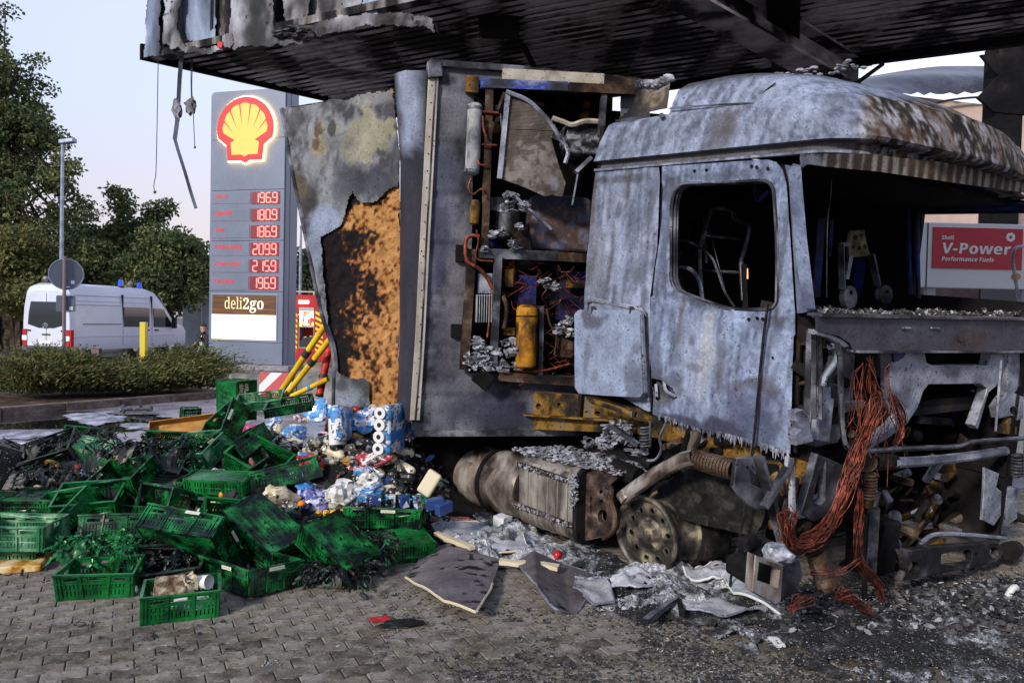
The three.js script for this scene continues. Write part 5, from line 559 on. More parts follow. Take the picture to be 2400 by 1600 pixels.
  { // seats and odds and ends: burnt tube frames
    const t3 = (pts, zm, z, r, m, name = 'seat_tube', pr = truck) => part(pr, name, tube(pts.map(([x, y]) => sF.pw(...zm(x, y), z)), r, 6, 40), m); const seat = part(truck, 'seat_frame', tube([[800, 1400], [785, 1150], [800, 1060], [850, 880], [880, 858], [980, 868], [1000, 925], [1075, 960], [1085, 990], [1050, 1150], [1038, 1200], [1050, 1420]].map(([x, y]) => sF.pw(...zA(x, y), -.8)), .017, 7, 60), matSteel, { label: 'bare tube frame of a burnt seat' }); for (const q of [[[830, 1025], [1060, 1048]], [[800, 1238], [1040, 1252]], [[780, 1110], [830, 1000]]]) part(seat, 'cross_tube', tube(q.map(([x, y]) => sF.pw(...zA(x, y), -.8)), .011, 6, 8), matSteel);
    part(seat, 'side_rail', bar(sF.pw(...zA(1055, 1200), -.78), sF.pw(...zA(1065, 1470), -.75), .03, .03), matChar); t3([[660, 1218], [735, 1235], [785, 1310], [802, 1420]], zA, -.55, .016, matPale, 'steering_wheel'); t3([[640, 1050], [740, 1070], [850, 1150], [890, 1230], [940, 1370], [1000, 1460]], zA, -.6, .009, matSteel, 'bent_rod'); t3([[675, 1120], [640, 1200], [690, 1370]], zA, -.5, .014, matRust, 'bent_rod'); t3([[840, 950], [880, 1130], [940, 1350]], zA, -.7, .004, matSteel, 'wire'); part(truck, 'interior_post', bar(sF.pw(...zA(650, 740), -.35), sF.pw(...zA(640, 1280), -.35), .02), matRust); part(truck, 'visor_bracket', [bar(sF.pw(...zA(1140, 730), -.5), sF.pw(...zA(1150, 820), -.5), .09, .012), bar(sF.pw(...zA(1150, 810), -.5), sF.pw(...zA(1215, 755), -.5), .03)], matBlueLit); part(truck, 'charred_panel', pplate(sF, [zA(720, 920), zA(800, 915), zA(820, 1190), zA(730, 1140)], [], -1.0, .03), matSteel); part(truck, 'ember', cyl(sF.pw(...zA(1078, 1225), -.7), sF.pw(...zA(1078, 1288), -.7), .003, .005, 6), glow(1, .45, .2, 2));
    const iF = new Frame(fF.at(0, 0, -1.0), fF.ex, cabU), it = (pts) => pts.map(([x, y]) => iF.px(...zB(x, y))); const s2 = part(truck, 'passenger_seat', plate(iF, it([[405, 995], [490, 988], [500, 1060], [525, 1150], [398, 1158], [390, 1090]]), [it(ellipse(432, 1035, 16, 22, 10)), it([[455, 1015], [485, 1010], [470, 1050]]), it(ellipse(420, 1095, 12, 14, 9)), it(ellipse(455, 1100, 13, 18, 9)), it(ellipse(492, 1092, 14, 20, 9))], 0, .025, .004), mottle([[0, [80, 76, 56]], [1, [132, 126, 96]]], { size: .4, px: 128, fx: 4, fy: 4, bump: 0 }), { label: 'pale perforated back plate of a burnt seat' }); const b2 = (a, b, w, m = matSteel) => part(s2, 'seat_arm', bar(iF.pw(...zB(...a), .02), iF.pw(...zB(...b), .02), w, .03), m); b2([345, 1075], [352, 1350], .045); b2([400, 1075], [340, 1080], .02); b2([402, 1150], [375, 1290], .04, matPale); b2([530, 1140], [570, 1330], .05); part(s2, 'pivot', plate(iF, it(ellipse(370, 1400, 42, 72, 16)), [it(ellipse(370, 1370, 14, 22, 10))], .05, .05, .008), matSteel); part(s2, 'pivot', [plate(iF, it(ellipse(588, 1385, 42, 62, 16)), [it(ellipse(590, 1365, 15, 18, 10))], .05, .05, .008)], matSteel);
    part(truck, 'inner_pillar', [bar(iF.pw(...zB(720, 900), -.2), iF.pw(...zB(700, 1440), -.2), .16, .05), bar(iF.pw(...zB(770, 890), -.15), iF.pw(...zB(760, 1430), -.15), .06, .05)], matSteel); for (const [x0, y0, x1, y1, w] of [[225, 920, 190, 1400, .06], [290, 925, 275, 1150, .025]]) part(truck, 'blue_trim', bar(iF.pw(...zB(x0, y0), -.1), iF.pw(...zB(x1, y1), -.1), w, .02), matBlueLit); part(truck, 'back_panel', pplate(iF, [zB(440, 1150), zB(560, 1140), zB(620, 900), zB(660, 1400), zB(420, 1400)], [], -.3, .02), matBlueLit); part(truck, 'wire', tube([[290, 620], [280, 800], [262, 950], [255, 1400]].map(([x, y]) => iF.pw(...zB(x, y), .4)), .004, 5, 30), matSteel); part(truck, 'grab_rail', tube([[1463, 1090], [1415, 1100], [1395, 1150], [1405, 1230], [1430, 1400]].map(([x, y]) => iF.pw(...zB(x, y), -.3)), .018, 7, 24), matPale);
    const R = rng(77), list = []; for (let i = 0; i < 2600; i++) { const u = R(), px = mix(1905, 2420, u), z = -.03 - .5 * R() * R(); const a = fF.px(px, 742 + (px - 1905) * .017, z); const hgt = .012 + .05 * Math.max(0, fbm3(px * .02, z * 4, 2) + .35) + (px > 2300 ? .03 : 0) + (px > 2150 && px < 2310 ? .02 : 0); list.push([fF.at(a[0], a[1] + hgt * R(), z), qEul(R() * 6, R() * 6, R() * 6), V(.012 + .03 * R() * R(), .006 + .012 * R(), .01 + .02 * R()), R() < .2 ? mix3([.1, .1, .11], [.42, .42, .45], R()) : mix3([.012, .012, .012], [.08, .07, .065], R())]); } scatter('dashboard_debris', '', '', lump(.4, 3, 1, .5), flat(1, 1, 1, .85), list.map(([p, q, s, c]) => [p.sub(truck.position), q, s, c]), { parent: truck }); part(truck, 'dashboard_wreck', rough(new THREE.BoxGeometry(2.2, .2, .5, 40, 5, 10).translate(1.08, -.06, -.33).applyMatrix4(fF.m), .06, 7), matChar);
  }
  // lower front: pillars, frames, pipes
  const fp = (pix, zm, z, th, m, name, holes = [], bev = .006, pr = truck) => part(pr, name, plate(fF, pix.map(([x, y]) => fF.px(...zm(x, y), z)), holes.map((h) => h.map(([x, y]) => fF.px(...zm(x, y), z))), z, th, bev), m);
  fp([[780, 385], [1030, 385], [1045, 470], [1090, 490], [1500, 488], [1520, 400], [1640, 388], [1600, 560], [1560, 640], [1500, 690], [1440, 900], [1420, 960], [1400, 930], [1470, 740], [1490, 660], [1440, 625], [1060, 630], [1020, 680], [980, 800], [900, 920], [800, 1000], [690, 1070], [640, 1100], [700, 1010], [800, 930], [850, 870], [800, 760], [780, 640]], zC, -.02, .07, matPale, 'front_frame', [ellipse(985, 640, 9, 18, 10), ellipse(1072, 572, 9, 10, 8), ellipse(1285, 572, 8, 9, 8)]);
  fp([[1640, 390], [1728, 388], [1735, 640], [1690, 690], [1756, 720], [1756, 880], [1700, 900], [1680, 860], [1580, 880], [1560, 800], [1640, 690]], zC, .0, .06, matPale, 'front_bracket', [ellipse(1680, 820, 28, 36, 12)]); fp([[1570, 990], [1660, 870], [1700, 890], [1710, 1000]], zC, -.01, .04, matYellowRust, 'yellow_gusset'); part(truck, 'wiper_rod', bar(fF.pw(...zC(1590, 450), .05), fF.pw(...zC(1550, 970), .05), .014), matPale);
  fp([[215, 230], [480, 240], [500, 300], [520, 380], [505, 740], [440, 960], [390, 1060], [230, 1090], [80, 1050], [75, 960], [190, 900], [200, 600]], zC, -.12, .05, matSteel, 'corner_panel', [[[270, 360], [370, 340], [360, 470], [280, 540]], ellipse(155, 860, 14, 16, 9)]); fp([[270, 655], [350, 650], [370, 700], [330, 1060], [240, 1040], [265, 800]], zC, -.05, .05, matPale, 'corner_bracket'); fp([[350, 620], [395, 630], [400, 740], [350, 730]], zC, -.04, .04, matSteel, 'hinge_block'); fp([[75, 830], [140, 815], [185, 870], [190, 960], [215, 1050], [90, 1080], [75, 1000], [120, 960], [85, 900]], zC, .02, .05, matPale, 'latch', [ellipse(155, 868, 12, 14, 9)]); fp([[440, 760], [590, 745], [590, 800], [445, 840]], zC, -.03, .03, matSteel, 'rail_end', [ellipse(470, 795, 8, 10, 8), ellipse(515, 790, 6, 8, 8)]); part(truck, 'slide_track', [bar(fF.pw(...zC(215, 260), -.02), fF.pw(...zC(215, 880), -.02), .025, .03), bar(fF.pw(...zC(262, 270), -.02), fF.pw(...zC(262, 880), -.02), .02, .03)], matSteel); fp([[215, 225], [300, 235], [430, 300], [480, 350], [440, 360], [330, 290], [220, 262]], zC, .03, .04, matPale, 'wing_trim'); part(truck, 'curved_strap', tube([[330, 350], [380, 360], [385, 430], [345, 500], [290, 580], [280, 640]].map(([x, y]) => fF.pw(...zC(x, y), .02)), .018, 6, 30), matPale); { const a = fF.px(...zC(250, 720), -.1); part(truck, 'step_well', [fbox(fF, .05, .16, -.85, -.1, -.4, -.16)], matChar); }
  part(truck, 'bent_pipe', tube([[385, 330], [405, 440], [412, 700], [420, 900], [440, 1050], [480, 1105], [560, 1118], [900, 1100], [1250, 1085], [1400, 1050], [1800, 1022]].map(([x, y]) => fF.pw(...zC(x, y), .1)), .016, 8, 90), matSteel); part(truck, 'cross_pipe', tube([[790, 1205], [1000, 1195], [1300, 1165], [1620, 1118]].map(([x, y]) => fF.pw(...zC(x, y), .02)), .034, 10, 40), matPale); part(truck, 'pivot_housing', [cyl(fF.pw(...zC(600, 1200), .06), fF.pw(...zC(600, 1200), -.12), .06, .06, 14), cyl(fF.pw(...zC(640, 1195), .0), fF.pw(...zC(800, 1200), .0), .055, .05, 12)], matRust); part(truck, 'pivot_bore', cyl(fF.pw(...zC(595, 1200), .05), fF.pw(...zC(595, 1200), .064), .034, .034, 12), flat(.004, .004, .004));
  // dark engine bay with yellow pieces and pieces coloured with blue flasher light inside
  part(truck, 'far_bay_backing', fbox(fF, 2.42, 2.47, -1.66, -.1, -1.2, .0), matChar); part(truck, 'far_corner_backing', rough(fbox(fF, 2.47, 2.9, -1.62, -.12, -.3, -.12, .03), .08, 5), matChar); part(truck, 'engine_bay', [fbox(fF, .08, 2.5, -1.7, -.1, -1.3, -1.1), fbox(fF, .7, 2.5, -1.7, -1.15, -.85, -.7), fbox(fF, .06, .12, -1.2, -.3, -1.2, -.35), fbox(fF, .1, 2.2, -.62, -.52, -1.1, -.1), fbox(fF, .15, 2.2, -1.5, -1.0, -1.2, -.7)], matChar); fp([[1250, 670], [1480, 680], [1420, 780], [1440, 930], [1240, 940], [1250, 800]], zC, -.4, .03, matBlueLit, 'blue_plate'); fp([[1000, 860], [1230, 880], [1240, 930], [990, 920]], zC, -.35, .03, matSteel, 'inner_plate'); fp([[790, 388], [900, 388], [870, 440], [800, 470]], zC, .004, .01, matBlueLit, 'blue_light_patch'); fp([[1080, 420], [1480, 420], [1480, 480], [1080, 470]], zC, -.3, .03, matChar, 'grille_remnant');  // far panels added as dark backing against the bright ground behind
  const fd = (pix, z, th, m, name, holes = [], bev = .006) => fp(pix, zD, z, th, m, name, holes, bev); fd([[1540, 90], [1665, 95], [1650, 560], [1565, 560]], -.35, .12, matYellowRust, 'yellow_post'); fd([[1740, 130], [1835, 170], [1815, 260], [1850, 290], [1845, 450], [1800, 520], [1720, 480], [1735, 260]], .04, .02, matPale, 'hanging_plate', [ellipse(1735, 452, 10, 12, 8)]); fd([[1880, 270], [1960, 265], [1955, 470], [1890, 520]], .0, .06, matPale, 'damper_tube'); fd([[625, 40], [760, 100], [790, 115], [720, 440], [600, 490], [510, 440], [560, 270]], .06, .05, matSteel, 'slotted_bracket', [[[650, 75], [680, 72], [676, 350], [640, 388], [590, 375], [580, 350], [605, 240]]]); fd([[430, 60], [465, 70], [470, 200], [480, 520], [450, 525], [455, 220], [425, 120]], .1, .03, matPale, 'bent_strap'); part(truck, 'diagonal_bar', bar(fF.pw(...zD(225, 60), .05), fF.pw(...zD(392, 660), .05), .05, .03), matSteel); part(truck, 'diagonal_bar', bar(fF.pw(...zD(440, 90), .08), fF.pw(...zD(260, 395), .08), .04, .03), matSteel); fd([[80, 70], [210, 60], [230, 130], [180, 240], [290, 290], [300, 360], [220, 420], [150, 380], [60, 260]], -.08, .03, matSteel, 'axle_bracket', [ellipse(200, 200, 14, 16, 8), ellipse(150, 130, 16, 20, 8)]);
  const spring = (x, y0, y1, r, n, zm = zD) => { const p0 = fF.pw(...zm(x, y0), .08), p1 = fF.pw(...zm(x, y1), .08), pts = []; for (let i = 0; i <= n * 12; i++) { const t = i / (n * 12), a = t * n * 2 * Math.PI; pts.push(p0.clone().lerp(p1, t).addScaledVector(fF.ex, r * Math.cos(a)).addScaledVector(fF.ez, r * Math.sin(a))); } return [new THREE.TubeGeometry(new THREE.CatmullRomCurve3(pts), n * 14, .0085, 5), cyl(p0, p1, r * .55, r * .55, 10)]; }; part(truck, 'coil_spring', spring(960, 170, 340, .042, 8), matRust); part(truck, 'coil_spring', spring(1955, 40, 190, .042, 7), matSteel); part(truck, 'spring_seat', cyl(fF.pw(...zD(960, 340), .08), fF.pw(...zD(958, 395), .08), .028, .022, 10), matYellowRust); part(truck, 'upright_bar', bar(fF.pw(...zD(1000, 400), .1), fF.pw(...zD(975, 860), .1), .055, .04), matSteel); part(truck, 'upright_bar', bar(fF.pw(...zD(940, 440), .06), fF.pw(...zD(930, 1000), .06), .03, .03), matChar);
  // fallen bumper beam with openings, held low in front
  const bm = part(truck, 'bumper_beam', plate(fF, [[1190, 690], [1400, 660], [1830, 628], [1862, 680], [1858, 720], [1800, 772], [1500, 830], [1180, 892], [1215, 830], [1210, 760]].map(([x, y]) => fF.px(...zD(x, y), .2)), [ellipse(1265, 800, 46, 52, 14), rrect(1440, 682, 1650, 792, 28).map(([x, y]) => [x, y - (x - 1545) * .14]), ellipse(1680, 716, 14, 26, 10), ellipse(1800, 700, 34, 46, 14)].map((h) => h.map(([x, y]) => fF.px(...zD(x, y), .2))), .2, .05, .008), mottle([[0, [18, 17, 18]], [.5, [36, 35, 37]], [.8, [58, 56, 58]], [1, [84, 80, 80]]], { size: .5, px: 256, fx: 5, fy: 5, speck: .2, rough: .7, bump: .003 })); part(bm, 'top_rail', tube([[1310, 632], [1400, 578], [1600, 578], [1880, 602]].map(([x, y]) => fF.pw(...zD(x, y), .15)), .014, 6, 30), matPale); part(bm, 'end_piece', cyl(fF.pw(...zD(1900, 690), .2), fF.pw(...zD(1940, 670), .1), .07, .06, 12), matChar);
  fd([[205, 715], [392, 780], [375, 1025], [340, 1045], [185, 960]], .28, .05, matTank, 'gear_box_frame', [[[224, 750], [374, 802], [360, 945], [206, 892]]]); fd([[392, 780], [500, 740], [522, 850], [480, 960], [375, 1025]], .24, .05, matSteel, 'gear_box_side'); part(truck, 'gear_box', rough(fbox(fF, ...(() => { const a = fF.px(...zD(215, 950), .2), b = fF.px(...zD(470, 740), .2); return [a[0], b[0], a[1], b[1], -.02, .2, .03]; })()), .02, 9), matChar); part(truck, 'gear_cap', rough(lump(.075, 3, 2, .2).scale(1, .7, 1).translate(...fF.pw(...zD(350, 700), .2).toArray()), .02, 20), matAshLump); part(truck, 'drive_shaft', [cyl(fF.pw(...zD(600, 700), .12), fF.pw(...zD(690, 920), .18), .05, .065, 14), cyl(fF.pw(...zD(690, 920), .18), fF.pw(...zD(700, 950), .19), .075, .06, 14)], matRust); part(truck, 'scorched_block', rough(fbox(fF, ...(() => { const a = fF.px(...zD(130, 700), .05), b = fF.px(...zD(240, 590), .05); return [a[0], b[0], a[1], b[1], -.02, .05, .02]; })()), .03, 9), matChar); part(truck, 'scorched_block', [rough(fbox(fF, ...(() => { const a = fF.px(...zD(1040, 880), .0), b = fF.px(...zD(1190, 500), .0); return [a[0], b[0], a[1], b[1], -.25, .0, .02]; })()), .08, 7)], matChar);
  { const R = rng(9); for (let i = 0; i < 190; i++) { const p = i < 60 ? fF.pw(...zD(1030 + R() * 500, 250 + R() * 600), -.15 - .5 * R()) : i < 110 ? fF.pw(1900 + R() * 480, 850 + R() * 200, -.12 - .4 * R()) : fF.pw(1770 + R() * 620, 1080 + R() * 260, -.05 - .5 * R()), q = p.clone().add(rdir(R).multiplyScalar(.05 + .18 * R())); part(truck, i % 3 ? 'engine_fitting' : 'engine_pipe', i % 3 ? cyl(p, q, .02 + .03 * R(), .015 + .02 * R(), 9) : tube([p, p.clone().lerp(q, .5).add(V(.04, .05, 0)), q], .012, 6, 12), [matRust, matChar, matSteel, matChar, matChar, matYellowRust, matRust, matPale][i % 8]); } }
  // bundles of bare copper wire
  const bundle = (name, pix, z, n, spread, seed, r = .0021) => { const R = rng(seed), G2 = [], G4 = []; const c = pix.map(([x, y]) => fF.pw(x, y, z)); for (let i = 0; i < n; i++) { const o1 = rdir(R), a = spread * Math.sqrt(R()), s0 = Math.floor(R() * R() * c.length * .5), s1 = c.length - Math.floor(R() * R() * c.length * .4), cc = s1 - s0 > 2 ? c.slice(s0, s1) : c; (i % 5 ? G2 : G4).push(tube(cc.map((p, k) => { const w = k === 0 ? .2 : .45 + .55 * Math.abs(Math.sin(k * .9 + 1)); return p.clone().addScaledVector(o1, a * w).add(rdir(R).multiplyScalar(spread * .42)); }), r * (.7 + .7 * R()), 4, cc.length * 5)); } if (G4.length) part(truck, 'burnt_cable', G4, matChar, { kind: 'stuff' }); return part(truck, name, G2, matCopper, { kind: 'stuff', label: 'bundle of bare copper cable strands' }); };
  bundle('burnt_loom', [[2040, 845], [2048, 900], [2057, 939], [2044, 990], [2020, 1040]], .1, 22, .06, 4); bundle('copper_cable', [[2056, 925], [2058, 950], [2044, 990], [2020, 1040], [2004, 1090], [1990, 1130], [1972, 1180], [1945, 1230], [1910, 1262], [1870, 1280]], .14, 92, .05, 5); bundle('copper_cable', [[1940, 1235], [1905, 1268], [1868, 1282], [1845, 1262], [1842, 1225], [1848, 1200]], .16, 60, .055, 6); bundle('copper_cable', [[2016, 1150], [2016, 1200], [2010, 1260], [2014, 1310], [2036, 1345], [2060, 1372], [2066, 1405]], .2, 34, .03, 7); bundle('copper_cable', [[2090, 930], [2110, 970], [2112, 1010], [2095, 1040]], .04, 26, .045, 8); bundle('copper_cable', [[2015, 1310], [1970, 1340], [1900, 1341]], .22, 8, .03, 9); bundle('copper_cable', [[1960, 1395], [1985, 1390], [2005, 1412], [2040, 1430]], .3, 36, .05, 11); bundle('copper_cable', [[1855, 1428], [1880, 1405], [1905, 1400]], .3, 26, .045, 12); bundle('copper_cable', [[2240, 1380], [2260, 1392], [2330, 1400]], .3, 18, .04, 14);
  { const R = rng(15), G3 = []; for (let i = 0; i < 36; i++) { const a = fF.pw(1990 + R() * 110, 850 + R() * 180, .0 + .1 * R()); G3.push(tube([a, a.clone().add(V((R() - .5) * .1, -.06 - .1 * R(), 0)), a.clone().add(V((R() - .5) * .14, -.15 - .2 * R(), .04))], .002, 4, 10)); } part(truck, 'cable_tangle', G3, matCopper, { kind: 'stuff' }); }
}
{ // chassis, tanks, exhaust, front wheel
  const cp = (pix, zm, z, th, m, name, holes = [], bev = .005, pr = truck) => part(pr, name, plate(chF, pix.map(([x, y]) => chF.px(...(zm ? zm(x, y) : [x, y]), z)), holes.map((h) => h.map(([x, y]) => chF.px(...(zm ? zm(x, y) : [x, y]), z))), z, th, bev), m); const bevl = 0;
  cp([[1232, 915], [1400, 930], [1700, 1010], [1900, 1060], [1900, 1120], [1700, 1075], [1500, 1016], [1232, 1006]], null, -.35, .08, matYellowRust, 'chassis_rail', [ellipse(1262, 952, 7, 9, 10), ellipse(1355, 962, 7, 6, 8), ellipse(1400, 968, 8, 7, 8), ellipse(1310, 948, 5, 6, 8), ellipse(1440, 985, 7, 7, 8)]); part(truck, 'rail_flange', bar(chF.pw(1232, 972, -.28), chF.pw(1520, 990, -.28), .05, .014), matYellowRust); part(truck, 'cab_mount_tube', tube([zG(320, 1000), zG(430, 1030), zG(560, 1075), zG(680, 1110)].map(([x, y]) => chF.pw(x, y, -.12)), .022, 8, 20), matYellowRust); part(truck, 'mount_hook', [tube([zG(545, 1065), zG(545, 1105), zG(555, 1125)].map(([x, y]) => chF.pw(x, y, -.1)), .014, 6, 10), tube([zG(655, 1080), zG(650, 1130)].map(([x, y]) => chF.pw(x, y, -.1)), .014, 6, 10)], matYellowRust); part(truck, 'under_body', [fbox(chF, -1.6, .6, .05, .8, -1.5, -.75)], matChar);  // last box is an added dark backdrop that blocks light from behind
  // round tank with domed ends and two straps
  const x0 = chF.px(1056, 1120, -.1)[0], x1 = chF.px(1212, 1120, -.1)[0], cy = (chF.px(1060, 1180, -.1)[1] + chF.px(1060, 1040, -.1)[1]) / 2, Rt = .275; const lathe = (prof, c, fr, seg = 40) => new THREE.LatheGeometry(prof.map(([r, x]) => new THREE.Vector2(r, x)), seg).applyMatrix4(new THREE.Matrix4().makeBasis(fr.ey, fr.ex, fr.ez.clone().negate())).translate(c.x, c.y, c.z); const cT = chF.at(0, cy, -Rt - .02), Lc = x1 - x0; const tank1 = part(truck, 'round_tank', lathe([[.001, x0 - .03], [Rt * .6, x0 - .02], [Rt * .9, x0 + .02], [Rt, x0 + .07], [Rt, x0 + .1], [Rt + .012, x0 + .11], [Rt + .012, x0 + .13], [Rt, x0 + .14], [Rt, x0 + Lc * .5], [Rt, x1 - .1], [Rt * .97, x1 - .05], [Rt * .86, x1], [.001, x1 + .02]], cT, chF), matTank, { smooth: .6, label: 'scorched round metal tank' }); for (const t of [.08, .52]) part(tank1, 'strap', lathe([[Rt + .002, x0 + Lc * t], [Rt + .014, x0 + Lc * t], [Rt + .014, x0 + Lc * t + .045], [Rt + .002, x0 + Lc * t + .045]], cT, chF), matChar);
  // box tank with rounded corners
  const bx0 = chF.px(1213, 1140, 0)[0], bx1 = chF.px(1352, 1180, 0)[0], hT = .56, yB = .0; const prof = toShape(rrect(-.56, yB, 0, yB + hT, .13, 6)); const m2 = new THREE.Matrix4().makeBasis(chF.ez, chF.ey, chF.ex.clone().negate()); const ext = (sh, a, b, bev) => new THREE.ExtrudeGeometry(sh, { depth: b - a - 2 * bev, bevelEnabled: bev > 0, bevelSize: bev, bevelThickness: bev, bevelOffset: -bev, bevelSegments: 3, curveSegments: 4 }).applyMatrix4(m2).applyMatrix4(new THREE.Matrix4().setPosition(chF.at(b - bev, 0, 0))); const tank2 = part(truck, 'fuel_tank', ext(prof, bx0, bx1, .03), matTankBrown, { smooth: .6, label: 'rust brown box shaped fuel tank with ribs' }); const nR = 6; for (let i = 1; i < nR; i++) { const a = mix(bx0, bx1, i / nR); part(tank2, 'rib', ext(toShape(rrect(-.564, yB - .004, .006, yB + hT + .004, .13, 6)), a, a + .022, .004), matTankBrown); } part(tank2, 'end_band', ext(toShape(rrect(-.57, yB - .01, .016, yB + hT + .01, .13, 6)), bx1 - .03, bx1 + .012, .005), matChar);
  const crust = (a, b, z, n, seed, w = .02) => { const R = rng(seed), o = []; for (let i = 0; i < n; i++) { const t = R(), p = chF.pw(mix(a[0], b[0], t), mix(a[1], b[1], t), z); o.push(lump((.004 + .013 * R() * R()), R() * 50, 1, .5).scale(1.3, .3 + 1.5 * R() * R(), .7).applyQuaternion(qEul(R() * .8, R() * 6, R() * .8)).translate(p.x + (R() - .5) * w, p.y + (R() - .6) * w, p.z + (R() - .5) * w)); } return o; }; for (const [a, b, s] of [[zE(645, 320), zE(1030, 450), 2], [zE(610, 600), zE(1030, 760), 3]]) { const st = part(truck, 'tank_rail', bar(chF.pw(...a, .03), chF.pw(...b, .03), .02, .035), matRust); part(st, 'ash_crust', crust(a, b, .04, 120, s, .03), matAshLump, { kind: 'stuff' }); } part(truck, 'ash_streak', crust(zE(1045, 400), zE(1030, 640), .03, 140, 5, .06), matAshLump, { kind: 'stuff' });
  { const R = rng(12), o = []; for (let i = 0; i < 900; i++) { const a = mix(bx0 - .1, bx1 + .35, R()), z = -.02 - .5 * R(); o.push(lump(.005 + .02 * R() * R(), R() * 90, 1, .45).scale(1.3, .5, 1.2).translate(...chF.at(a, hT + .01 + .03 * R() + .04 * Math.max(0, fbm3(a * 5, z * 5, 1)), z).toArray())); } part(truck, 'ash_layer', o, matAshLump, { kind: 'stuff' }); const R2 = rng(13), q = []; for (const [x, y, s] of [[1310, 100, .09], [1290, 150, .07], [1390, 70, .06], [1150, 170, .05], [1240, 190, .05], [1420, 150, .06], [1480, 210, .06]]) for (let k = 0; k < 20; k++) { const e = s * (.1 + .25 * R2()); q.push(rough(lump(e * 1.3, R2() * 99, 1, .5, 2.4).scale(1 + 1.5 * R2(), .14 + .25 * R2(), .9).applyQuaternion(qEul(R2() * 6, R2() * 6, 0)).translate(...chF.pw(...zE(x, y), -.2).add(rdir(R2).multiplyScalar(s * .8)).toArray()), e * .5, 30)); } part(truck, 'ash_clump', q, matAshLump, { kind: 'stuff' }); }
  // bracket at the end of the fuel tank
  cp([[1095, 420], [1190, 350], [1330, 360], [1350, 420], [1290, 480], [1300, 580], [1340, 700], [1330, 780], [1240, 840], [1120, 870], [1100, 760], [1120, 620]], zE, -.08, .05, mottle([[0, [30, 24, 22]], [.4, [58, 45, 40]], [.7, [84, 68, 61]], [1, [116, 102, 94]]], { size: .4, px: 256, fx: 5, fy: 5, speck: .2, rough: .75, bump: .003 }), 'tank_bracket', [ellipse(1233, 520, 15, 20, 12), ellipse(1235, 592, 18, 24, 12), ellipse(1243, 690, 36, 52, 16), [[1150, 560], [1172, 540], [1178, 640], [1160, 690]]]); part(truck, 'bracket_pipe', tube([[1270, 480], [1310, 500], [1300, 570], [1330, 680], [1320, 790], [1250, 850]].map(([x, y]) => chF.pw(...zE(x, y), -.03)), .02, 7, 30), matRust); part(truck, 'air_canister', cyl(chF.pw(...zE(1330, 350), -.2), chF.pw(...zE(1500, 420), -.2), .07, .07, 14), matChar);
  part(truck, 'exhaust_pipe', [tube([[1395, 560], [1480, 490], [1640, 385], [1800, 300], [1895, 275]].map(([x, y]) => chF.pw(...zE(x, y), -.02)), .05, 14, 40), tube([[1890, 275], [1880, 220], [1900, 150], [1905, 90]].map(([x, y]) => chF.pw(...zE(x, y), -.05)), .035, 10, 20), cyl(chF.pw(...zE(1392, 520), -.02), chF.pw(...zE(1430, 575), -.02), .06, .06, 14)], matTank, { smooth: .8 }); { const pts = []; for (let i = 0; i <= 24; i++) { const r = .06 + (i % 2 ? .007 : 0); pts.push([r, i * .012]); } const a = chF.pw(...zE(1900, 290), -.06), b = chF.pw(...zE(2120, 350), -.06), g = new THREE.LatheGeometry(pts.map((p) => new THREE.Vector2(...p)), 18); g.applyQuaternion(new THREE.Quaternion().setFromUnitVectors(V(0, 1, 0), b.clone().sub(a).normalize())).translate(a.x, a.y, a.z); part(truck, 'flex_pipe', g, matRust); }
  part(truck, 'suspension_strut', [...(() => { const p0 = chF.pw(...zE(1535, 60), -.15), p1 = chF.pw(...zE(1550, 210), -.15), pts = []; for (let i = 0; i <= 84; i++) { const t = i / 84, a = t * 7 * 2 * Math.PI; pts.push(p0.clone().lerp(p1, t).add(V(.035 * Math.cos(a), 0, .035 * Math.sin(a)))); } return [new THREE.TubeGeometry(new THREE.CatmullRomCurve3(pts), 110, .007, 5), cyl(p0, p1, .018)]; })()], matSteel); part(truck, 'thin_rod', [bar(chF.pw(...zE(1582, 20), -.1), chF.pw(...zE(1582, 180), -.1), .012), tube([[1690, 40], [1650, 140], [1660, 220], [1620, 290], [1560, 300]].map(([x, y]) => chF.pw(...zE(x, y), -.1)), .01, 6, 24), bar(chF.pw(...zE(1320, 60), -.1), chF.pw(...zE(1500, 190), -.1), .03)], matSteel); { const R = rng(19); for (let i = 0; i < 26; i++) { const p = chF.pw(...zE(1380 + R() * 760, 150 + R() * 260), -.2 - .3 * R()), q = p.clone().add(rdir(R).multiplyScalar(.06 + .14 * R())); part(truck, 'under_fitting', cyl(p, q, .02 + .03 * R(), .015 + .02 * R(), 8), [matRust, matChar, matSteel, matChar][i % 4]); } }
  // front wheel: steel rim on the ground, tyre burnt away
  const axis = V(-.80, -.05, .60).normalize(), wx = axis.clone().negate(), wF = new Frame(wheelC, V(0, 1, 0).cross(axis).normalize(), V(0, 1, 0).addScaledVector(axis, .05)); // z of wF points out
  const RO = .278; const lat = (prof, seg = 48) => new THREE.LatheGeometry(prof.map(([r, z]) => new THREE.Vector2(r, z)), seg).rotateX(Math.PI / 2).applyMatrix4(wF.m); const matRim = mottle([[0, [30, 28, 26]], [.35, [60, 55, 50]], [.6, [90, 83, 75]], [.85, [124, 113, 94]], [1, [156, 143, 118]]], { size: .5, px: 512, fx: 5, fy: 5, grain: 8, speck: .15, rough: .42, metal: .2, bump: .001 });
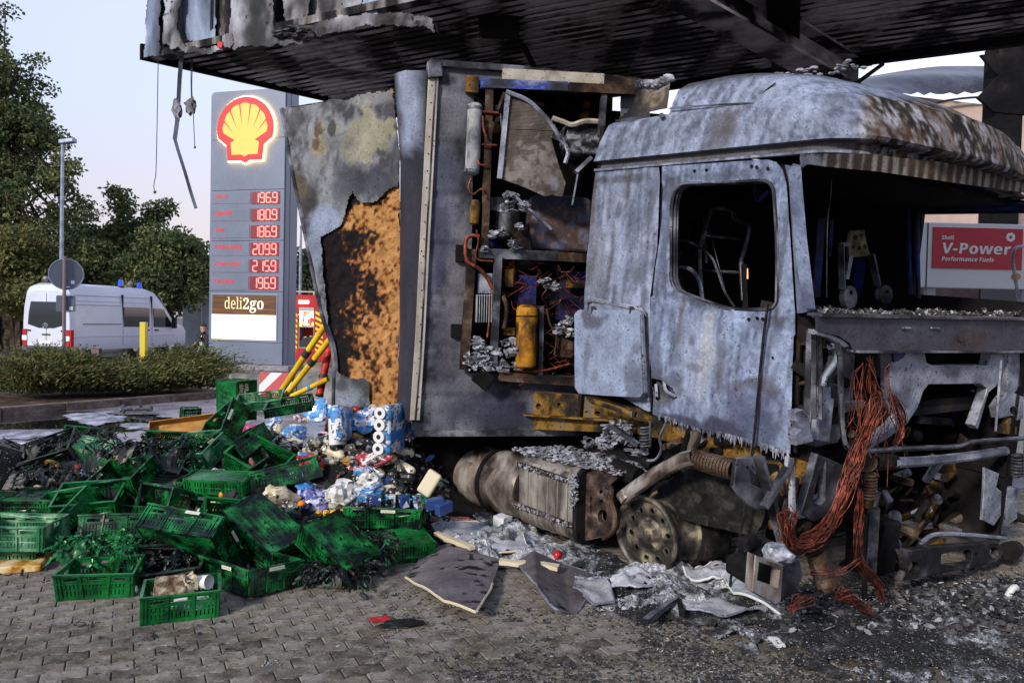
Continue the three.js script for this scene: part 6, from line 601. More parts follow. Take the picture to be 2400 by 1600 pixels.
  const wheel = part(truck, 'front_wheel', lat([[RO - .052, -.06], [RO - .04, -.012], [RO - .03, .002], [RO - .012, .012], [RO, .006], [RO + .004, -.008], [RO - .01, -.02], [RO - .022, -.035], [RO - .03, -.07], [RO - .045, -.1], [RO - .05, -.16], [RO - .035, -.21], [RO - .02, -.245], [RO, -.26], [RO, -.27], [RO - .03, -.275]]), matRim, { smooth: .5, label: 'bare steel front wheel, tyre burnt off' }); const holes = Array.from({ length: 10 }, (_, i) => { const a = i / 10 * 2 * Math.PI + .15; return ellipse(.172 * Math.cos(a), .172 * Math.sin(a), .02, .02, 10); }); part(wheel, 'disc', plate(wF, ellipse(0, 0, RO - .045, RO - .045, 40), holes, -.045, .016, .004), matRim); part(wheel, 'disc_back', plate(wF, ellipse(0, 0, RO - .05, RO - .05, 30), [], -.1, .02), flat(.004, .004, .004)); for (let i = 0; i < 10; i++) { const a = i / 10 * 2 * Math.PI + .15; part(wheel, 'vent_rim', new THREE.TorusGeometry(.021, .004, 5, 14).translate(.172 * Math.cos(a), .172 * Math.sin(a), -.044).applyMatrix4(wF.m), matRim); } part(wheel, 'hub_cover', lat([[.001, -.016], [.06, -.018], [.1, -.026], [.118, -.044]], 36), matRim, { smooth: .5 }); part(wheel, 'hub_emblem', [new THREE.TorusGeometry(.03, .003, 5, 24).translate(0, 0, -.014).applyMatrix4(wF.m), ...[0, 1, 2].map((k) => bar(wF.at(0, 0, -.014), wF.at(.03 * Math.sin(k * 2.094), .03 * Math.cos(k * 2.094), -.014), .005))], matRim);
  const tg = lat([[.22, -.27], [.30, -.275], [.325, -.30], [.335, -.36], [.335, -.48], [.31, -.54], [.2, -.56]], 44); { const p = tg.attributes.position; const inv = wF.m.clone().invert(), q = V(); for (let i = 0; i < p.count; i++) { q.set(p.getX(i), p.getY(i), p.getZ(i)).applyMatrix4(inv); const a = Math.atan2(q.y, q.x); const k = 1 + .12 * fbm3(q.x * 6, q.y * 6, q.z * 6, 3) + (q.y < -.2 ? -.12 : .02); q.x *= k; q.y *= k; if (q.y < -.275) q.y = -.275; q.applyMatrix4(wF.m); p.setXYZ(i, q.x, q.y, q.z); } } part(wheel, 'burnt_tyre', tg, matBlackRubber, { smooth: 1 }); part(wheel, 'cord_mesh', [lat([[.27, -.262], [.295, -.275], [.3, -.285]], 40), ...Array.from({ length: 40 }, (_, i) => { const a = i / 40 * 6.283; return bar(wF.at(.272 * Math.cos(a), .272 * Math.sin(a), -.26), wF.at(.315 * Math.cos(a + .12), .315 * Math.sin(a + .12), -.29), .006); })], matChar); part(truck, 'mud_guard', sheet(new Frame(chF.pw(...zE(1900, 560), -.25), chF.ex, V(0, 1, 0)), ellipse(.05, -.02, .42, .3, 24).filter(([x, y]) => y > -.2), [], .02, (x, y) => -.1 * x * x * 4 + .03 * fbm3(x * 5, y * 5, 2), {}), matBlackRubber);
}
// ---------- burnt refrigerated trailer ----------
const tTop = P(1010, 160, 6.35), tBot = P(963, 1005, 6.35), tF = new Frame(P(986, 580, 6.35), V(.985, 0, -.17), tTop.clone().sub(tBot));
const trailer = thing('burnt_trailer', 'burnt refrigerated trailer front with exposed cooling unit and torn wall', 'trailer', V(tF.o.x + .6, 0, tF.o.z - 1));
{
  const matSkin = painted(.6, .15, .9, .003), tp = (pix, z, th, m, name, holes = [], bev = .004, pr = trailer, o = {}) => part(pr, name, plate(tF, pix.map(([x, y]) => tF.px(...zF(x, y), z)), holes.map((h) => h.map(([x, y]) => tF.px(...zF(x, y), z))), z, th, bev), m, o);
  const W = (x, y, z = 0) => tF.pw(...zF(x, y), z);
  // front wall with the bay of the cooling unit cut out
  const wallFn = paint(tF, 0, (x, y) => mix3(lin([36, 36, 47]), lin([112, 111, 122]), Math.max(0, Math.min(1, .42 + 1.7 * fbm3(x * 5, y * 2.2, 3, 4) + .6 * fbm3(x * 30, y * 20, 3, 3)))), [[1060, 260, 34, 80, [128, 126, 132], .8, .6], [1050, 420, 30, 70, [86, 86, 104], .7], [1075, 640, 26, 120, [132, 128, 134], .75, .6], [1030, 560, 22, 90, [70, 72, 96], .7], [1060, 800, 30, 90, [108, 104, 110], .6], [1010, 930, 60, 30, [122, 122, 128], .7, .5], [1120, 960, 90, 40, [70, 72, 92], .7, .5], [1040, 190, 24, 14, [40, 40, 44], .8], [1200, 985, 60, 20, [60, 60, 74], .8]], 5);
  part(trailer, 'front_wall', sheet(tF, tF.list([[1012, 158], [1250, 170], [1520, 190], [1560, 1010], [1230, 1008], [964, 1008], [985, 560]]), [tF.list([zF(215, 90), zF(880, 120), zF(880, 1420), zF(190, 1400), zF(205, 800)])], .02, (x, y) => .008 * fbm3(x * 3, y * 3, 2) + (Math.abs(((y + 9) % .42) - .21) < .03 ? -.008 : 0), { color: wallFn }), matSkin, { keepUV: true });
  part(trailer, 'unit_bay', [fbox(tF, ...(() => { const a = tF.px(...zF(190, 1420)), b = tF.px(...zF(880, 90)); return [a[0] - .05, b[0] + .1, a[1] - .05, b[1] + .05, -.62, -.55]; })()), ...(() => { const a = tF.px(...zF(190, 1420)), b = tF.px(...zF(880, 90)); return [fbox(tF, a[0] - .06, a[0] - .01, a[1] - .05, b[1], -.6, -.02), fbox(tF, a[0], b[0], a[1] - .06, a[1] - .01, -.6, -.02), fbox(tF, a[0], b[0], b[1] + .01, b[1] + .05, -.6, -.03)]; })()], matChar); part(trailer, 'box_body', fbox(tF, .03, 2.45, tF.px(985, 1000)[1] + .02, tF.px(1012, 170)[1] - .02, -3.2, -.66), matChar);
  part(trailer, 'floor_sill', fbox(tF, -.02, 2.45, tF.px(985, 1008)[1] - .05, tF.px(985, 1008)[1] + .0, -3, .02), matSteel); part(trailer, 'trailer_chassis', fbox(tF, .0, 2.3, tF.px(985, 1008)[1] - .56, tF.px(985, 1008)[1] - .06, -3.2, -.45), matChar); part(trailer, 'landing_leg', [box(.14, .75, .14, tF.at(.5, 0, -1.6).x, .37, tF.at(.5, 0, -1.6).z)], matChar); part(trailer, 'trailer_chassis', fbox(tF, .0, 2.3, tF.px(985, 1008)[1] - .56, tF.px(985, 1008)[1] - .06, -3.2, -.45), matChar); part(trailer, 'landing_leg', [box(.14, .75, .14, tF.at(2, 0, -1.6).x, .37, tF.at(2, 0, -1.6).z)], matChar);
  // corner trim
  const post = part(trailer, 'corner_trim', pplate(tF, [[1004, 172], [1029, 168], [1022, 300], [1008, 560], [996, 800], [984, 985], [960, 985], [972, 800], [984, 560], [997, 300]], [], .035, .05, .006), mottle([[0, [96, 88, 82]], [.4, [136, 126, 116]], [.8, [166, 156, 142]], [1, [178, 170, 158]]], { size: 1.2, px: 256, fx: 6, fy: 2, grain: 7, speck: .15, rough: .6, bump: .001 }), { label: 'pale riveted corner trim' }); for (let i = 0; i < 20; i++) { const t = i / 19, y = 200 + t * 760, x = mix(1012, 978, t) - 8 * Math.sin(t * 3) * .3; part(post, 'rivet', cyl(tF.pw(x, y, .03), tF.pw(x, y, .041), .007, .005, 6), matChar); } part(post, 'ridge', tube([[1021, 172], [1014, 300], [999, 560], [987, 800], [973, 985]].map(([x, y]) => tF.pw(x, y, .038)), .007, 5, 40), matSteel); part(trailer, 'corner_cap', pplate(tF, [[1000, 145], [1012, 136], [1036, 146], [1038, 178], [1004, 182]], [], .07, .12, .01), matSteel); part(trailer, 'top_rail', [bar(tF.pw(1020, 148, .03), tF.pw(1240, 164, .03), .05, .05), bar(tF.pw(1240, 164, .03), tF.pw(1500, 190, .0), .045, .04)], matSteel);
  // side skin peeled at the corner
  const a = resample([[1001, 165], [985, 560], [960, 990]].map(([x, y]) => tF.pw(x, y, .02)), 40), b = resample([[923, 172], [938, 380], [936, 820], [929, 958]].map(([x, y]) => P(x, y, 6.72)), 40), mid = a.map((p, i) => p.clone().lerp(b[i], .55).add(V(-.02, 0, .05 + .02 * Math.sin(i * .3)))); const sk = strip([a, a.map((p, i) => p.clone().lerp(mid[i], .5)), mid, mid.map((p, i) => p.clone().lerp(b[i], .5)), b]); { const p = sk.attributes.position, c = []; for (let i = 0; i < p.count; i++) { const [px, py] = proj(V(p.getX(i), p.getY(i), p.getZ(i))); const pale = 1 - sstep(.6, 1.2, Math.hypot((p.getX(i) - P(962, 230, 6.6).x) / .11, (p.getY(i) - P(962, 230, 6.6).y) / .5) + .6 * fbm3(p.getX(i) * 8, p.getY(i) * 5, 2, 3)); c.push(...mix3(mix3(lin([38, 36, 44]), lin([66, 64, 74]), .5 + fbm3(p.getX(i) * 9, p.getY(i) * 3, 4, 3)), lin([160, 168, 190]), pale)); } sk.setAttribute('color', new THREE.Float32BufferAttribute(c, 3)); } part(trailer, 'side_skin', sk, matSkin, { smooth: .8 });
  // torn wall panel folded out: foam core, steel skin over its upper and left side
  const hF = new Frame(P(930, 560, 6.8), P(930, 560, 6.8).sub(P(690, 560, 7.35)), V(0, 1, 0)), out = [[662, 255], [800, 232], [921, 208], [936, 380], [938, 600], [934, 830], [931, 957], [784, 957], [783, 827], [754, 727], [715, 538], [690, 414]];
  const foamPx = [[945, 430], [904, 449], [884, 468], [849, 478], [836, 466], [824, 448], [814, 480], [804, 518], [778, 540], [752, 556], [757, 620], [766, 727], [782, 862], [804, 882], [858, 891], [864, 900], [866, 975], [945, 975]]; const foamC = (x, y) => { const n = fbm3(x * 30, y * 30, 3, 4), m = fbm3(x * 5, y * 5, 8, 3); const gx = sstep(-.75, -.15, x + m * .5 + .12 * Math.sin(y * 3)); const t = Math.max(0, Math.min(1, .36 + n * 1.25 + (gx - .5) * 1.35)); return ramp([[0, lin([24, 18, 20])], [.3, lin([48, 32, 28])], [.52, lin([96, 54, 28])], [.7, lin([156, 96, 48])], [1, lin([204, 148, 90])]], t); };
  const panel = part(trailer, 'torn_wall_panel', sheet(hF, hF.list(out, -.03), [], .013, (x, y) => -.03 + .03 * fbm3(x * 14, y * 14, 2, 3) + .03 * fbm3(x * 3, y * 3, 5), { color: foamC }), matFoamV, { keepUV: true, label: 'torn wall panel with burnt orange foam core' }); part(panel, 'panel_back', plate(hF, hF.list(out, -.1), [], -.08, .02), matChar); const ed = [[662, 255], [690, 414], [715, 538], [754, 727], [783, 827], [784, 957]].map(([x, y]) => hF.pw(x, y, .0)); part(panel, 'edge_profile', [tube(ed, .03, 6, 50)], matSteel);
  const skinPts = hF.list(out, .015), cut = hF.list(foamPx, .015); const skinC = paint(hF, .015, (x, y) => mix3(lin([66, 65, 70]), lin([144, 145, 149]), Math.max(0, Math.min(1, .5 + 1.7 * fbm3(x * 5, y * 4, 6, 4) + .8 * fbm3(x * 26, y * 18, 4, 3)))), [[858, 320, 62, 52, [158, 152, 124], .8, .2, .9, 8], [745, 320, 18, 50, [164, 152, 116], .7, .4, .7], [742, 325, 16, 22, [92, 62, 36], .85, .25, .9, 14], [715, 470, 40, 45, [62, 56, 54], .85, .4, .6], [700, 440, 26, 30, [104, 92, 58], .5, .4], [870, 430, 60, 40, [66, 68, 80], .85, .4, .6], [800, 420, 30, 70, [86, 86, 96], .7, .5, .7, 9], [760, 520, 42, 36, [156, 166, 190], .95, .3, .4], [735, 600, 20, 60, [136, 146, 170], .8, .5], [822, 930, 46, 36, [140, 146, 160], .9, .4, .5], [780, 300, 12, 16, [50, 50, 56], .8, .3, .7, 14], [800, 905, 20, 12, [60, 60, 66], .7], [860, 225, 90, 16, [150, 150, 150], .7, .5], [690, 280, 20, 24, [90, 88, 86], .7], [925, 400, 14, 60, [56, 56, 64], .8]], 4);
  part(panel, 'steel_skin', sheet(hF, skinPts, [cut], .012, (x, y) => .015 + .012 * fbm3(x * 4, y * 4, 7), { rag: .035, ragF: 11, color: skinC }), matSkin, { keepUV: true });
  // ---- cooling unit ----
  const blk = (x0, y0, x1, y1, z0, z1, m, name, r = .004) => { const q = tF.px(...zF(x0, y1), z1), w = tF.px(...zF(x1, y0), z1); return part(trailer, name, fbox(tF, q[0], w[0], q[1], w[1], z0, z1, r), m); };
  const matIns = mottle([[0, [120, 110, 100]], [.5, [160, 150, 138]], [1, [180, 172, 160]]], { size: .5, px: 256, fx: 5, fy: 3, grain: 8, speck: .2, rough: .8 });
  part(trailer, 'insulation_beam', rough(bar(W(345, 52, .04), W(800, 78, .04), .06, .11), .012, 9), matIns); part(trailer, 'insulation_beam', bar(W(805, 82, .03), W(960, 110, .03), .06, .12), matRust); part(trailer, 'blue_rail', bar(W(245, 88, .1), W(640, 104, .1), .05, .075), mottle([[0, [34, 32, 44]], [.4, [58, 60, 92]], [.55, [50, 66, 150]], [.7, [96, 104, 140]], [1, [140, 140, 160]]], { size: .5, px: 256, fx: 3, fy: 6, grain: 10, speck: .2, rough: .55, bump: .002 })); part(trailer, 'top_bar', bar(W(645, 106, .1), W(960, 122, .1), .05, .075), matRust); blk(178, 55, 238, 125, .0, .06, matYellowRust, 'junction_box');
  const pst = (a1, b1, w, d, m, name = 'frame_post', z = .08) => part(trailer, name, bar(W(...a1, z), W(...b1, z), w, d, tF.ez), m); pst([285, 110], [262, 830], .06, .05, matRust); pst([805, 120], [790, 330], .05, .04, matSteel); pst([205, 840], [168, 1385], .075, .05, matRust); pst([325, 870], [300, 1372], .06, .06, matSteel, 'frame_post', .14); pst([520, 1100], [516, 1410], .035, .04, matSteel, 'frame_post', .12); pst([235, 858], [595, 872], .08, .05, matSteel, 'cross_rail', .1); pst([580, 872], [760, 884], .075, .05, matRust, 'cross_rail', .1); pst([325, 1415], [680, 1440], .075, .06, matRust, 'bottom_rail', .1); pst([410, 735], [440, 880], .16, .02, matRust, 'mount_plate', .05); pst([265, 630], [370, 640], .11, .03, matSteel, 'mount_plate', .02);
  // receiver bottle, filter, pipes
  const bottle = (a1, b1, r, m, name, z = .1, dome = true) => { const A = W(...a1, z), B = W(...b1, z); const L = A.distanceTo(B); const pr = [[.001, 0], [r * .6, .004], [r * .93, r * .3], [r, r * .6], [r, L - r * .6], [r * .93, L - r * .3], [r * .6, L - .004], [.001, L]]; const g = new THREE.LatheGeometry(pr.map((p) => new THREE.Vector2(...p)), 24); g.applyQuaternion(new THREE.Quaternion().setFromUnitVectors(V(0, 1, 0), B.clone().sub(A).normalize())).translate(A.x, A.y, A.z); return part(trailer, name, g, m, { smooth: .7 }); };
  const matBottle = mottle([[0, [84, 84, 92]], [.4, [126, 126, 130]], [1, [164, 162, 160]]], { size: .4, px: 256, fx: 5, fy: 3, grain: 8, speck: .2, speckC: [60, 50, 44], rough: .6, bump: .001 }); const rb = bottle([205, 505], [220, 175], .06, matBottle, 'receiver_bottle'); for (const y of [195, 480]) part(rb, 'band', cyl(W(219 - (y - 195) * .05, y, .1), W(218 - (y - 195) * .05, y + 14, .1), .063, .063, 20), matSteel); bottle([213, 730], [222, 615], .042, matYellowRust, 'filter_bottle'); const comp = bottle([448, 1385], [456, 1090], .088, mottle([[0, [36, 28, 22]], [.25, [96, 62, 20]], [.5, [150, 100, 24]], [.8, [176, 122, 30]], [1, [186, 138, 52]]], { size: .5, px: 256, fx: 4, fy: 3, grain: 10, rough: .7, bump: .002 }), 'compressor', .16); part(comp, 'weld_ring', cyl(W(455, 1140, .16), W(455, 1147, .16), .091, .091, 24), matYellowRust);
  bottle([360, 800], [370, 650], .1, matSteel, 'drum', -.05); part(trailer, 'fan_housing', rough(fbox(tF, ...(() => { const q = tF.px(...zF(480, 835), 0), w = tF.px(...zF(760, 600), 0); return [q[0], w[0], q[1], w[1], -.4, -.06, .06]; })()), .05, 5), mottle([[0, [24, 24, 32]], [.5, [52, 54, 72]], [.75, [80, 56, 48]], [1, [92, 94, 112]]], { size: .5, px: 256, fx: 4, fy: 4, rough: .6 }));
  const pipe = (pts, r, m = matCopper, z = .14, name = 'copper_pipe') => part(trailer, name, tube(pts.map(([x, y]) => W(x, y, z)), r, 8, pts.length * 8), m, { smooth: 1 }); pipe([[238, 780], [200, 778], [178, 800], [176, 860], [190, 900], [240, 930], [275, 970], [300, 1020]], .017); pipe([[225, 750], [235, 800], [226, 880], [300, 895]], .008); pipe([[200, 520], [190, 560], [210, 590], [250, 565], [260, 590], [275, 605]], .008); pipe([[235, 430], [240, 455], [270, 458]], .009); pipe([[255, 215], [325, 222]], .012, matCopper, .12); pipe([[255, 235], [258, 290], [270, 330]], .012); pipe([[250, 365], [318, 368]], .009); pipe([[345, 1050], [360, 1090], [362, 1140], [350, 1200]], .02, matRust); pipe([[300, 1010], [290, 1110], [275, 1240]], .008); pipe([[400, 1390], [520, 1392], [650, 1360]], .01); pipe([[335, 225], [345, 330], [340, 480]], .013, matSteel, .1, 'header_pipe'); pipe([[545, 1110], [560, 1180], [590, 1230], [580, 1320]], .01, matRust);
  // condenser grille: fin rows under a bent rim, lower edge torn
  const cond = [[362, 130], [440, 165], [500, 205], [545, 260], [568, 315], [558, 345], [572, 400], [590, 460], [622, 545], [608, 608], [560, 598], [530, 606], [440, 565], [330, 522], [338, 440], [345, 330], [352, 220]]; const cz = .2, cS = tF.list(cond.map(([x, y]) => zF(x, y)), cz); const fin = part(trailer, 'condenser_grille', sheet(tF, cS, [], .0055, (x, y) => cz + .06 * Math.sin((x - .5) * 3) + .006 * (Math.abs(((y * 90) % 1 + 1) % 1 - .5) < .25 ? 1 : 0) + .02 * fbm3(x * 4, y * 4, 5), { color: paint(tF, cz, (x, y) => { const t = ((y * 90) % 1 + 1) % 1; return Math.abs(t - .5) < .25 ? lin([126, 114, 104]) : lin([52, 46, 44]); }, [[1240, 400, 50, 50, [168, 158, 156], .55, .5, 1.2, 22], [1190, 330, 20, 50, [96, 84, 76], .5], [1300, 440, 22, 20, [160, 160, 170], .7, .4, .8, 14]], 3) }), painted(.6, .3, .3, .001), { keepUV: true, label: 'curved finned condenser grille with torn lower edge' });
  part(fin, 'rim', [tube([[360, 124], [440, 155], [490, 190], [560, 265], [600, 330], [640, 392], [628, 450]].map(([x, y]) => W(x, y, .26)), .018, 6, 50)], matPale); part(fin, 'side_rail', bar(W(368, 135, .24), W(330, 520, .24), .03, .04), matPale); part(fin, 'hanger', bar(W(358, 130, .22), W(330, 205, .16), .03, .03), matRust);
  // finned block, boxes, lower clutter
  for (let i = 0; i < 7; i++) blk(226 + i * 11, 1045, 232 + i * 11, 1172, .02, .16, matBottle, 'cooling_fin'); blk(232, 950, 300, 1040, .02, .06, matPale, 'control_box'); blk(355, 930, 395, 1010, .0, .1, matYellowRust, 'valve_block'); blk(415, 960, 500, 1090, -.2, -.02, matBlueLit, 'blue_panel'); blk(600, 940, 720, 1160, -.25, -.1, matBlueLit, 'blue_panel'); blk(595, 1210, 670, 1330, -.02, .1, matRust, 'relay_box'); blk(110, 1180, 162, 1240, .0, .06, matChar, 'hinge_block'); blk(132, 820, 178, 895, .0, .06, matChar, 'hinge_block'); blk(640, 985, 720, 1015, -.05, .02, matYellowRust, 'bracket'); blk(350, 1195, 400, 1230, .0, .08, matYellowRust, 'bracket'); part(trailer, 'hanging_box', rough(box(.16, .14, .1, 0, 0, 0, .01).rotateZ(-.6).translate(...W(258, 1425, .12).toArray()), .03, 10), matChar);
  const clump = (pts, name = 'ash_clump') => part(trailer, name, pts.flatMap(([x, y, s, z = .15]) => { const R = rng(x * 7 + y); return Array.from({ length: 16 }, () => { const k = s * (.12 + .26 * R()); return rough(lump(k * 1.3, R() * 99, 1, .5, 2.4).scale(1 + 1.5 * R(), .14 + .25 * R(), .9).applyQuaternion(qEul(R() * 6, R() * 6, 0)).translate(...W(x, y, z).add(rdir(R).multiplyScalar(s * .75)).toArray()), k * .5, 30); }); }), matAshLump, { kind: 'stuff' }); clump([[380, 605, .06, .2], [440, 640, .05, .22], [370, 655, .05, .2], [345, 760, .05], [300, 770, .04], [395, 820, .05], [260, 840, .03], [375, 1290, .085], [320, 1310, .05], [345, 1370, .06], [410, 1368, .05], [225, 1270, .06], [205, 1330, .06], [250, 1310, .06], [200, 1370, .05], [270, 1360, .06], [640, 1170, .06], [600, 1200, .05], [540, 990, .045], [580, 1010, .045], [655, 1220, .05], [420, 735, .035]]); part(trailer, 'burnt_strut', bar(W(400, 600, .24), W(565, 750, .2), .03, .02), matPale); part(trailer, 'melted_bracket', [bar(W(675, 490, .2), W(745, 425, .2), .06, .03), bar(W(690, 470, .2), W(660, 640, .2), .012, .012)], matPale); part(trailer, 'warped_cover', [tube([[570, 245], [620, 262], [660, 275], [720, 258], [800, 262]].map(([x, y]) => W(x, y, .02)), .022, 6, 30)], matIns); part(trailer, 'charred_filter', rough(fbox(tF, ...(() => { const q = tF.px(...zF(640, 400), 0), w = tF.px(...zF(800, 270), 0); return [q[0], w[0], q[1], w[1], -.3, -.02, .03]; })()), .05, 6), mottle([[0, [20, 20, 22]], [.5, [52, 52, 56]], [1, [128, 126, 132]]], { size: .3, px: 256, fx: 5, fy: 5, sharp: 1.4 }));
  { const R = rng(44), o = []; for (let i = 0; i < 130; i++) { const s = [mix(330, 720, R()), mix(900, 1400, R())], e = [s[0] + (R() - .5) * 190, s[1] + (R() - .4) * 150]; o.push(tube([W(...s, .0 + .14 * R()), W((s[0] + e[0]) / 2 + (R() - .5) * 60, (s[1] + e[1]) / 2 + 20 * R(), .15 * R()), W(...e, .14 * R())], .0032, 4, 10)); } part(trailer, 'wire_tangle', o, matCopper, { kind: 'stuff' }); for (let i = 0; i < 46; i++) { const x = mix(230, 740, R()), y = i < 16 ? mix(140, 330, R()) : mix(620, 1390, R()), z = -.1 - .35 * R(), p = W(x, y, z), q = p.clone().add(rdir(R).multiplyScalar(.06 + .14 * R())); part(trailer, 'unit_fitting', i % 2 ? cyl(p, q, .02 + .03 * R(), .02 + .02 * R(), 9) : bar(p, q, .03 + .05 * R(), .02 + .04 * R()), [matRust, matChar, matSteel, matYellowRust, matBlueLit, matChar][i % 6]); } }
}
// fuel advert column etc. stay behind; short wall pieces under the trailer
// ---------- spilled load ----------
function moundH(x, z) {
  const g = (h, cx, cz, sx, sz) => h * Math.exp(-(((x - cx) / sx) ** 2 + ((z - cz) / sz) ** 2)); let h = Math.max(g(.96, -1.3, -6.85, .68, .7), g(.58, -2.35, -7.2, .85, .9), g(.40, -3.3, -8.3, .9, .8), g(.36, -3.35, -6.6, 1.0, .6), g(.34, -1.95, -6.0, .7, .5)); h += .05 * fbm3(x * 3, 1, z * 3, 3) * Math.min(1, h * 4); return Math.max(0, h - .03);
}
function hit(px, py, up = 0) { const r = ray(px, py); let t = 2; for (; t < 20; t += .02) { const p = r.clone().multiplyScalar(t).add(camera.position); if (p.y - up <= moundH(p.x, p.z)) return p; } return G(px, py); }
{
  const pts = []; const s = .06, g = new THREE.PlaneGeometry(5.6, 5.4, 94, 90).rotateX(-Math.PI / 2).translate(-2.5, 0, -7.3), p = g.attributes.position, c = []; for (let i = 0; i < p.count; i++) { const x = p.getX(i), z = p.getZ(i), h = moundH(x, z); p.setY(i, h > .004 ? h + .03 * fbm3(x * 14, 2, z * 14, 3) * Math.min(1, h * 8) : -.04); const n = fbm3(x * 7, 3, z * 7, 4); c.push(...mix3(lin([12, 12, 12]), lin([52, 46, 40]), Math.max(0, Math.min(1, .35 + n)))); } g.setAttribute('color', new THREE.Float32BufferAttribute(c, 3)); g.computeVertexNormals(); structure('debris_mound', 'charred heap of spilled groceries under the crates', g, painted(.9, 0, .4, .01), { category: 'debris', kind: 'stuff' });
}
// ---- crates ----
const gr = (stops, o) => mottle(stops, { size: .5, px: 256, fx: 4, fy: 4, grain: 7, rough: .34, bump: .0008, ...o });
const matGreen = gr([[0, [5, 46, 20]], [.4, [11, 82, 36]], [.7, [17, 100, 45]], [1, [26, 116, 56]]], { speck: .16, speckC: [10, 22, 14], speckF: 22, rough: .26 }), matGreen2 = gr([[0, [7, 18, 12]], [.22, [9, 48, 23]], [.45, [12, 76, 35]], [.75, [18, 98, 45]], [1, [30, 116, 58]]], { sharp: 1.1, rough: .26, speck: .2, speckC: [10, 14, 12], speckF: 18 }), matGreenSoot = gr([[0, [10, 11, 11]], [.45, [18, 22, 20]], [.6, [12, 48, 28]], [.8, [16, 82, 42]], [1, [30, 104, 56]]], { sharp: 1.3, rough: .42 }), matGreenChar = gr([[0, [8, 8, 8]], [.6, [20, 21, 20]], [.8, [24, 42, 32]], [1, [34, 78, 50]]], { rough: .5, bump: .004 }), matGreenPale = gr([[0, [20, 70, 44]], [.5, [50, 110, 74]], [1, [150, 176, 140]]], {}), matLime = flat(.09, .5, .08, .4);
const crateGeo = {}; let crateN = 0;
function crateShapes(L, W, H) {
  const key = L + '_' + W + '_' + H; if (crateGeo[key]) return crateGeo[key]; const t = .007;
  const wall = (len, short) => { const holes = [], n = Math.round(len / .021); const q = (x0, x1, y0, y1) => holes.push([[x0, y0], [x1, y0], [x1, y1], [x0, y1]]); for (let i = 1; i < n - 1; i++) { const x = -len / 2 + (i + .5) * len / n; if (Math.abs(x) < len * .47 && i % 6 !== 0) { q(x - .0035, x + .0035, H * .16, H * .36); if (!(short && Math.abs(x) < .05)) q(x - .0035, x + .0035, H * .42, H * .58); } } if (short) q(-.05, .05, H * .68, H * .84); else for (const x of [-.3, 0, .3]) q(x * len - len * .09, x * len + len * .09, H * .70, H * .82); const outl = [[-len / 2, 0], [len / 2, 0], [len / 2, H], [-len / 2, H]]; const g = [new THREE.ExtrudeGeometry(toShape(outl, holes), { depth: t, bevelEnabled: false })]; for (const x of [-.5, -.44, -.17, .17, .44, .5]) g.push(box(.011, H * .96, .007, Math.max(-len / 2 + .006, Math.min(len / 2 - .006, x * len)), H * .48, t + .003)); g.push(box(len + .016, .014, .017, 0, H - .007, t * .5 + .006, .003), box(len, .009, .005, 0, H * .63, t + .002), box(len, .009, .005, 0, .012, t + .002)); return scaleUV(boxUV(merge(g)), .5); };
  const lw = wall(L), sw = wall(W, true); const place = (g, ry, x, z) => g.clone().rotateY(ry).translate(x, 0, z); const fl = []; { const holes = []; for (let i = 0; i < 9; i++) for (let j = 0; j < 6; j++) holes.push(ellipse((i - 4) * L * .1, (j - 2.5) * W * .145, .006, .006, 6)); fl.push(new THREE.ExtrudeGeometry(toShape([[-L / 2, -W / 2], [L / 2, -W / 2], [L / 2, W / 2], [-L / 2, W / 2]], holes), { depth: .005, bevelEnabled: false }).rotateX(-Math.PI / 2).translate(0, .004, 0)); }
  return crateGeo[key] = { walls: [place(lw, 0, 0, W / 2 - t), place(lw, Math.PI, 0, -W / 2 + t), place(sw, Math.PI / 2, L / 2 - t, 0), place(sw, -Math.PI / 2, -L / 2 + t, 0)], floor: scaleUV(boxUV(merge(fl)), .5) };
}
const labelGeo = box(.11, .022, .002), matLabel = dataTex(64, 16, (u, v) => { const k = (Math.floor(u * 40) % 3 === 0 && v > .35 && v < .65 && u > .12 && u < .88) ? 90 : 196; return [k, k - 4, k - 20]; }), mLabel = new THREE.MeshStandardMaterial({ map: matLabel, roughness: .6 });
// px,py: pixel of the crate's base centre; h: height of the base above mound; yaw, pitch, roll in degrees
function crate(label, px, py, yaw, pitch, roll, mat, o = {}) {
  const { L = .4, W = .3, H = .155, h = 0, d = 0, lab = false, group } = o; const p = o.pos ?? (d ? P(px, py, d) : hit(px, py, h)), T = thing('crate', label, 'crate', p.clone(), group); T.quaternion.copy(qEul(pitch * Math.PI / 180, yaw * Math.PI / 180, roll * Math.PI / 180)); const S = crateShapes(L, W, H); const names = ['long_wall', 'long_wall', 'short_wall', 'short_wall']; const wp = o.warp ?? (mat === matGreenSoot || mat === matGreenChar ? .055 : .022), wg = (g) => { if (!wp) return g; const c = g.clone(), ps = c.attributes.position; for (let i = 0; i < ps.count; i++) { const x = ps.getX(i), y = ps.getY(i), z = ps.getZ(i), k = wp * (.4 + 3 * y); ps.setXYZ(i, x + k * noise3(x * 6 + cs, y * 6, z * 6), y + k * noise3(x * 5, y * 5 + cs, z * 5), z + k * noise3(x * 6, y * 6, z * 6 + cs)); } c.computeVertexNormals(); return c; }, cs = (crateN += 3.7); S.walls.forEach((g0, i) => { const g = wg(g0); const m = new THREE.Mesh(g, mat); m.name = names[i]; T.add(m); }); const f = new THREE.Mesh(wg(S.floor), mat); f.name = 'floor'; T.add(f); if (lab) { const l = new THREE.Mesh(labelGeo, mLabel); l.name = 'paper_label'; l.position.set(.06, H * .86, W / 2 + .014); T.add(l); const l2 = new THREE.Mesh(labelGeo, mLabel); l2.name = 'paper_label'; l2.position.set(L / 2 + .014, H * .86, 0); l2.rotation.y = Math.PI / 2; T.add(l2); } return T;
}
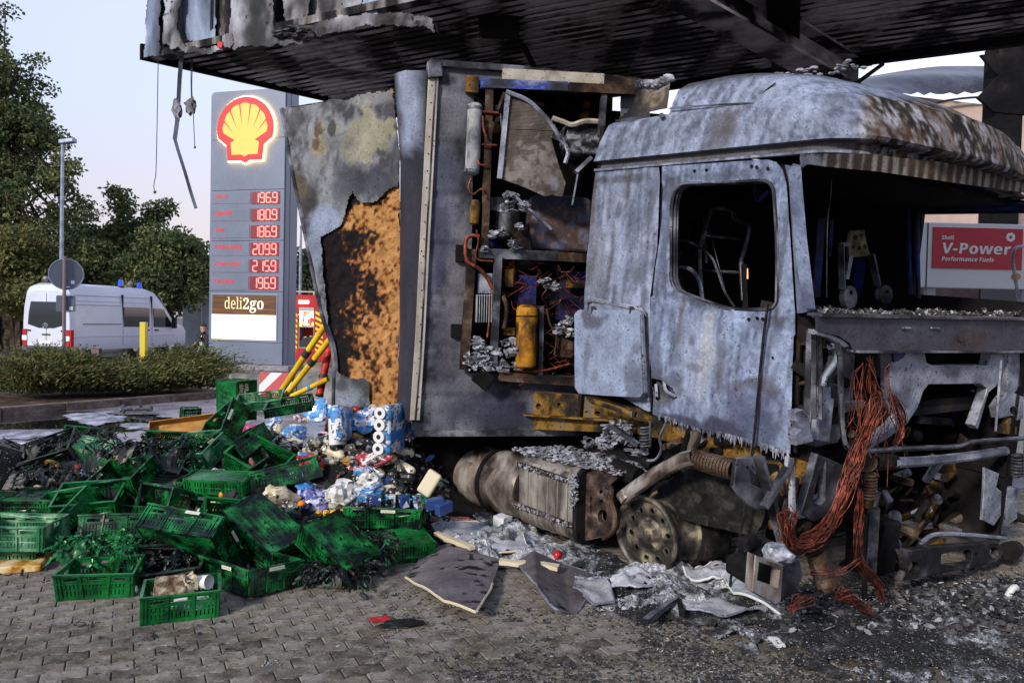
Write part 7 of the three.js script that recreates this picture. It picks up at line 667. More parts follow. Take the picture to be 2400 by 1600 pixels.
const BIG = { L: .58, W: .38, H: .18 }, MIDC = { L: .46, W: .32, H: .17 };
const front = crate('clean green crate holding a tray, a cup and paper', 424, 1434, 22, 0, 0, matGreen, { H: .16, warp: .006 });
crate('clean green crate below the melted green strands', 238, 1384, 14, 0, 0, matGreen, { H: .165, L: .42 });
crate('large open green crate with a white strip label on its side', 586, 1368, -40, -3, 4, matGreen2, { ...BIG, H: .17, lab: true });
crate('sooty green crate tilted on its side above the large open crate', 622, 1222, -34, 16, 151, matGreen2, { ...MIDC, h: .3, L: .52 });
crate('half melted green crate slumped beside the tilted sooty crate', 800, 1262, -38, 10, 150, matGreen2, { ...MIDC, h: .26 });
crate('long green crate holding blue and white cartons beside the trailer', 908, 1222, -6, 2, 1, matGreen2, { ...BIG, H: .16, h: .08, lab: true });
crate('green crate lying upside down in front of the carton crate', 936, 1258, 24, 4, 180, matGreen, { ...MIDC, h: .15, L: .44 });
crate('green crate tipped back showing its slotted side and a cream label', 430, 1288, -14, -52, -3, matGreen2, { ...BIG, h: .16, lab: true });
crate('green crate standing upright behind the melted strands', 282, 1262, 10, -14, 2, matGreen2, { ...MIDC, h: .1 });
crate('upper green crate of the two stacked crates beside the yellow foam slab', 40, 1272, 6, 0, 0, matGreenPale, { ...BIG, L: .5, H: .16, h: .15 }); crate('lower green crate of the two stacked crates beside the yellow foam slab', 28, 1312, 4, 0, 0, matGreenPale, { L: .44, W: .34, H: .15 });
crate('wide green crate lying upside down with a wet floor', 130, 1158, 4, 2, 180, matGreen2, { L: .66, W: .42, H: .12, h: .18 }); crate('wide green crate upside down beside the wet crate', 20, 1165, -2, 0, 180, matGreen2, { L: .6, W: .4, H: .12, h: .16 });
crate('dark green crate tipped on edge with its inside showing', 10, 1128, 30, 0, 62, matGreenSoot, { ...BIG, h: .14 }); crate('charred black crate upside down among melted strands', 360, 1130, -4, 6, 182, matGreenChar, { ...BIG, h: .2, H: .2 }); crate('charred crate frame leaning left of the black crate', 120, 1072, 20, 30, 24, matGreenChar, { ...BIG, h: .1 }); crate('pale scorched crate net hanging beside the black crate', 228, 1078, -8, -50, -8, matGreenPale, { ...MIDC, h: .12 });
crate('green crate with yellow fruit inside between the black crate and the bottles', 330, 1206, -3, 3, 0, matGreen2, { ...MIDC, h: .02, H: .12 }); crate('green crate upside down with a wet shiny base', 520, 1112, -4, 3, 180, matGreen, { ...MIDC, h: .2, lab: true }); crate('green crate tilted down to the right above the apples', 604, 1096, -22, 26, -26, matGreen, { ...MIDC, h: .12 });
crate('green crate with a dark rim leaning up against the cardboard box', 540, 1018, -8, 46, 42, matGreen2, { ...BIG, L: .56, W: .34, h: .12, lab: true }); crate('green crate standing on its side at the top of the heap', 530, 938, -32, -88, 0, matGreen, { L: .36, W: .44, H: .26, d: 8.6 }); crate('small upright green crate left of the crate on its side', 450, 982, 40, -80, 0, matGreen2, { L: .2, W: .24, H: .12, d: 9.2 });
crate('pale scorched crate lying flat below the yellow tubes', 612, 950, 12, 14, 8, matGreenPale, { ...MIDC, H: .1, d: 8.1 }); crate('dark green crate net beside the blue bag', 680, 962, 10, 10, 10, matGreen2, { ...MIDC, H: .1, d: 7.9 }); crate('open green crate with apples lying in it', 676, 1140, 14, -14, 12, matGreen2, { ...BIG, L: .54, h: .05 }); crate('green crate with oranges around its rim', 500, 1168, -8, 8, -4, matGreen2, { ...MIDC, h: .03 }); crate('black edged crate wedged under the tilted green crate', 590, 1130, 30, 0, 34, matGreenChar, { ...MIDC, h: .06 }); crate('crushed green crate under the long carton crate', 880, 1262, -12, 16, -10, matGreenSoot, { ...MIDC, h: .0 }); crate('green crate bottom showing between the two tilted sooty crates', 742, 1318, 20, 30, 14, matGreen2, { ...MIDC, h: .02 }); crate('dark crate behind the clean crates', 395, 1352, 10, 20, 6, matGreenChar, { ...MIDC });
[['green crate jammed between the wet crate and the fruit crate', 215, 1196, 12, 18, 6, matGreen], ['green crate lying on its side left of the bottles', 400, 1196, -30, 70, 8, matGreen2], ['green crate tipped towards the tray crate', 545, 1246, 24, 40, -12, matGreen], ['green crate propped above the fruit crate', 300, 1140, -12, 24, 14, matGreen2], ['green crate poking out beside the pink bag', 585, 1060, -40, 30, 20, matGreen2], ['green crate on edge below the cardboard tray', 395, 1062, 18, 62, -8, matGreen], ['pale green crate under the curled green strip', 480, 1072, -22, 34, 10, matGreenPale], ['green crate tilted beside the charred crate frame', 190, 1046, 22, 40, -14, matGreen], ['green crate tilted against the upper stacked crate', 150, 1222, -18, 30, 16, matGreen]].forEach(([l, x, y, a, b, c, m]) => crate(l, x, y, a, b, c, m, { ...MIDC, h: .1 }));
// melted plastic: sagging crate shells with strands
function melted(label, px, py, h, w, dpt, seed, mat, strands = 60) {
  const c = hit(px, py, h), R = rng(seed), T = thing('melted_crate', label, 'crate', c.clone()), g = new THREE.PlaneGeometry(w, dpt, 44, 34).rotateX(-Math.PI / 2), p = g.attributes.position, idx = []; for (let i = 0; i < p.count; i++) { const x = p.getX(i), z = p.getZ(i), r = Math.hypot(x / w * 2, z / dpt * 2); p.setY(i, .09 * (1 - r * r) + .11 * fbm3(x * 9 + seed, 0, z * 9, 4) - .05 * Math.max(0, r - .8)); p.setX(i, x + .05 * fbm3(x * 7, seed, z * 7)); p.setZ(i, z + .05 * fbm3(x * 7, z * 7, seed)); } const src = g.index.array; for (let i = 0; i < src.length; i += 6) { const x = p.getX(src[i]), z = p.getZ(src[i]); if (fbm3(x * 16 + seed * 2, 3, z * 16, 3) < .12) for (let k = 0; k < 6; k++) idx.push(src[i + k]); } g.setIndex(idx); g.computeVertexNormals(); g.translate(c.x, c.y, c.z); part(T, 'melted_shell', g, mat);
  const o = []; for (let i = 0; i < strands; i++) { const a = V(c.x + (R() - .5) * w, c.y + .05 + .08 * R(), c.z + (R() - .5) * dpt), e = a.clone().add(V((R() - .5) * .2, (R() - .8) * .15, (R() - .25) * .14)); o.push(rough(tube([a, a.clone().lerp(e, .4).add(V((R() - .5) * .05, .02 * R(), (R() - .5) * .05)), a.clone().lerp(e, .7).add(V((R() - .5) * .05, 0, (R() - .5) * .05)), e], .004 + .013 * R() * R() * R(), 5, 9), .03, 26)); } part(T, 'melted_strands', o, mat, { kind: 'stuff' }); return T;
}
melted('bright green melted plastic strands over the clean crate', 238, 1300, .14, .55, .36, 3, matGreen, 70); melted('dark green melted plastic behind the tray crate', 400, 1330, .06, .4, .3, 5, matGreenSoot, 60); melted('charred melted plastic clump under the slumped crate', 800, 1360, .03, .42, .32, 7, matGreenChar, 90); melted('green black melted edge right of the slumped crate', 870, 1300, .1, .34, .3, 8, matGreenSoot, 80); melted('charred lacy plastic at the far left of the heap', 150, 1050, .18, .7, .5, 9, matGreenChar, 70); melted('dripping green plastic on the black crate', 330, 1062, .22, .8, .4, 10, matGreenSoot, 70); melted('charred plastic rags behind the pale crate net', 230, 1025, .2, .5, .4, 12, matGreenChar, 60); melted('dripping green strands right of the black crate', 450, 1095, .18, .22, .3, 13, matGreen2, 40); melted('melted green plastic beside the tipped crate', 520, 1275, .12, .3, .3, 14, matGreen2, 70); melted('dark rounded plastic sheet between the left crates', 110, 1120, .14, .5, .3, 15, matGreenChar, 30); melted('green plastic strands between the upper crates', 470, 1050, .12, .3, .25, 16, matGreen2, 60); melted('black plastic strands under the long carton crate', 870, 1215, .08, .4, .25, 17, matGreenChar, 70);
// ---- goods ----
const printTex = (base, marks, seed) => { const t = dataTex(128, 128, (u, v) => { let c = base; marks.forEach(([col, f, th], i) => { if (pfbm(u, v, f, f, 3, seed + i * 7) > th) c = col; }); const g = (hash(Math.floor(u * 128), Math.floor(v * 128), seed) - .5) * 14; return [c[0] + g, c[1] + g, c[2] + g]; }); const m = new THREE.MeshPhysicalMaterial({ map: t, roughness: .3, clearcoat: .3, side: THREE.DoubleSide }); m.userData.size = .3; return m; };
const mBlueBag = printTex([62, 128, 190], [[[204, 208, 214], 4, .6], [[150, 44, 50], 12, .74], [[60, 60, 62], 20, .66]], 3), mWhiteBag = printTex([206, 204, 200], [[[150, 146, 138], 5, .6], [[46, 44, 42], 8, .7]], 13), mBeige = printTex([188, 172, 140], [[[216, 204, 178], 4, .6], [[60, 50, 42], 8, .68]], 23), mViolet = printTex([104, 104, 168], [[[176, 178, 214], 5, .58], [[40, 38, 60], 7, .66]], 33), mRedBag = printTex([150, 36, 40], [[[214, 206, 204], 6, .58]], 43), mBurnt = printTex([120, 112, 98], [[[34, 32, 30], 6, .46], [[196, 188, 172], 9, .66]], 53), mBlack = flat(.016, .016, .016, .7), mPink = flat(.33, .02, .12, .4), mCream = flat(.55, .47, .32, .6), mBlueCarton = printTex([44, 66, 120], [[[222, 224, 230], 3, .56]], 63), mApple = mottle([[0, [120, 18, 20]], [.6, [168, 30, 30]], [1, [196, 80, 44]]], { size: .1, px: 128, fx: 4, fy: 4, grain: 5, rough: .25, bump: 0 }), mOrange = mottle([[0, [210, 110, 10]], [1, [232, 144, 26]]], { size: .1, px: 128, fx: 5, fy: 5, grain: 6, rough: .45, bump: .0006 }), mBanana = mottle([[0, [150, 100, 20]], [.3, [206, 160, 24]], [1, [226, 186, 44]]], { size: .12, px: 128, fx: 4, fy: 4, rough: .45, bump: 0 }), mCola = new THREE.MeshPhysicalMaterial({ color: new THREE.Color(.22, .07, .04), roughness: .12, clearcoat: 1 }), mWhiteP = flat(.62, .61, .6, .5), mCard = mottle([[0, [150, 106, 52]], [1, [182, 136, 76]]], { size: .5, px: 128, fx: 4, fy: 12, grain: 6, bump: 0 });
const RI = rng(101);
const where = (x, y) => y < 1000 ? (x < 700 ? 'below the yellow tubes' : x < 830 ? 'beside the large blue sack' : 'under the torn panel') : x < 400 ? 'near the black crate' : x < 560 ? (y < 1130 ? 'by the wet upturned crate' : 'behind the tipped labelled crate') : x < 680 ? (y < 1090 ? 'left of the loose apples' : 'beside the open apple crate') : x < 800 ? (y < 1075 ? 'below the lying roll pack' : y < 1140 ? 'right of the loose apples' : 'by the violet net bag') : x < 880 ? (y < 1075 ? 'above the red white bag' : y < 1140 ? 'below the red white bag' : 'behind the long carton crate') : y < 1075 ? 'at the foot of the upright rolls' : 'at the trailer corner';
function goods(name, label, cat, px, py, geo, mat, o = {}) { const p = o.pos ?? (o.d ? P(px, py, o.d) : hit(px, py, o.h ?? .02)), g = geo.applyQuaternion(o.q ?? qEul((RI() - .5) * 1.2, RI() * 6.3, (RI() - .5) * 1.2)).translate(p.x, p.y, p.z); return single(name, label, cat, g, mat, { group: o.group, smooth: o.smooth }); }
const bag = (r, seed, sx = 1, sy = .7, sz = .8) => { const g = lump(r, seed, 3, .3, 2.2), p = g.attributes.position; for (let i = 0; i < p.count; i++) { const x = p.getX(i), y = p.getY(i), z = p.getZ(i); const k = 1 + .16 * Math.abs(noise3(x * 40 + seed, y * 40, z * 40)); p.setXYZ(i, x * k * sx, y * k * sy, z * k * sz); } g.computeVertexNormals(); return g; };
const fruit = (r) => { const g = new THREE.SphereGeometry(r, 14, 10), p = g.attributes.position; for (let i = 0; i < p.count; i++) { const y = p.getY(i) / r, x = p.getX(i), z = p.getZ(i), q = Math.hypot(x, z) / r; p.setY(i, r * (y * .92 - .22 * Math.sign(y) * Math.exp(-q * q * 14))); } g.computeVertexNormals(); return g; };
const loaf = (len, r, seed) => { const g = new THREE.CapsuleGeometry(r, len, 5, 12).rotateZ(Math.PI / 2), p = g.attributes.position; for (let i = 0; i < p.count; i++) { const x = p.getX(i), y = p.getY(i), z = p.getZ(i), k = 1 + .22 * fbm3(x * 18 + seed, y * 18, z * 18); p.setXYZ(i, x, y * k + .1 * x * x, z * k); } g.computeVertexNormals(); return g; };
// packs of paper rolls
function rollPack(label, px, py, h, yaw, pitch, roll, n, pos) { const p = pos ?? hit(px, py, h), T = thing('paper_roll_pack', label, 'roll pack', p.clone()); T.quaternion.copy(qEul(pitch, yaw, roll)); const add = (g, m, nm) => { const q = new THREE.Mesh(boxUV(g), m); q.name = nm; T.add(q); return q; }; for (let i = 0; i < n; i++) { const y = (i + .5) * .098; const r = add(cyl(V(0, y, -.1), V(0, y, .112), .05, .05, 18), mWhiteP, 'roll_end'); const c = new THREE.Mesh(boxUV(cyl(V(0, y, .105), V(0, y, .1135), .02, .02, 12)), mBurnt); c.name = 'roll_core'; r.add(c); } const g = box(.12, n * .1 + .01, .3, .03, n * .05, -.06, .045), pz = g.attributes.position; for (let i = 0; i < pz.count; i++) pz.setX(i, pz.getX(i) + .008 * Math.sin(pz.getY(i) * 64)); scaleUV(boxUV(g), .3); const w = new THREE.Mesh(g, mBlueBag); w.name = 'wrapping'; T.add(w); return T; }
rollPack('upright pack of four white paper rolls beside the trailer corner', 905, 1052, .1, -.35, 0, -.04, 4, hit(905, 1056, .02).add(V(0, .0, .1))); rollPack('blue wrapped paper roll pack lying on its side', 800, 1010, .08, .5, 1.4, .5, 3); 
{ const q = (a, b, c) => qEul(a, b, c); // large single pieces
  goods('carton_bag', 'large blue and white printed sack on top of the heap', 'sack', 745, 962, bag(.24, 71, 1, .8, .3), printTex([66, 140, 200], [[[214, 218, 224], 3, .58], [[160, 44, 52], 8, .72], [[60, 60, 64], 14, .72]], 83), { h: .14, q: q(-.35, -.2, .2) }); { const p = hit(432, 1022, .14), T = thing('cardboard_tray', 'open brown cardboard tray leaning on the crates', 'cardboard tray', p); T.quaternion.copy(q(.95, .35, .24)); for (const [n, a] of [['base', [.66, .008, .34]], ['side_wall', [.66, .1, .008, 0, .05, .17]], ['side_wall', [.66, .1, .008, 0, .05, -.17]], ['end_wall', [.008, .1, .34, .33, .05, 0]], ['end_wall', [.008, .1, .34, -.33, .05, 0]]]) { const m = new THREE.Mesh(scaleUV(boxUV(box(...a)), .5), mCard); m.name = n; T.add(m); } } goods('green_bag', 'bright green plastic sheet under the standing crate', 'plastic sheet', 560, 972, bag(.11, 5, 1.6, .4, .8), matLime, { h: .12 }); goods('green_bag', 'small bright green scrap on the cardboard tray', 'plastic scrap', 377, 1022, bag(.05, 6, .7, 1, .5), matLime, { h: .14 }); goods('green_bag', 'curled bright green strip at the cardboard tray corner', 'plastic scrap', 500, 985, bag(.07, 9, .5, 1.4, .6), matLime, { h: .14 }); goods('pink_bag', 'dark pink bag behind the leaning green crate', 'bag', 588, 1012, bag(.13, 8, 1.3, .9, .8), mPink, { h: .06 });
  goods('foam_slab', 'yellow white foam slab lying beside the stacked crates', 'foam slab', 20, 1322, rough(box(.44, .05, .26, 0, 0, 0, .01), .02, 12), mottle([[0, [140, 96, 40]], [.35, [196, 150, 70]], [.6, [214, 186, 130]], [1, [220, 200, 180]]], { size: .3, px: 128, fx: 4, fy: 4 }), { h: .03, q: q(.06, .3, .0) }); goods('milk_carton', 'grey white carton standing by the cardboard tray', 'carton', 447, 1052, box(.07, .2, .07, 0, 0, 0, .008), mBurnt, { h: .1, q: q(.1, .5, -.25) }); goods('paper_sheet', 'crumpled white paper bag right of the wet crate', 'paper bag', 615, 1050, bag(.1, 12, 1.2, .6, .8), mWhiteBag, { h: .04 }); goods('cream_slab', 'cream coloured slab standing under the trailer', 'slab', 1006, 1132, box(.12, .2, .04, 0, 0, 0, .02), mCream, { d: 5.9, q: q(-.2, -.2, -.5) });
  goods('bag', 'crumpled blue and white bag left of the roll packs', 'bag', 690, 1018, bag(.13, 21, 1.2, .9, 1), mBlueBag, { h: .06 }); goods('bag', 'blue white bag on the slope below the sack', 'bag', 640, 992, bag(.13, 22, 1.5, .55, .9), mBlueBag, { h: .06 }); goods('bag', 'blue bag wedged behind the roll packs', 'bag', 860, 985, bag(.12, 23, 1.3, .8, .9), mBlueBag, { h: .05 }); goods('bag', 'grey blue torn bag hanging at the trailer corner', 'bag', 948, 1010, bag(.1, 24, .7, 1.5, .8), mBlueBag, { h: .06 }); goods('bag', 'violet net bag in front of the apples', 'bag', 730, 1175, bag(.12, 25, 1.2, .8, 1), mViolet, { h: .04 }); goods('bag', 'white bag holding red apples', 'bag', 800, 1165, bag(.13, 26, 1.1, .9, 1), mWhiteBag, { h: .03 }); goods('bag', 'pale bag beside the violet net bag', 'bag', 655, 1170, bag(.12, 27, 1.4, .7, .8), mBeige, { h: .03 }); goods('bag', 'red and white bag in the middle of the heap', 'bag', 868, 1078, bag(.1, 28, 1.7, .7, .8), mRedBag, { h: .05 }); goods('bag', 'white and blue packet under the red bag', 'packet', 856, 1105, box(.2, .05, .12, 0, 0, 0, .015), mBlueBag, { h: .05, q: q(.3, .3, -.2) }); goods('bag', 'clear bag with a red fruit near the cartons', 'bag', 868, 1130, bag(.1, 30, 1, .8, 1), mWhiteBag, { h: .03 }); goods('bag', 'blue bag hanging over the carton crate rim', 'bag', 850, 1160, bag(.1, 31, 1.6, .6, .9), mBlueBag, { h: .05 }); goods('bag', 'violet bag beside the carton crate', 'bag', 835, 1180, bag(.09, 32, 1.2, .7, .9), mViolet, { h: .03 }); goods('bag', 'small blue bag above the violet net bag', 'bag', 735, 1152, bag(.08, 33, 1.6, .5, .9), mBlueBag, { h: .04 }); goods('bottle_pack', 'pack of small orange juice bottles', 'bottle pack', 775, 1205, merge([0, 1, 2, 3].flatMap((i) => [cyl(V(i * .055 - .08, 0, 0), V(i * .055 - .08, .1, 0), .025, .025, 10), cyl(V(i * .055 - .08, .1, 0), V(i * .055 - .08, .125, 0), .02, .01, 10)])), flat(.62, .34, .03, .25), { h: .03, q: q(1.2, .2, .1) }); goods('carton', 'blue and white milk carton beside the trailer wheel bay', 'carton', 908, 1128, box(.09, .07, .07, 0, 0, 0, .006), mBlueCarton, { h: .04, q: q(.3, .5, .4) });
  for (const [x, y, a] of [[1018, 1180, .3], [1040, 1190, .8]]) goods('carton', (a < .5 ? 'blue printed carton lying beside the round tank' : 'second blue carton between the first and the round tank'), 'carton', x, y, box(.13, .08, .06, 0, 0, 0, .006), mBlueCarton, { d: 5.6, q: q(.1, a, .15), group: 'blue cartons by the round tank' }); goods('bottle', 'pink bottle lying beside the blue cartons', 'bottle', 1070, 1222, merge([cyl(V(-.13, 0, 0), V(.1, 0, 0), .04, .042, 14), cyl(V(.1, 0, 0), V(.17, 0, 0), .038, .012, 12)]), new THREE.MeshPhysicalMaterial({ color: new THREE.Color(.4, .12, .1), roughness: .15, clearcoat: 1 }), { pos: G(1070, 1222, .05), q: q(0, .1, -.05) });
  for (let i = 0; i < 5; i++) goods('carton', ['first', 'second', 'middle', 'fourth', 'last'][i] + ' carton of the row in the long green crate', 'carton', 846 + i * 34, 1180, box(.075, .1, .06, 0, 0, 0, .006), i % 2 ? mBlueCarton : mBlueBag, { pos: hit(846 + i * 33, 1212, .08).add(V(0, .12, -.03)), q: q(.05, .2 * i, .1 * (i - 2)), group: 'cartons in the long green crate' });
}
for (let i = 0; i < 22; i++) { const x = [690, 700, 715, 730, 745, 705, 722, 738, 752, 700, 790, 815, 806, 800, 868, 912, 180, 265, 660, 640, 36, 835][i], y = [1082, 1074, 1076, 1070, 1076, 1090, 1088, 1084, 1090, 1078, 1165, 1158, 1172, 1150, 1126, 965, 1095, 1022, 1125, 1132, 1078, 960][i]; goods('apple', i < 10 ? 'red apple in the cluster above the open apple crate' : i < 14 ? 'red apple in the white bag' : 'single red apple ' + where(x, y), 'apple', x, y, fruit(.036), mApple, { h: i > 9 && i < 14 ? .11 : .05, group: 'red apples in the heap', smooth: true }); }
for (let i = 0; i < 20; i++) { const x = [500, 512, 488, 530, 470, 545, 556, 498, 620, 505, 560, 640, 250, 820, 838, 812, 520, 440, 585, 706][i], y = [1150, 1144, 1156, 1146, 1150, 1142, 1128, 1198, 1178, 1204, 1090, 1072, 1336, 1146, 1140, 1150, 1158, 1180, 1088, 1180][i]; goods('orange', 'loose orange fruit ' + where(x, y), 'orange', x, y, fruit(.029), mOrange, { h: .07, group: 'oranges between the crates', smooth: true }); }
goods('apple', 'single red apple lying on white ash beside the fuel tank', 'apple', 1307, 1298, fruit(.037), mApple, { pos: G(1307, 1300, .06), smooth: true }); goods('onion', 'red onion lying on the paving beside the crates', 'onion', 130, 1300, fruit(.042), mottle([[0, [84, 26, 44]], [1, [128, 62, 78]]], { size: .1, px: 64, fx: 6, fy: 2, bump: 0, rough: .3 }), { pos: G(130, 1300, .04), smooth: true }); goods('apple', 'red brown apple lying on the wet road', 'apple', 38, 1062, fruit(.045), mApple, { pos: G(38, 1066, .03), smooth: true });
for (let i = 0; i < 12; i++) { const x = [120, 270, 262, 360, 378, 390, 350, 300, 540, 620, 395, 410][i], y = [1086, 1085, 1065, 1170, 1160, 1172, 1166, 1174, 1000, 962, 1180, 1164][i]; const g = new THREE.TubeGeometry(new THREE.CatmullRomCurve3([V(-.08, 0, 0), V(-.04, .02, 0), V(.02, .022, 0), V(.08, -.005, 0)]), 12, .017, 8); goods('banana', 'yellow banana ' + where(x, y), 'banana', x, y, g, mBanana, { h: .12, group: 'bananas on the heap' }); }
for (let i = 0; i < 7; i++) { const x = [430, 445, 460, 470, 440, 560, 600][i], y = [1170, 1166, 1172, 1164, 1178, 1010, 1120][i]; goods('bottle', 'clear brown drink bottle ' + where(x, y), 'bottle', x, y, merge([cyl(V(0, 0, 0), V(0, .13, 0), .033, .033, 14), cyl(V(0, .13, 0), V(0, .18, 0), .032, .012, 12)]), mCola, { h: .08, group: 'brown bottles in the crates' }); }
for (let i = 0; i < 34; i++) { const x = [905, 930, 920, 940, 915, 935, 900, 925, 880, 945, 790, 765, 810, 840, 830, 780, 850, 870, 900, 770, 640, 620, 600, 660, 690, 720, 750, 795, 825, 845, 885, 915, 930, 940][i], y = [1080, 1090, 1110, 1060, 1130, 1120, 1150, 1140, 1100, 1095, 1045, 1030, 1050, 1065, 1085, 1060, 1040, 1055, 1065, 1080, 1025, 1015, 1030, 1045, 1060, 1050, 1040, 985, 975, 968, 970, 1000, 1150, 1165][i]; goods('scorched_loaf', (i % 3 ? 'black scorched bread loaf ' : 'pale bread loaf ') + where(x, y), 'bread loaf', x + RI() * 6, y, loaf(.1 + .08 * RI(), .03 + .02 * RI(), i * 3.3), i % 3 ? mBurnt : mBeige, { h: .03, group: 'scorched loaves in the heap' }); }
for (let i = 0; i < 46; i++) { const x = mix(610, 950, RI()), y = mix(975, 1190, RI()); goods('food_packet', ['blue', 'white', 'beige', 'scorched', 'violet', 'red', 'black', 'burnt', 'pale', 'brown'][i % 10] + ' food packet ' + where(x, y), 'packet', x, y, RI() < .5 ? bag(.04 + .04 * RI(), i * 1.7, 1.4, .5, 1) : box(.08 + .07 * RI(), .03 + .03 * RI(), .06 + .04 * RI(), 0, 0, 0, .008), [mBlueBag, mWhiteBag, mBeige, mBurnt, mViolet, mRedBag, mBlack, mBurnt, mWhiteBag, mCard][i % 10], { h: .03, group: 'food packets in the heap' }); }
for (let i = 0; i < 26; i++) { const x = mix(270, 620, RI()), y = mix(1070, 1250, RI()); goods('food_scrap', ['burnt', 'black', 'beige', 'brown', 'white'][i % 5] + ' food scrap ' + where(x, y), 'scrap', x, y, bag(.03 + .04 * RI(), i * 2.7, 1.5, .5, 1), [mBurnt, mBlack, mBeige, mCard, mWhiteBag][i % 5], { h: .06, group: 'food scraps between the crates' }); }
{ // contents of the tray crate
  const c = front.position, q = front.quaternion, at2 = (x, y, z) => V(x, y, z).applyQuaternion(q).add(c); goods('food_tray', 'speckled brown food tray standing in the front crate', 'tray', 0, 0, rough(new RoundedBoxGeometry(.17, .03, .12, 3, .012), .008, 20), mottle([[0, [60, 44, 34]], [.5, [108, 90, 72]], [1, [170, 160, 140]]], { size: .1, px: 128, fx: 4, fy: 4 }), { pos: at2(-.06, .165, .02), q: qEul(1.0, .3, .05) }); goods('paper_cup', 'white paper cup lying in the front crate', 'cup', 0, 0, cyl(V(-.05, 0, 0), V(.05, 0, 0), .03, .042, 18, true), mWhiteP, { pos: at2(.11, .165, 0), q: qEul(.2, -.3, .1) }); goods('paper_packet', 'torn white packet with green scraps in the front crate', 'packet', 0, 0, bag(.055, 9, .8, 1.1, .6), mBeige, { pos: at2(.045, .165, .01), q: qEul(.3, .2, -.2) }); goods('paper_packet', 'flat white paper lying low in the front crate', 'paper', 0, 0, bag(.08, 19, 1.5, .4, 1), mWhiteBag, { pos: at2(.05, .07, .05), q: qEul(.1, .2, .1) });
}
// loose charred bits over the heap
{ const R = rng(202), list = [], list2 = [], T = [[.012, .012, .012], [.03, .028, .026], [.02, .07, .035], [.25, .24, .22], [.12, .08, .05], [.5, .5, .5], [.05, .16, .4], [.015, .014, .014], [.016, .05, .028]]; for (let i = 0; i < 9000; i++) { const x = -4.6 + 4.1 * R(), z = -9.4 + 5 * R(), h = moundH(x, z); if (h < .01 && R() < .97) continue; const s = .008 + .022 * R() * R(); const c = T[R() < .6 ? (R() < .5 ? 0 : 7) : Math.floor(R() * 9)]; list.push([V(x, h + .01 + .025 * R(), z), qEul(R() * 6, R() * 6, R() * 6), V(s * (1 + R() * 2), s * .5, s), c.map((q) => q * (.6 + .8 * R()))]); } scatter('charred_bits', 'charred scraps and plastic bits covering the heap', 'debris', lump(1, 5, 1, .45), flat(1, 1, 1, .7), list); }
// ---------- ash and wreckage on the paving ----------
const ashC = (dark, seed) => (x, y) => { const n = fbm3(x * 6, y * 6, seed, 4), m = fbm3(x * 26, y * 26, seed + 3, 3); const t = Math.max(0, Math.min(1, .5 + n * 1.3 + m * .8 - dark)); return ramp([[0, lin([20, 20, 22])], [.3, lin([70, 68, 70])], [.55, lin([132, 132, 138])], [.8, lin([178, 178, 184])], [1, lin([208, 208, 212])]], t); };
const ashTex = dataTex(512, 512, (u, v) => { const a = pfbm(u, v, 10, 10, 5, 701), b = pfbm(u, v, 90, 90, 2, 705), t = .5 + (a - .5) * 1.5 + (b - .5) * 1.3; const g = 110 + 145 * Math.max(0, Math.min(1, t)); return [g, g, g]; }); const matAshV = new THREE.MeshStandardMaterial({ vertexColors: true, map: ashTex, bumpMap: grainBump, bumpScale: .012, roughness: .95, side: THREE.DoubleSide }); matAshV.userData.size = .6; const ashL = []; function ash(label, pix, hgt, dark, seed, rag = .12, step = .011) { const pts = ground2(pix), H2 = (x, y) => { const e = Math.min(1, nearEdge(x, y, pts)[0] / .12); return -.002 + e * (.012 + hgt * Math.max(0, .35 + fbm3(x * 5 + seed, y * 5, seed, 3) * 1.4)) + .03 * e * Math.abs(fbm3(x * 24, y * 24, seed, 3)) + .02 * e * Math.abs(fbm3(x * 60, y * 60, seed, 2)) + .006; }, g = sheet(flatFr, pts, [], step, H2, { rag, ragF: 7, color: ashC(dark, seed) }); ashL.push([pts, H2]); return structure('ash_layer', label, g, matAshV, { category: 'ash', kind: 'stuff', keepUV: true }); }
ash('pale ash heap beside the fuel tank', [[990, 1235], [1100, 1215], [1200, 1222], [1330, 1275], [1400, 1290], [1370, 1322], [1230, 1335], [1110, 1330], [1010, 1270]], .12, -.6, 3); ash('pale ash heap in front of the bare wheel', [[1340, 1352], [1480, 1345], [1650, 1345], [1760, 1320], [1800, 1380], [1780, 1440], [1640, 1455], [1480, 1445], [1360, 1420]], .1, -.62, 5); ash('dark ash under the wheel and gear box', [[1380, 1310], [1480, 1330], [1700, 1340], [1960, 1400], [2300, 1370], [2440, 1350], [2440, 1430], [2100, 1480], [1900, 1480], [1780, 1460], [1480, 1465], [1380, 1400]], .06, .28, 7); ash('grey ash and cinders in the right foreground', [[1560, 1440], [1800, 1450], [2100, 1450], [2440, 1400], [2440, 1640], [2050, 1600], [1700, 1520]], .025, .34, 9, .7); ash('dark ash below the fuel tank bracket', [[1350, 1290], [1450, 1300], [1500, 1350], [1420, 1365], [1330, 1330]], .05, .4, 11); ash('dark ash under the trailer', [[960, 1180], [1180, 1200], [1340, 1270], [1200, 1230], [1010, 1240]], .04, .35, 13);
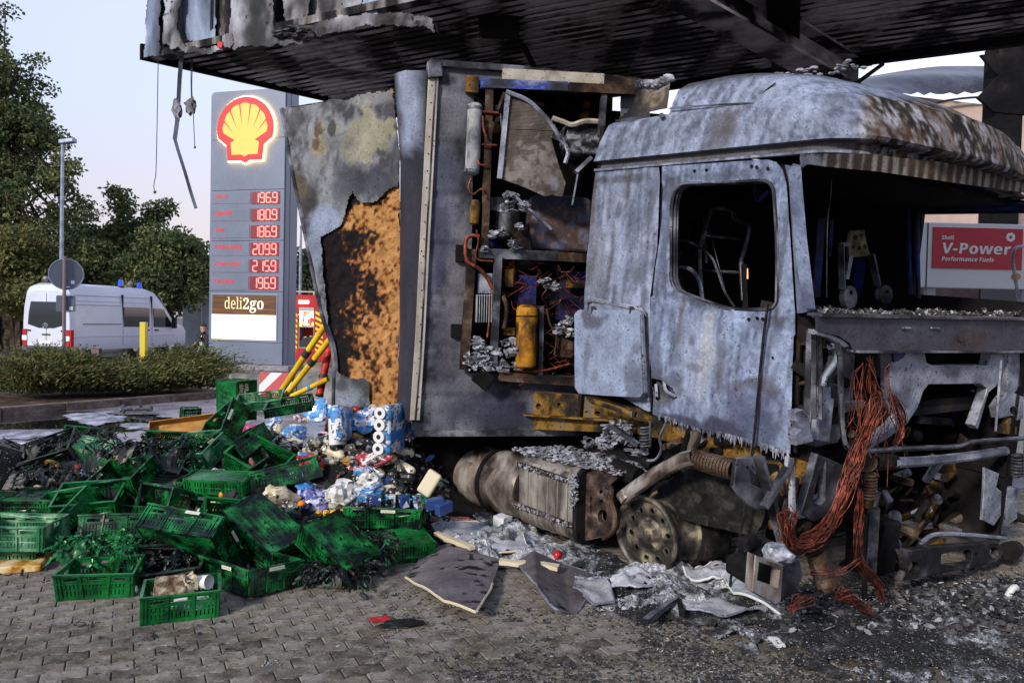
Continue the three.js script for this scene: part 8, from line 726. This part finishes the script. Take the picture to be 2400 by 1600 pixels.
{ const R = rng(303), A = [], B = [], poly = (n, pts, fn) => { let x0 = 1e9, x1 = -1e9, y0 = 1e9, y1 = -1e9; for (const [x, y] of pts) { x0 = Math.min(x0, x); x1 = Math.max(x1, x); y0 = Math.min(y0, y); y1 = Math.max(y1, y); } let k = 0; while (k < n) { const x = mix(x0, x1, R()), y = mix(y0, y1, R()); if (!inside(x, y, pts)) { k += .2; continue; } k++; fn(x, y); } };
  const put = (white) => (x, y) => { const p = G(x, y); if (fbm3(p.x * 2.2 + 4, 1, p.z * 2.2, 3) + .35 * fbm3(p.x * 9, 5, p.z * 9, 2) < (R() - .5) * .5 + (white > .9 || x > 1800 ? -.4 : x > 1500 ? -.16 : .02)) return; const w = R() < white, s = (.0022 + .009 * R() * R() * R()) * (w ? .75 : 1.2); p.y = .002 + .004 * R(); for (const [q, f] of ashL) if (inside(p.x, -p.z, q)) p.y = Math.max(p.y, f(p.x, -p.z) + .002); A.push([p, qEul((R() - .5) * .7, R() * 6.3, (R() - .5) * .7), V(s * (1 + 1.5 * R()), s * (.25 + .4 * R()), s), w ? mix3([.16, .16, .165], [.5, .5, .52], R() * R()) : mix3([.008, .008, .009], [.06, .056, .052], R() * R())]); };
  poly(15000, [[1450, 1400], [2440, 1340], [2440, 1640], [1700, 1640], [1500, 1540]], put(.3)); poly(3200, [[1180, 1420], [1560, 1430], [1750, 1620], [1200, 1640], [1000, 1560]], put(.2)); poly(1500, [[900, 1420], [1200, 1400], [1250, 1620], [860, 1620]], put(.16)); poly(3000, [[960, 1200], [1400, 1260], [1480, 1360], [1000, 1330]], put(.55)); poly(3200, [[1330, 1330], [1800, 1310], [1850, 1440], [1350, 1450]], put(.6)); poly(600, [[0, 1380], [900, 1420], [900, 1640], [0, 1640]], put(.3)); poly(260, [[0, 1330], [130, 1340], [140, 1640], [0, 1640]], put(.2)); poly(700, [[900, 1330], [1100, 1330], [1100, 1430], [880, 1400]], put(.45)); poly(1500, [[1850, 1370], [2440, 1330], [2440, 1460], [1850, 1480]], (x, y) => { const k = A.length; put(.45)(x, y); if (A.length > k) { A[k][0].y += .05 * R(); A[k][2].multiplyScalar(2); } });
  // black char flecks lying in small drifts on the paving
  for (const [x, y, n, sp] of [[1180, 1480, 90, 60], [1060, 1530, 120, 70], [960, 1535, 50, 40], [1330, 1490, 90, 50], [1460, 1530, 140, 90], [1390, 1560, 80, 60], [450, 1470, 30, 40], [210, 1462, 30, 26], [410, 1520, 40, 20], [360, 1490, 16, 30], [1240, 1540, 60, 50], [1130, 1580, 60, 60], [1600, 1500, 200, 110], [1800, 1540, 240, 130], [2050, 1560, 240, 140]]) for (let i = 0; i < n; i++) { const a = R() * 6.28, q = Math.sqrt(-Math.log(R() + .01)) * .6; put(.06)(x + Math.cos(a) * sp * q * 1.6, y + Math.sin(a) * sp * q * .4); } for (const [x, y, n, sp] of [[175, 1455, 30, 30], [640, 1555, 40, 26], [260, 1450, 14, 16], [620, 1460, 14, 30]]) for (let i = 0; i < n; i++) put(1)(x + (R() - .5) * sp * 2, y + (R() - .5) * sp * .5); scatter('cinders', 'black cinders and white ash flakes strewn over the paving', 'cinders', lump(1, 8, 1, .4), flat(1, 1, 1, .8), A);
}
// bent sheets and slabs on the ground
function groundSheet(label, pix, curl, col, seed, o = {}) { const pts = ground2(pix), fn = (x, y) => .012 + curl(x, y, pts) + .012 * fbm3(x * 6, y * 6, seed, 3); const T = thing('wreck_sheet', label, 'sheet', V(pts[0][0], 0, -pts[0][1])), g = sheet(flatFr, pts, [], .014, fn, { color: col }); part(T, 'sheet', g, painted(.85, 0, .4, .004), { keepUV: true }); const ed = resample([...pts, pts[0]].map(([x, y]) => V(x, 0, -y)), 80).map((p) => p.setY(fn(p.x, -p.z) - .004)); part(T, 'torn_edge', tube(ed.slice(...(o.edge ?? [0, 80])), .008, 5, 120), o.em ?? mCream); return T; }
const sheetCol = (a, b, seed, dk = .2) => (x, y) => { const n = fbm3(x * 5, y * 5, seed, 4), m = fbm3(x * 16, y * 16, seed + 4, 4); let c = mix3(lin(a), lin(b), Math.max(0, Math.min(1, .5 + n))); return mix3(c, lin([24, 20, 20]), sstep(.1, .28, m + n * .5 - .25 + dk)); };
groundSheet('bent grey fibre sheet with a cream torn edge on the paving', [[950, 1358], [985, 1312], [1060, 1290], [1150, 1300], [1172, 1330], [1150, 1400], [1115, 1466], [1040, 1440], [990, 1392]], (x, y, p) => .07 * Math.max(0, Math.sin((x - p[0][0]) * 4.2)) , sheetCol([104, 94, 96], [136, 128, 130], 3, .12), 5, { edge: [44, 80] }); groundSheet('curled grey fibre sheet between the ash heaps', [[1208, 1330], [1300, 1318], [1400, 1352], [1380, 1400], [1355, 1436], [1300, 1448], [1265, 1420]], (x, y, p) => .09 * Math.max(0, 1 - Math.abs((x - p[5][0] + .1) * 5)) , sheetCol([92, 84, 84], [120, 112, 112], 9, .0), 7, { em: matPale }); groundSheet('pale torn insulation sheet under the gear box', [[1690, 1385], [1740, 1368], [1790, 1398], [1830, 1462], [1780, 1452], [1720, 1425]], (x, y, p) => .06 + .05 * Math.sin(x * 14), sheetCol([176, 178, 184], [216, 218, 224], 12, -.2), 8, { em: mWhiteP }); groundSheet('pale crumpled insulation mat in front of the gear box', [[1560, 1400], [1640, 1372], [1730, 1400], [1800, 1450], [1700, 1470], [1590, 1450]], (x, y) => .05 + .05 * fbm3(x * 7, y * 7, 2), sheetCol([160, 158, 162], [204, 202, 206], 15, -.05), 9, { em: matPale }); groundSheet('wide pale insulation mat at the foot of the fuel tank', [[1010, 1252], [1120, 1246], [1220, 1272], [1240, 1310], [1130, 1318], [1040, 1290]], (x, y) => .07 + .05 * fbm3(x * 6, y * 6, 4), sheetCol([164, 164, 170], [208, 208, 214], 18, -.08), 10, { em: mCream });
groundSheet('white crumpled ash sheet in front of the bare wheel', [[1400, 1365], [1470, 1350], [1560, 1368], [1570, 1402], [1490, 1412], [1420, 1400]], (x, y) => .07 + .07 * fbm3(x * 8, y * 8, 3), sheetCol([168, 168, 174], [212, 212, 218], 21, -.06), 11, { em: matPale }); groundSheet('white torn ash sheet beside the curled fibre sheet', [[1350, 1372], [1420, 1384], [1440, 1424], [1390, 1430], [1345, 1404]], (x, y) => .05 + .06 * fbm3(x * 9, y * 9, 5), sheetCol([150, 148, 150], [200, 198, 202], 24, .0), 12, { em: matPale }); groundSheet('white ash sheet under the hanging cable', [[1600, 1362], [1680, 1346], [1720, 1372], [1690, 1394], [1620, 1390]], (x, y) => .08 + .06 * fbm3(x * 9, y * 9, 7), sheetCol([172, 172, 178], [216, 216, 222], 27, -.1), 13, { em: mWhiteP });
{ const slab = (label, a, b, w, t, m, h = .05) => { const p = G(...a, h), q = G(...b, h); single('slab', label, 'slab', rough(new THREE.BoxGeometry(w, t, p.distanceTo(q), 6, 2, 12).applyMatrix4(new THREE.Matrix4().lookAt(p, q, V(0, 1, 0)).setPosition(p.clone().add(q).multiplyScalar(.5))), .012, 14), m); }; slab('long cream board lying across the pale ash', [1022, 1250], [1108, 1285], .05, .025, mCream, .1); slab('broken cream board below the single apple', [1172, 1315], [1310, 1330], .06, .03, mCream, .06); slab('white slab at the end of the fuel tank', [1165, 1220], [1190, 1226], .1, .1, mWhiteP, .1); slab('burnt bar lying across the ash heap', [1590, 1400], [1512, 1455], .035, .03, matSteel, .08); slab('burnt black bar crossing the grey bar', [1585, 1398], [1600, 1440], .03, .03, matBlackRubber, .07); slab('flat grey strip lying in front of the bumper beam', [2150, 1398], [2215, 1388], .1, .02, matSteel, .05); slab('small pale scrap in the right foreground cinders', [1810, 1495], [1830, 1512], .05, .02, mWhiteP, .03); slab('red plastic scrap on the paving', [868, 1452], [912, 1447], .05, .012, flat(.35, .02, .02, .4), .012); goods('plastic_scrap', 'dark green torn plastic scrap on the paving', 'scrap', 945, 1460, bag(.1, 44, 1.2, .12, .55), matGreenChar, { pos: G(940, 1460, .015), q: qEul(0, .2, 0) }); goods('white_rim', 'white curved rim piece beside the bumper beam', 'scrap', 2370, 1385, new THREE.TorusGeometry(.05, .02, 8, 18, 4.2), mWhiteP, { pos: G(2372, 1392, .06), q: qEul(.3, .6, .8) }); goods('dropped_lamp', 'broken lamp lying on the wet road by the kerb', 'lamp', 325, 958, merge([cyl(V(-.25, 0, 0), V(.15, .02, 0), .03, .03, 8), lump(.07, 3, 2, .3).translate(-.3, 0, 0), bar(V(.05, 0, 0), V(.0, .18, 0), .04), cyl(V(.15, .02, 0), V(.24, .03, 0), .045, .045, 10)]), matSteel, { pos: G(325, 960, .05), q: qEul(0, -.15, 0) }); }

{ // larger broken pieces lying in the cinders before the cab
  const R = rng(404), L1 = [], L2 = []; for (let i = 0; i < 420; i++) { const x = mix(1830, 2430, R()), y = mix(1375, 1500, R()), p = G(x, y); p.y = .012 + .035 * R(); for (const [q, f] of ashL) if (inside(p.x, -p.z, q)) p.y = Math.max(p.y, f(p.x, -p.z) + .01); const c = R() < .22 ? mix3([.12, .12, .13], [.34, .34, .36], R()) : mix3([.012, .012, .013], [.09, .08, .075], R()); (R() < .6 ? L1 : L2).push([p, qEul((R() - .5), R() * 6.3, (R() - .5) * .8), R() < .5 ? V(.03 + .09 * R() * R(), .005, .007 + .012 * R()) : V(.015 + .035 * R(), .01 + .016 * R(), .015 + .025 * R()), c]); } scatter('wreck_fragments', 'broken bars and plates lying in the cinders before the cab', 'debris', rough(new THREE.BoxGeometry(1, 1, 1, 4, 2, 2), .3, 2.2), flat(1, 1, 1, .7), L1); scatter('wreck_fragments', 'charred lumps lying in the cinders before the cab', 'debris', lump(.6, 12, 2, .45), flat(1, 1, 1, .85), L2);
}
scene.traverse((o) => { if (o.isMesh) { o.castShadow = true; o.receiveShadow = true; } });
renderer.render(scene, camera);
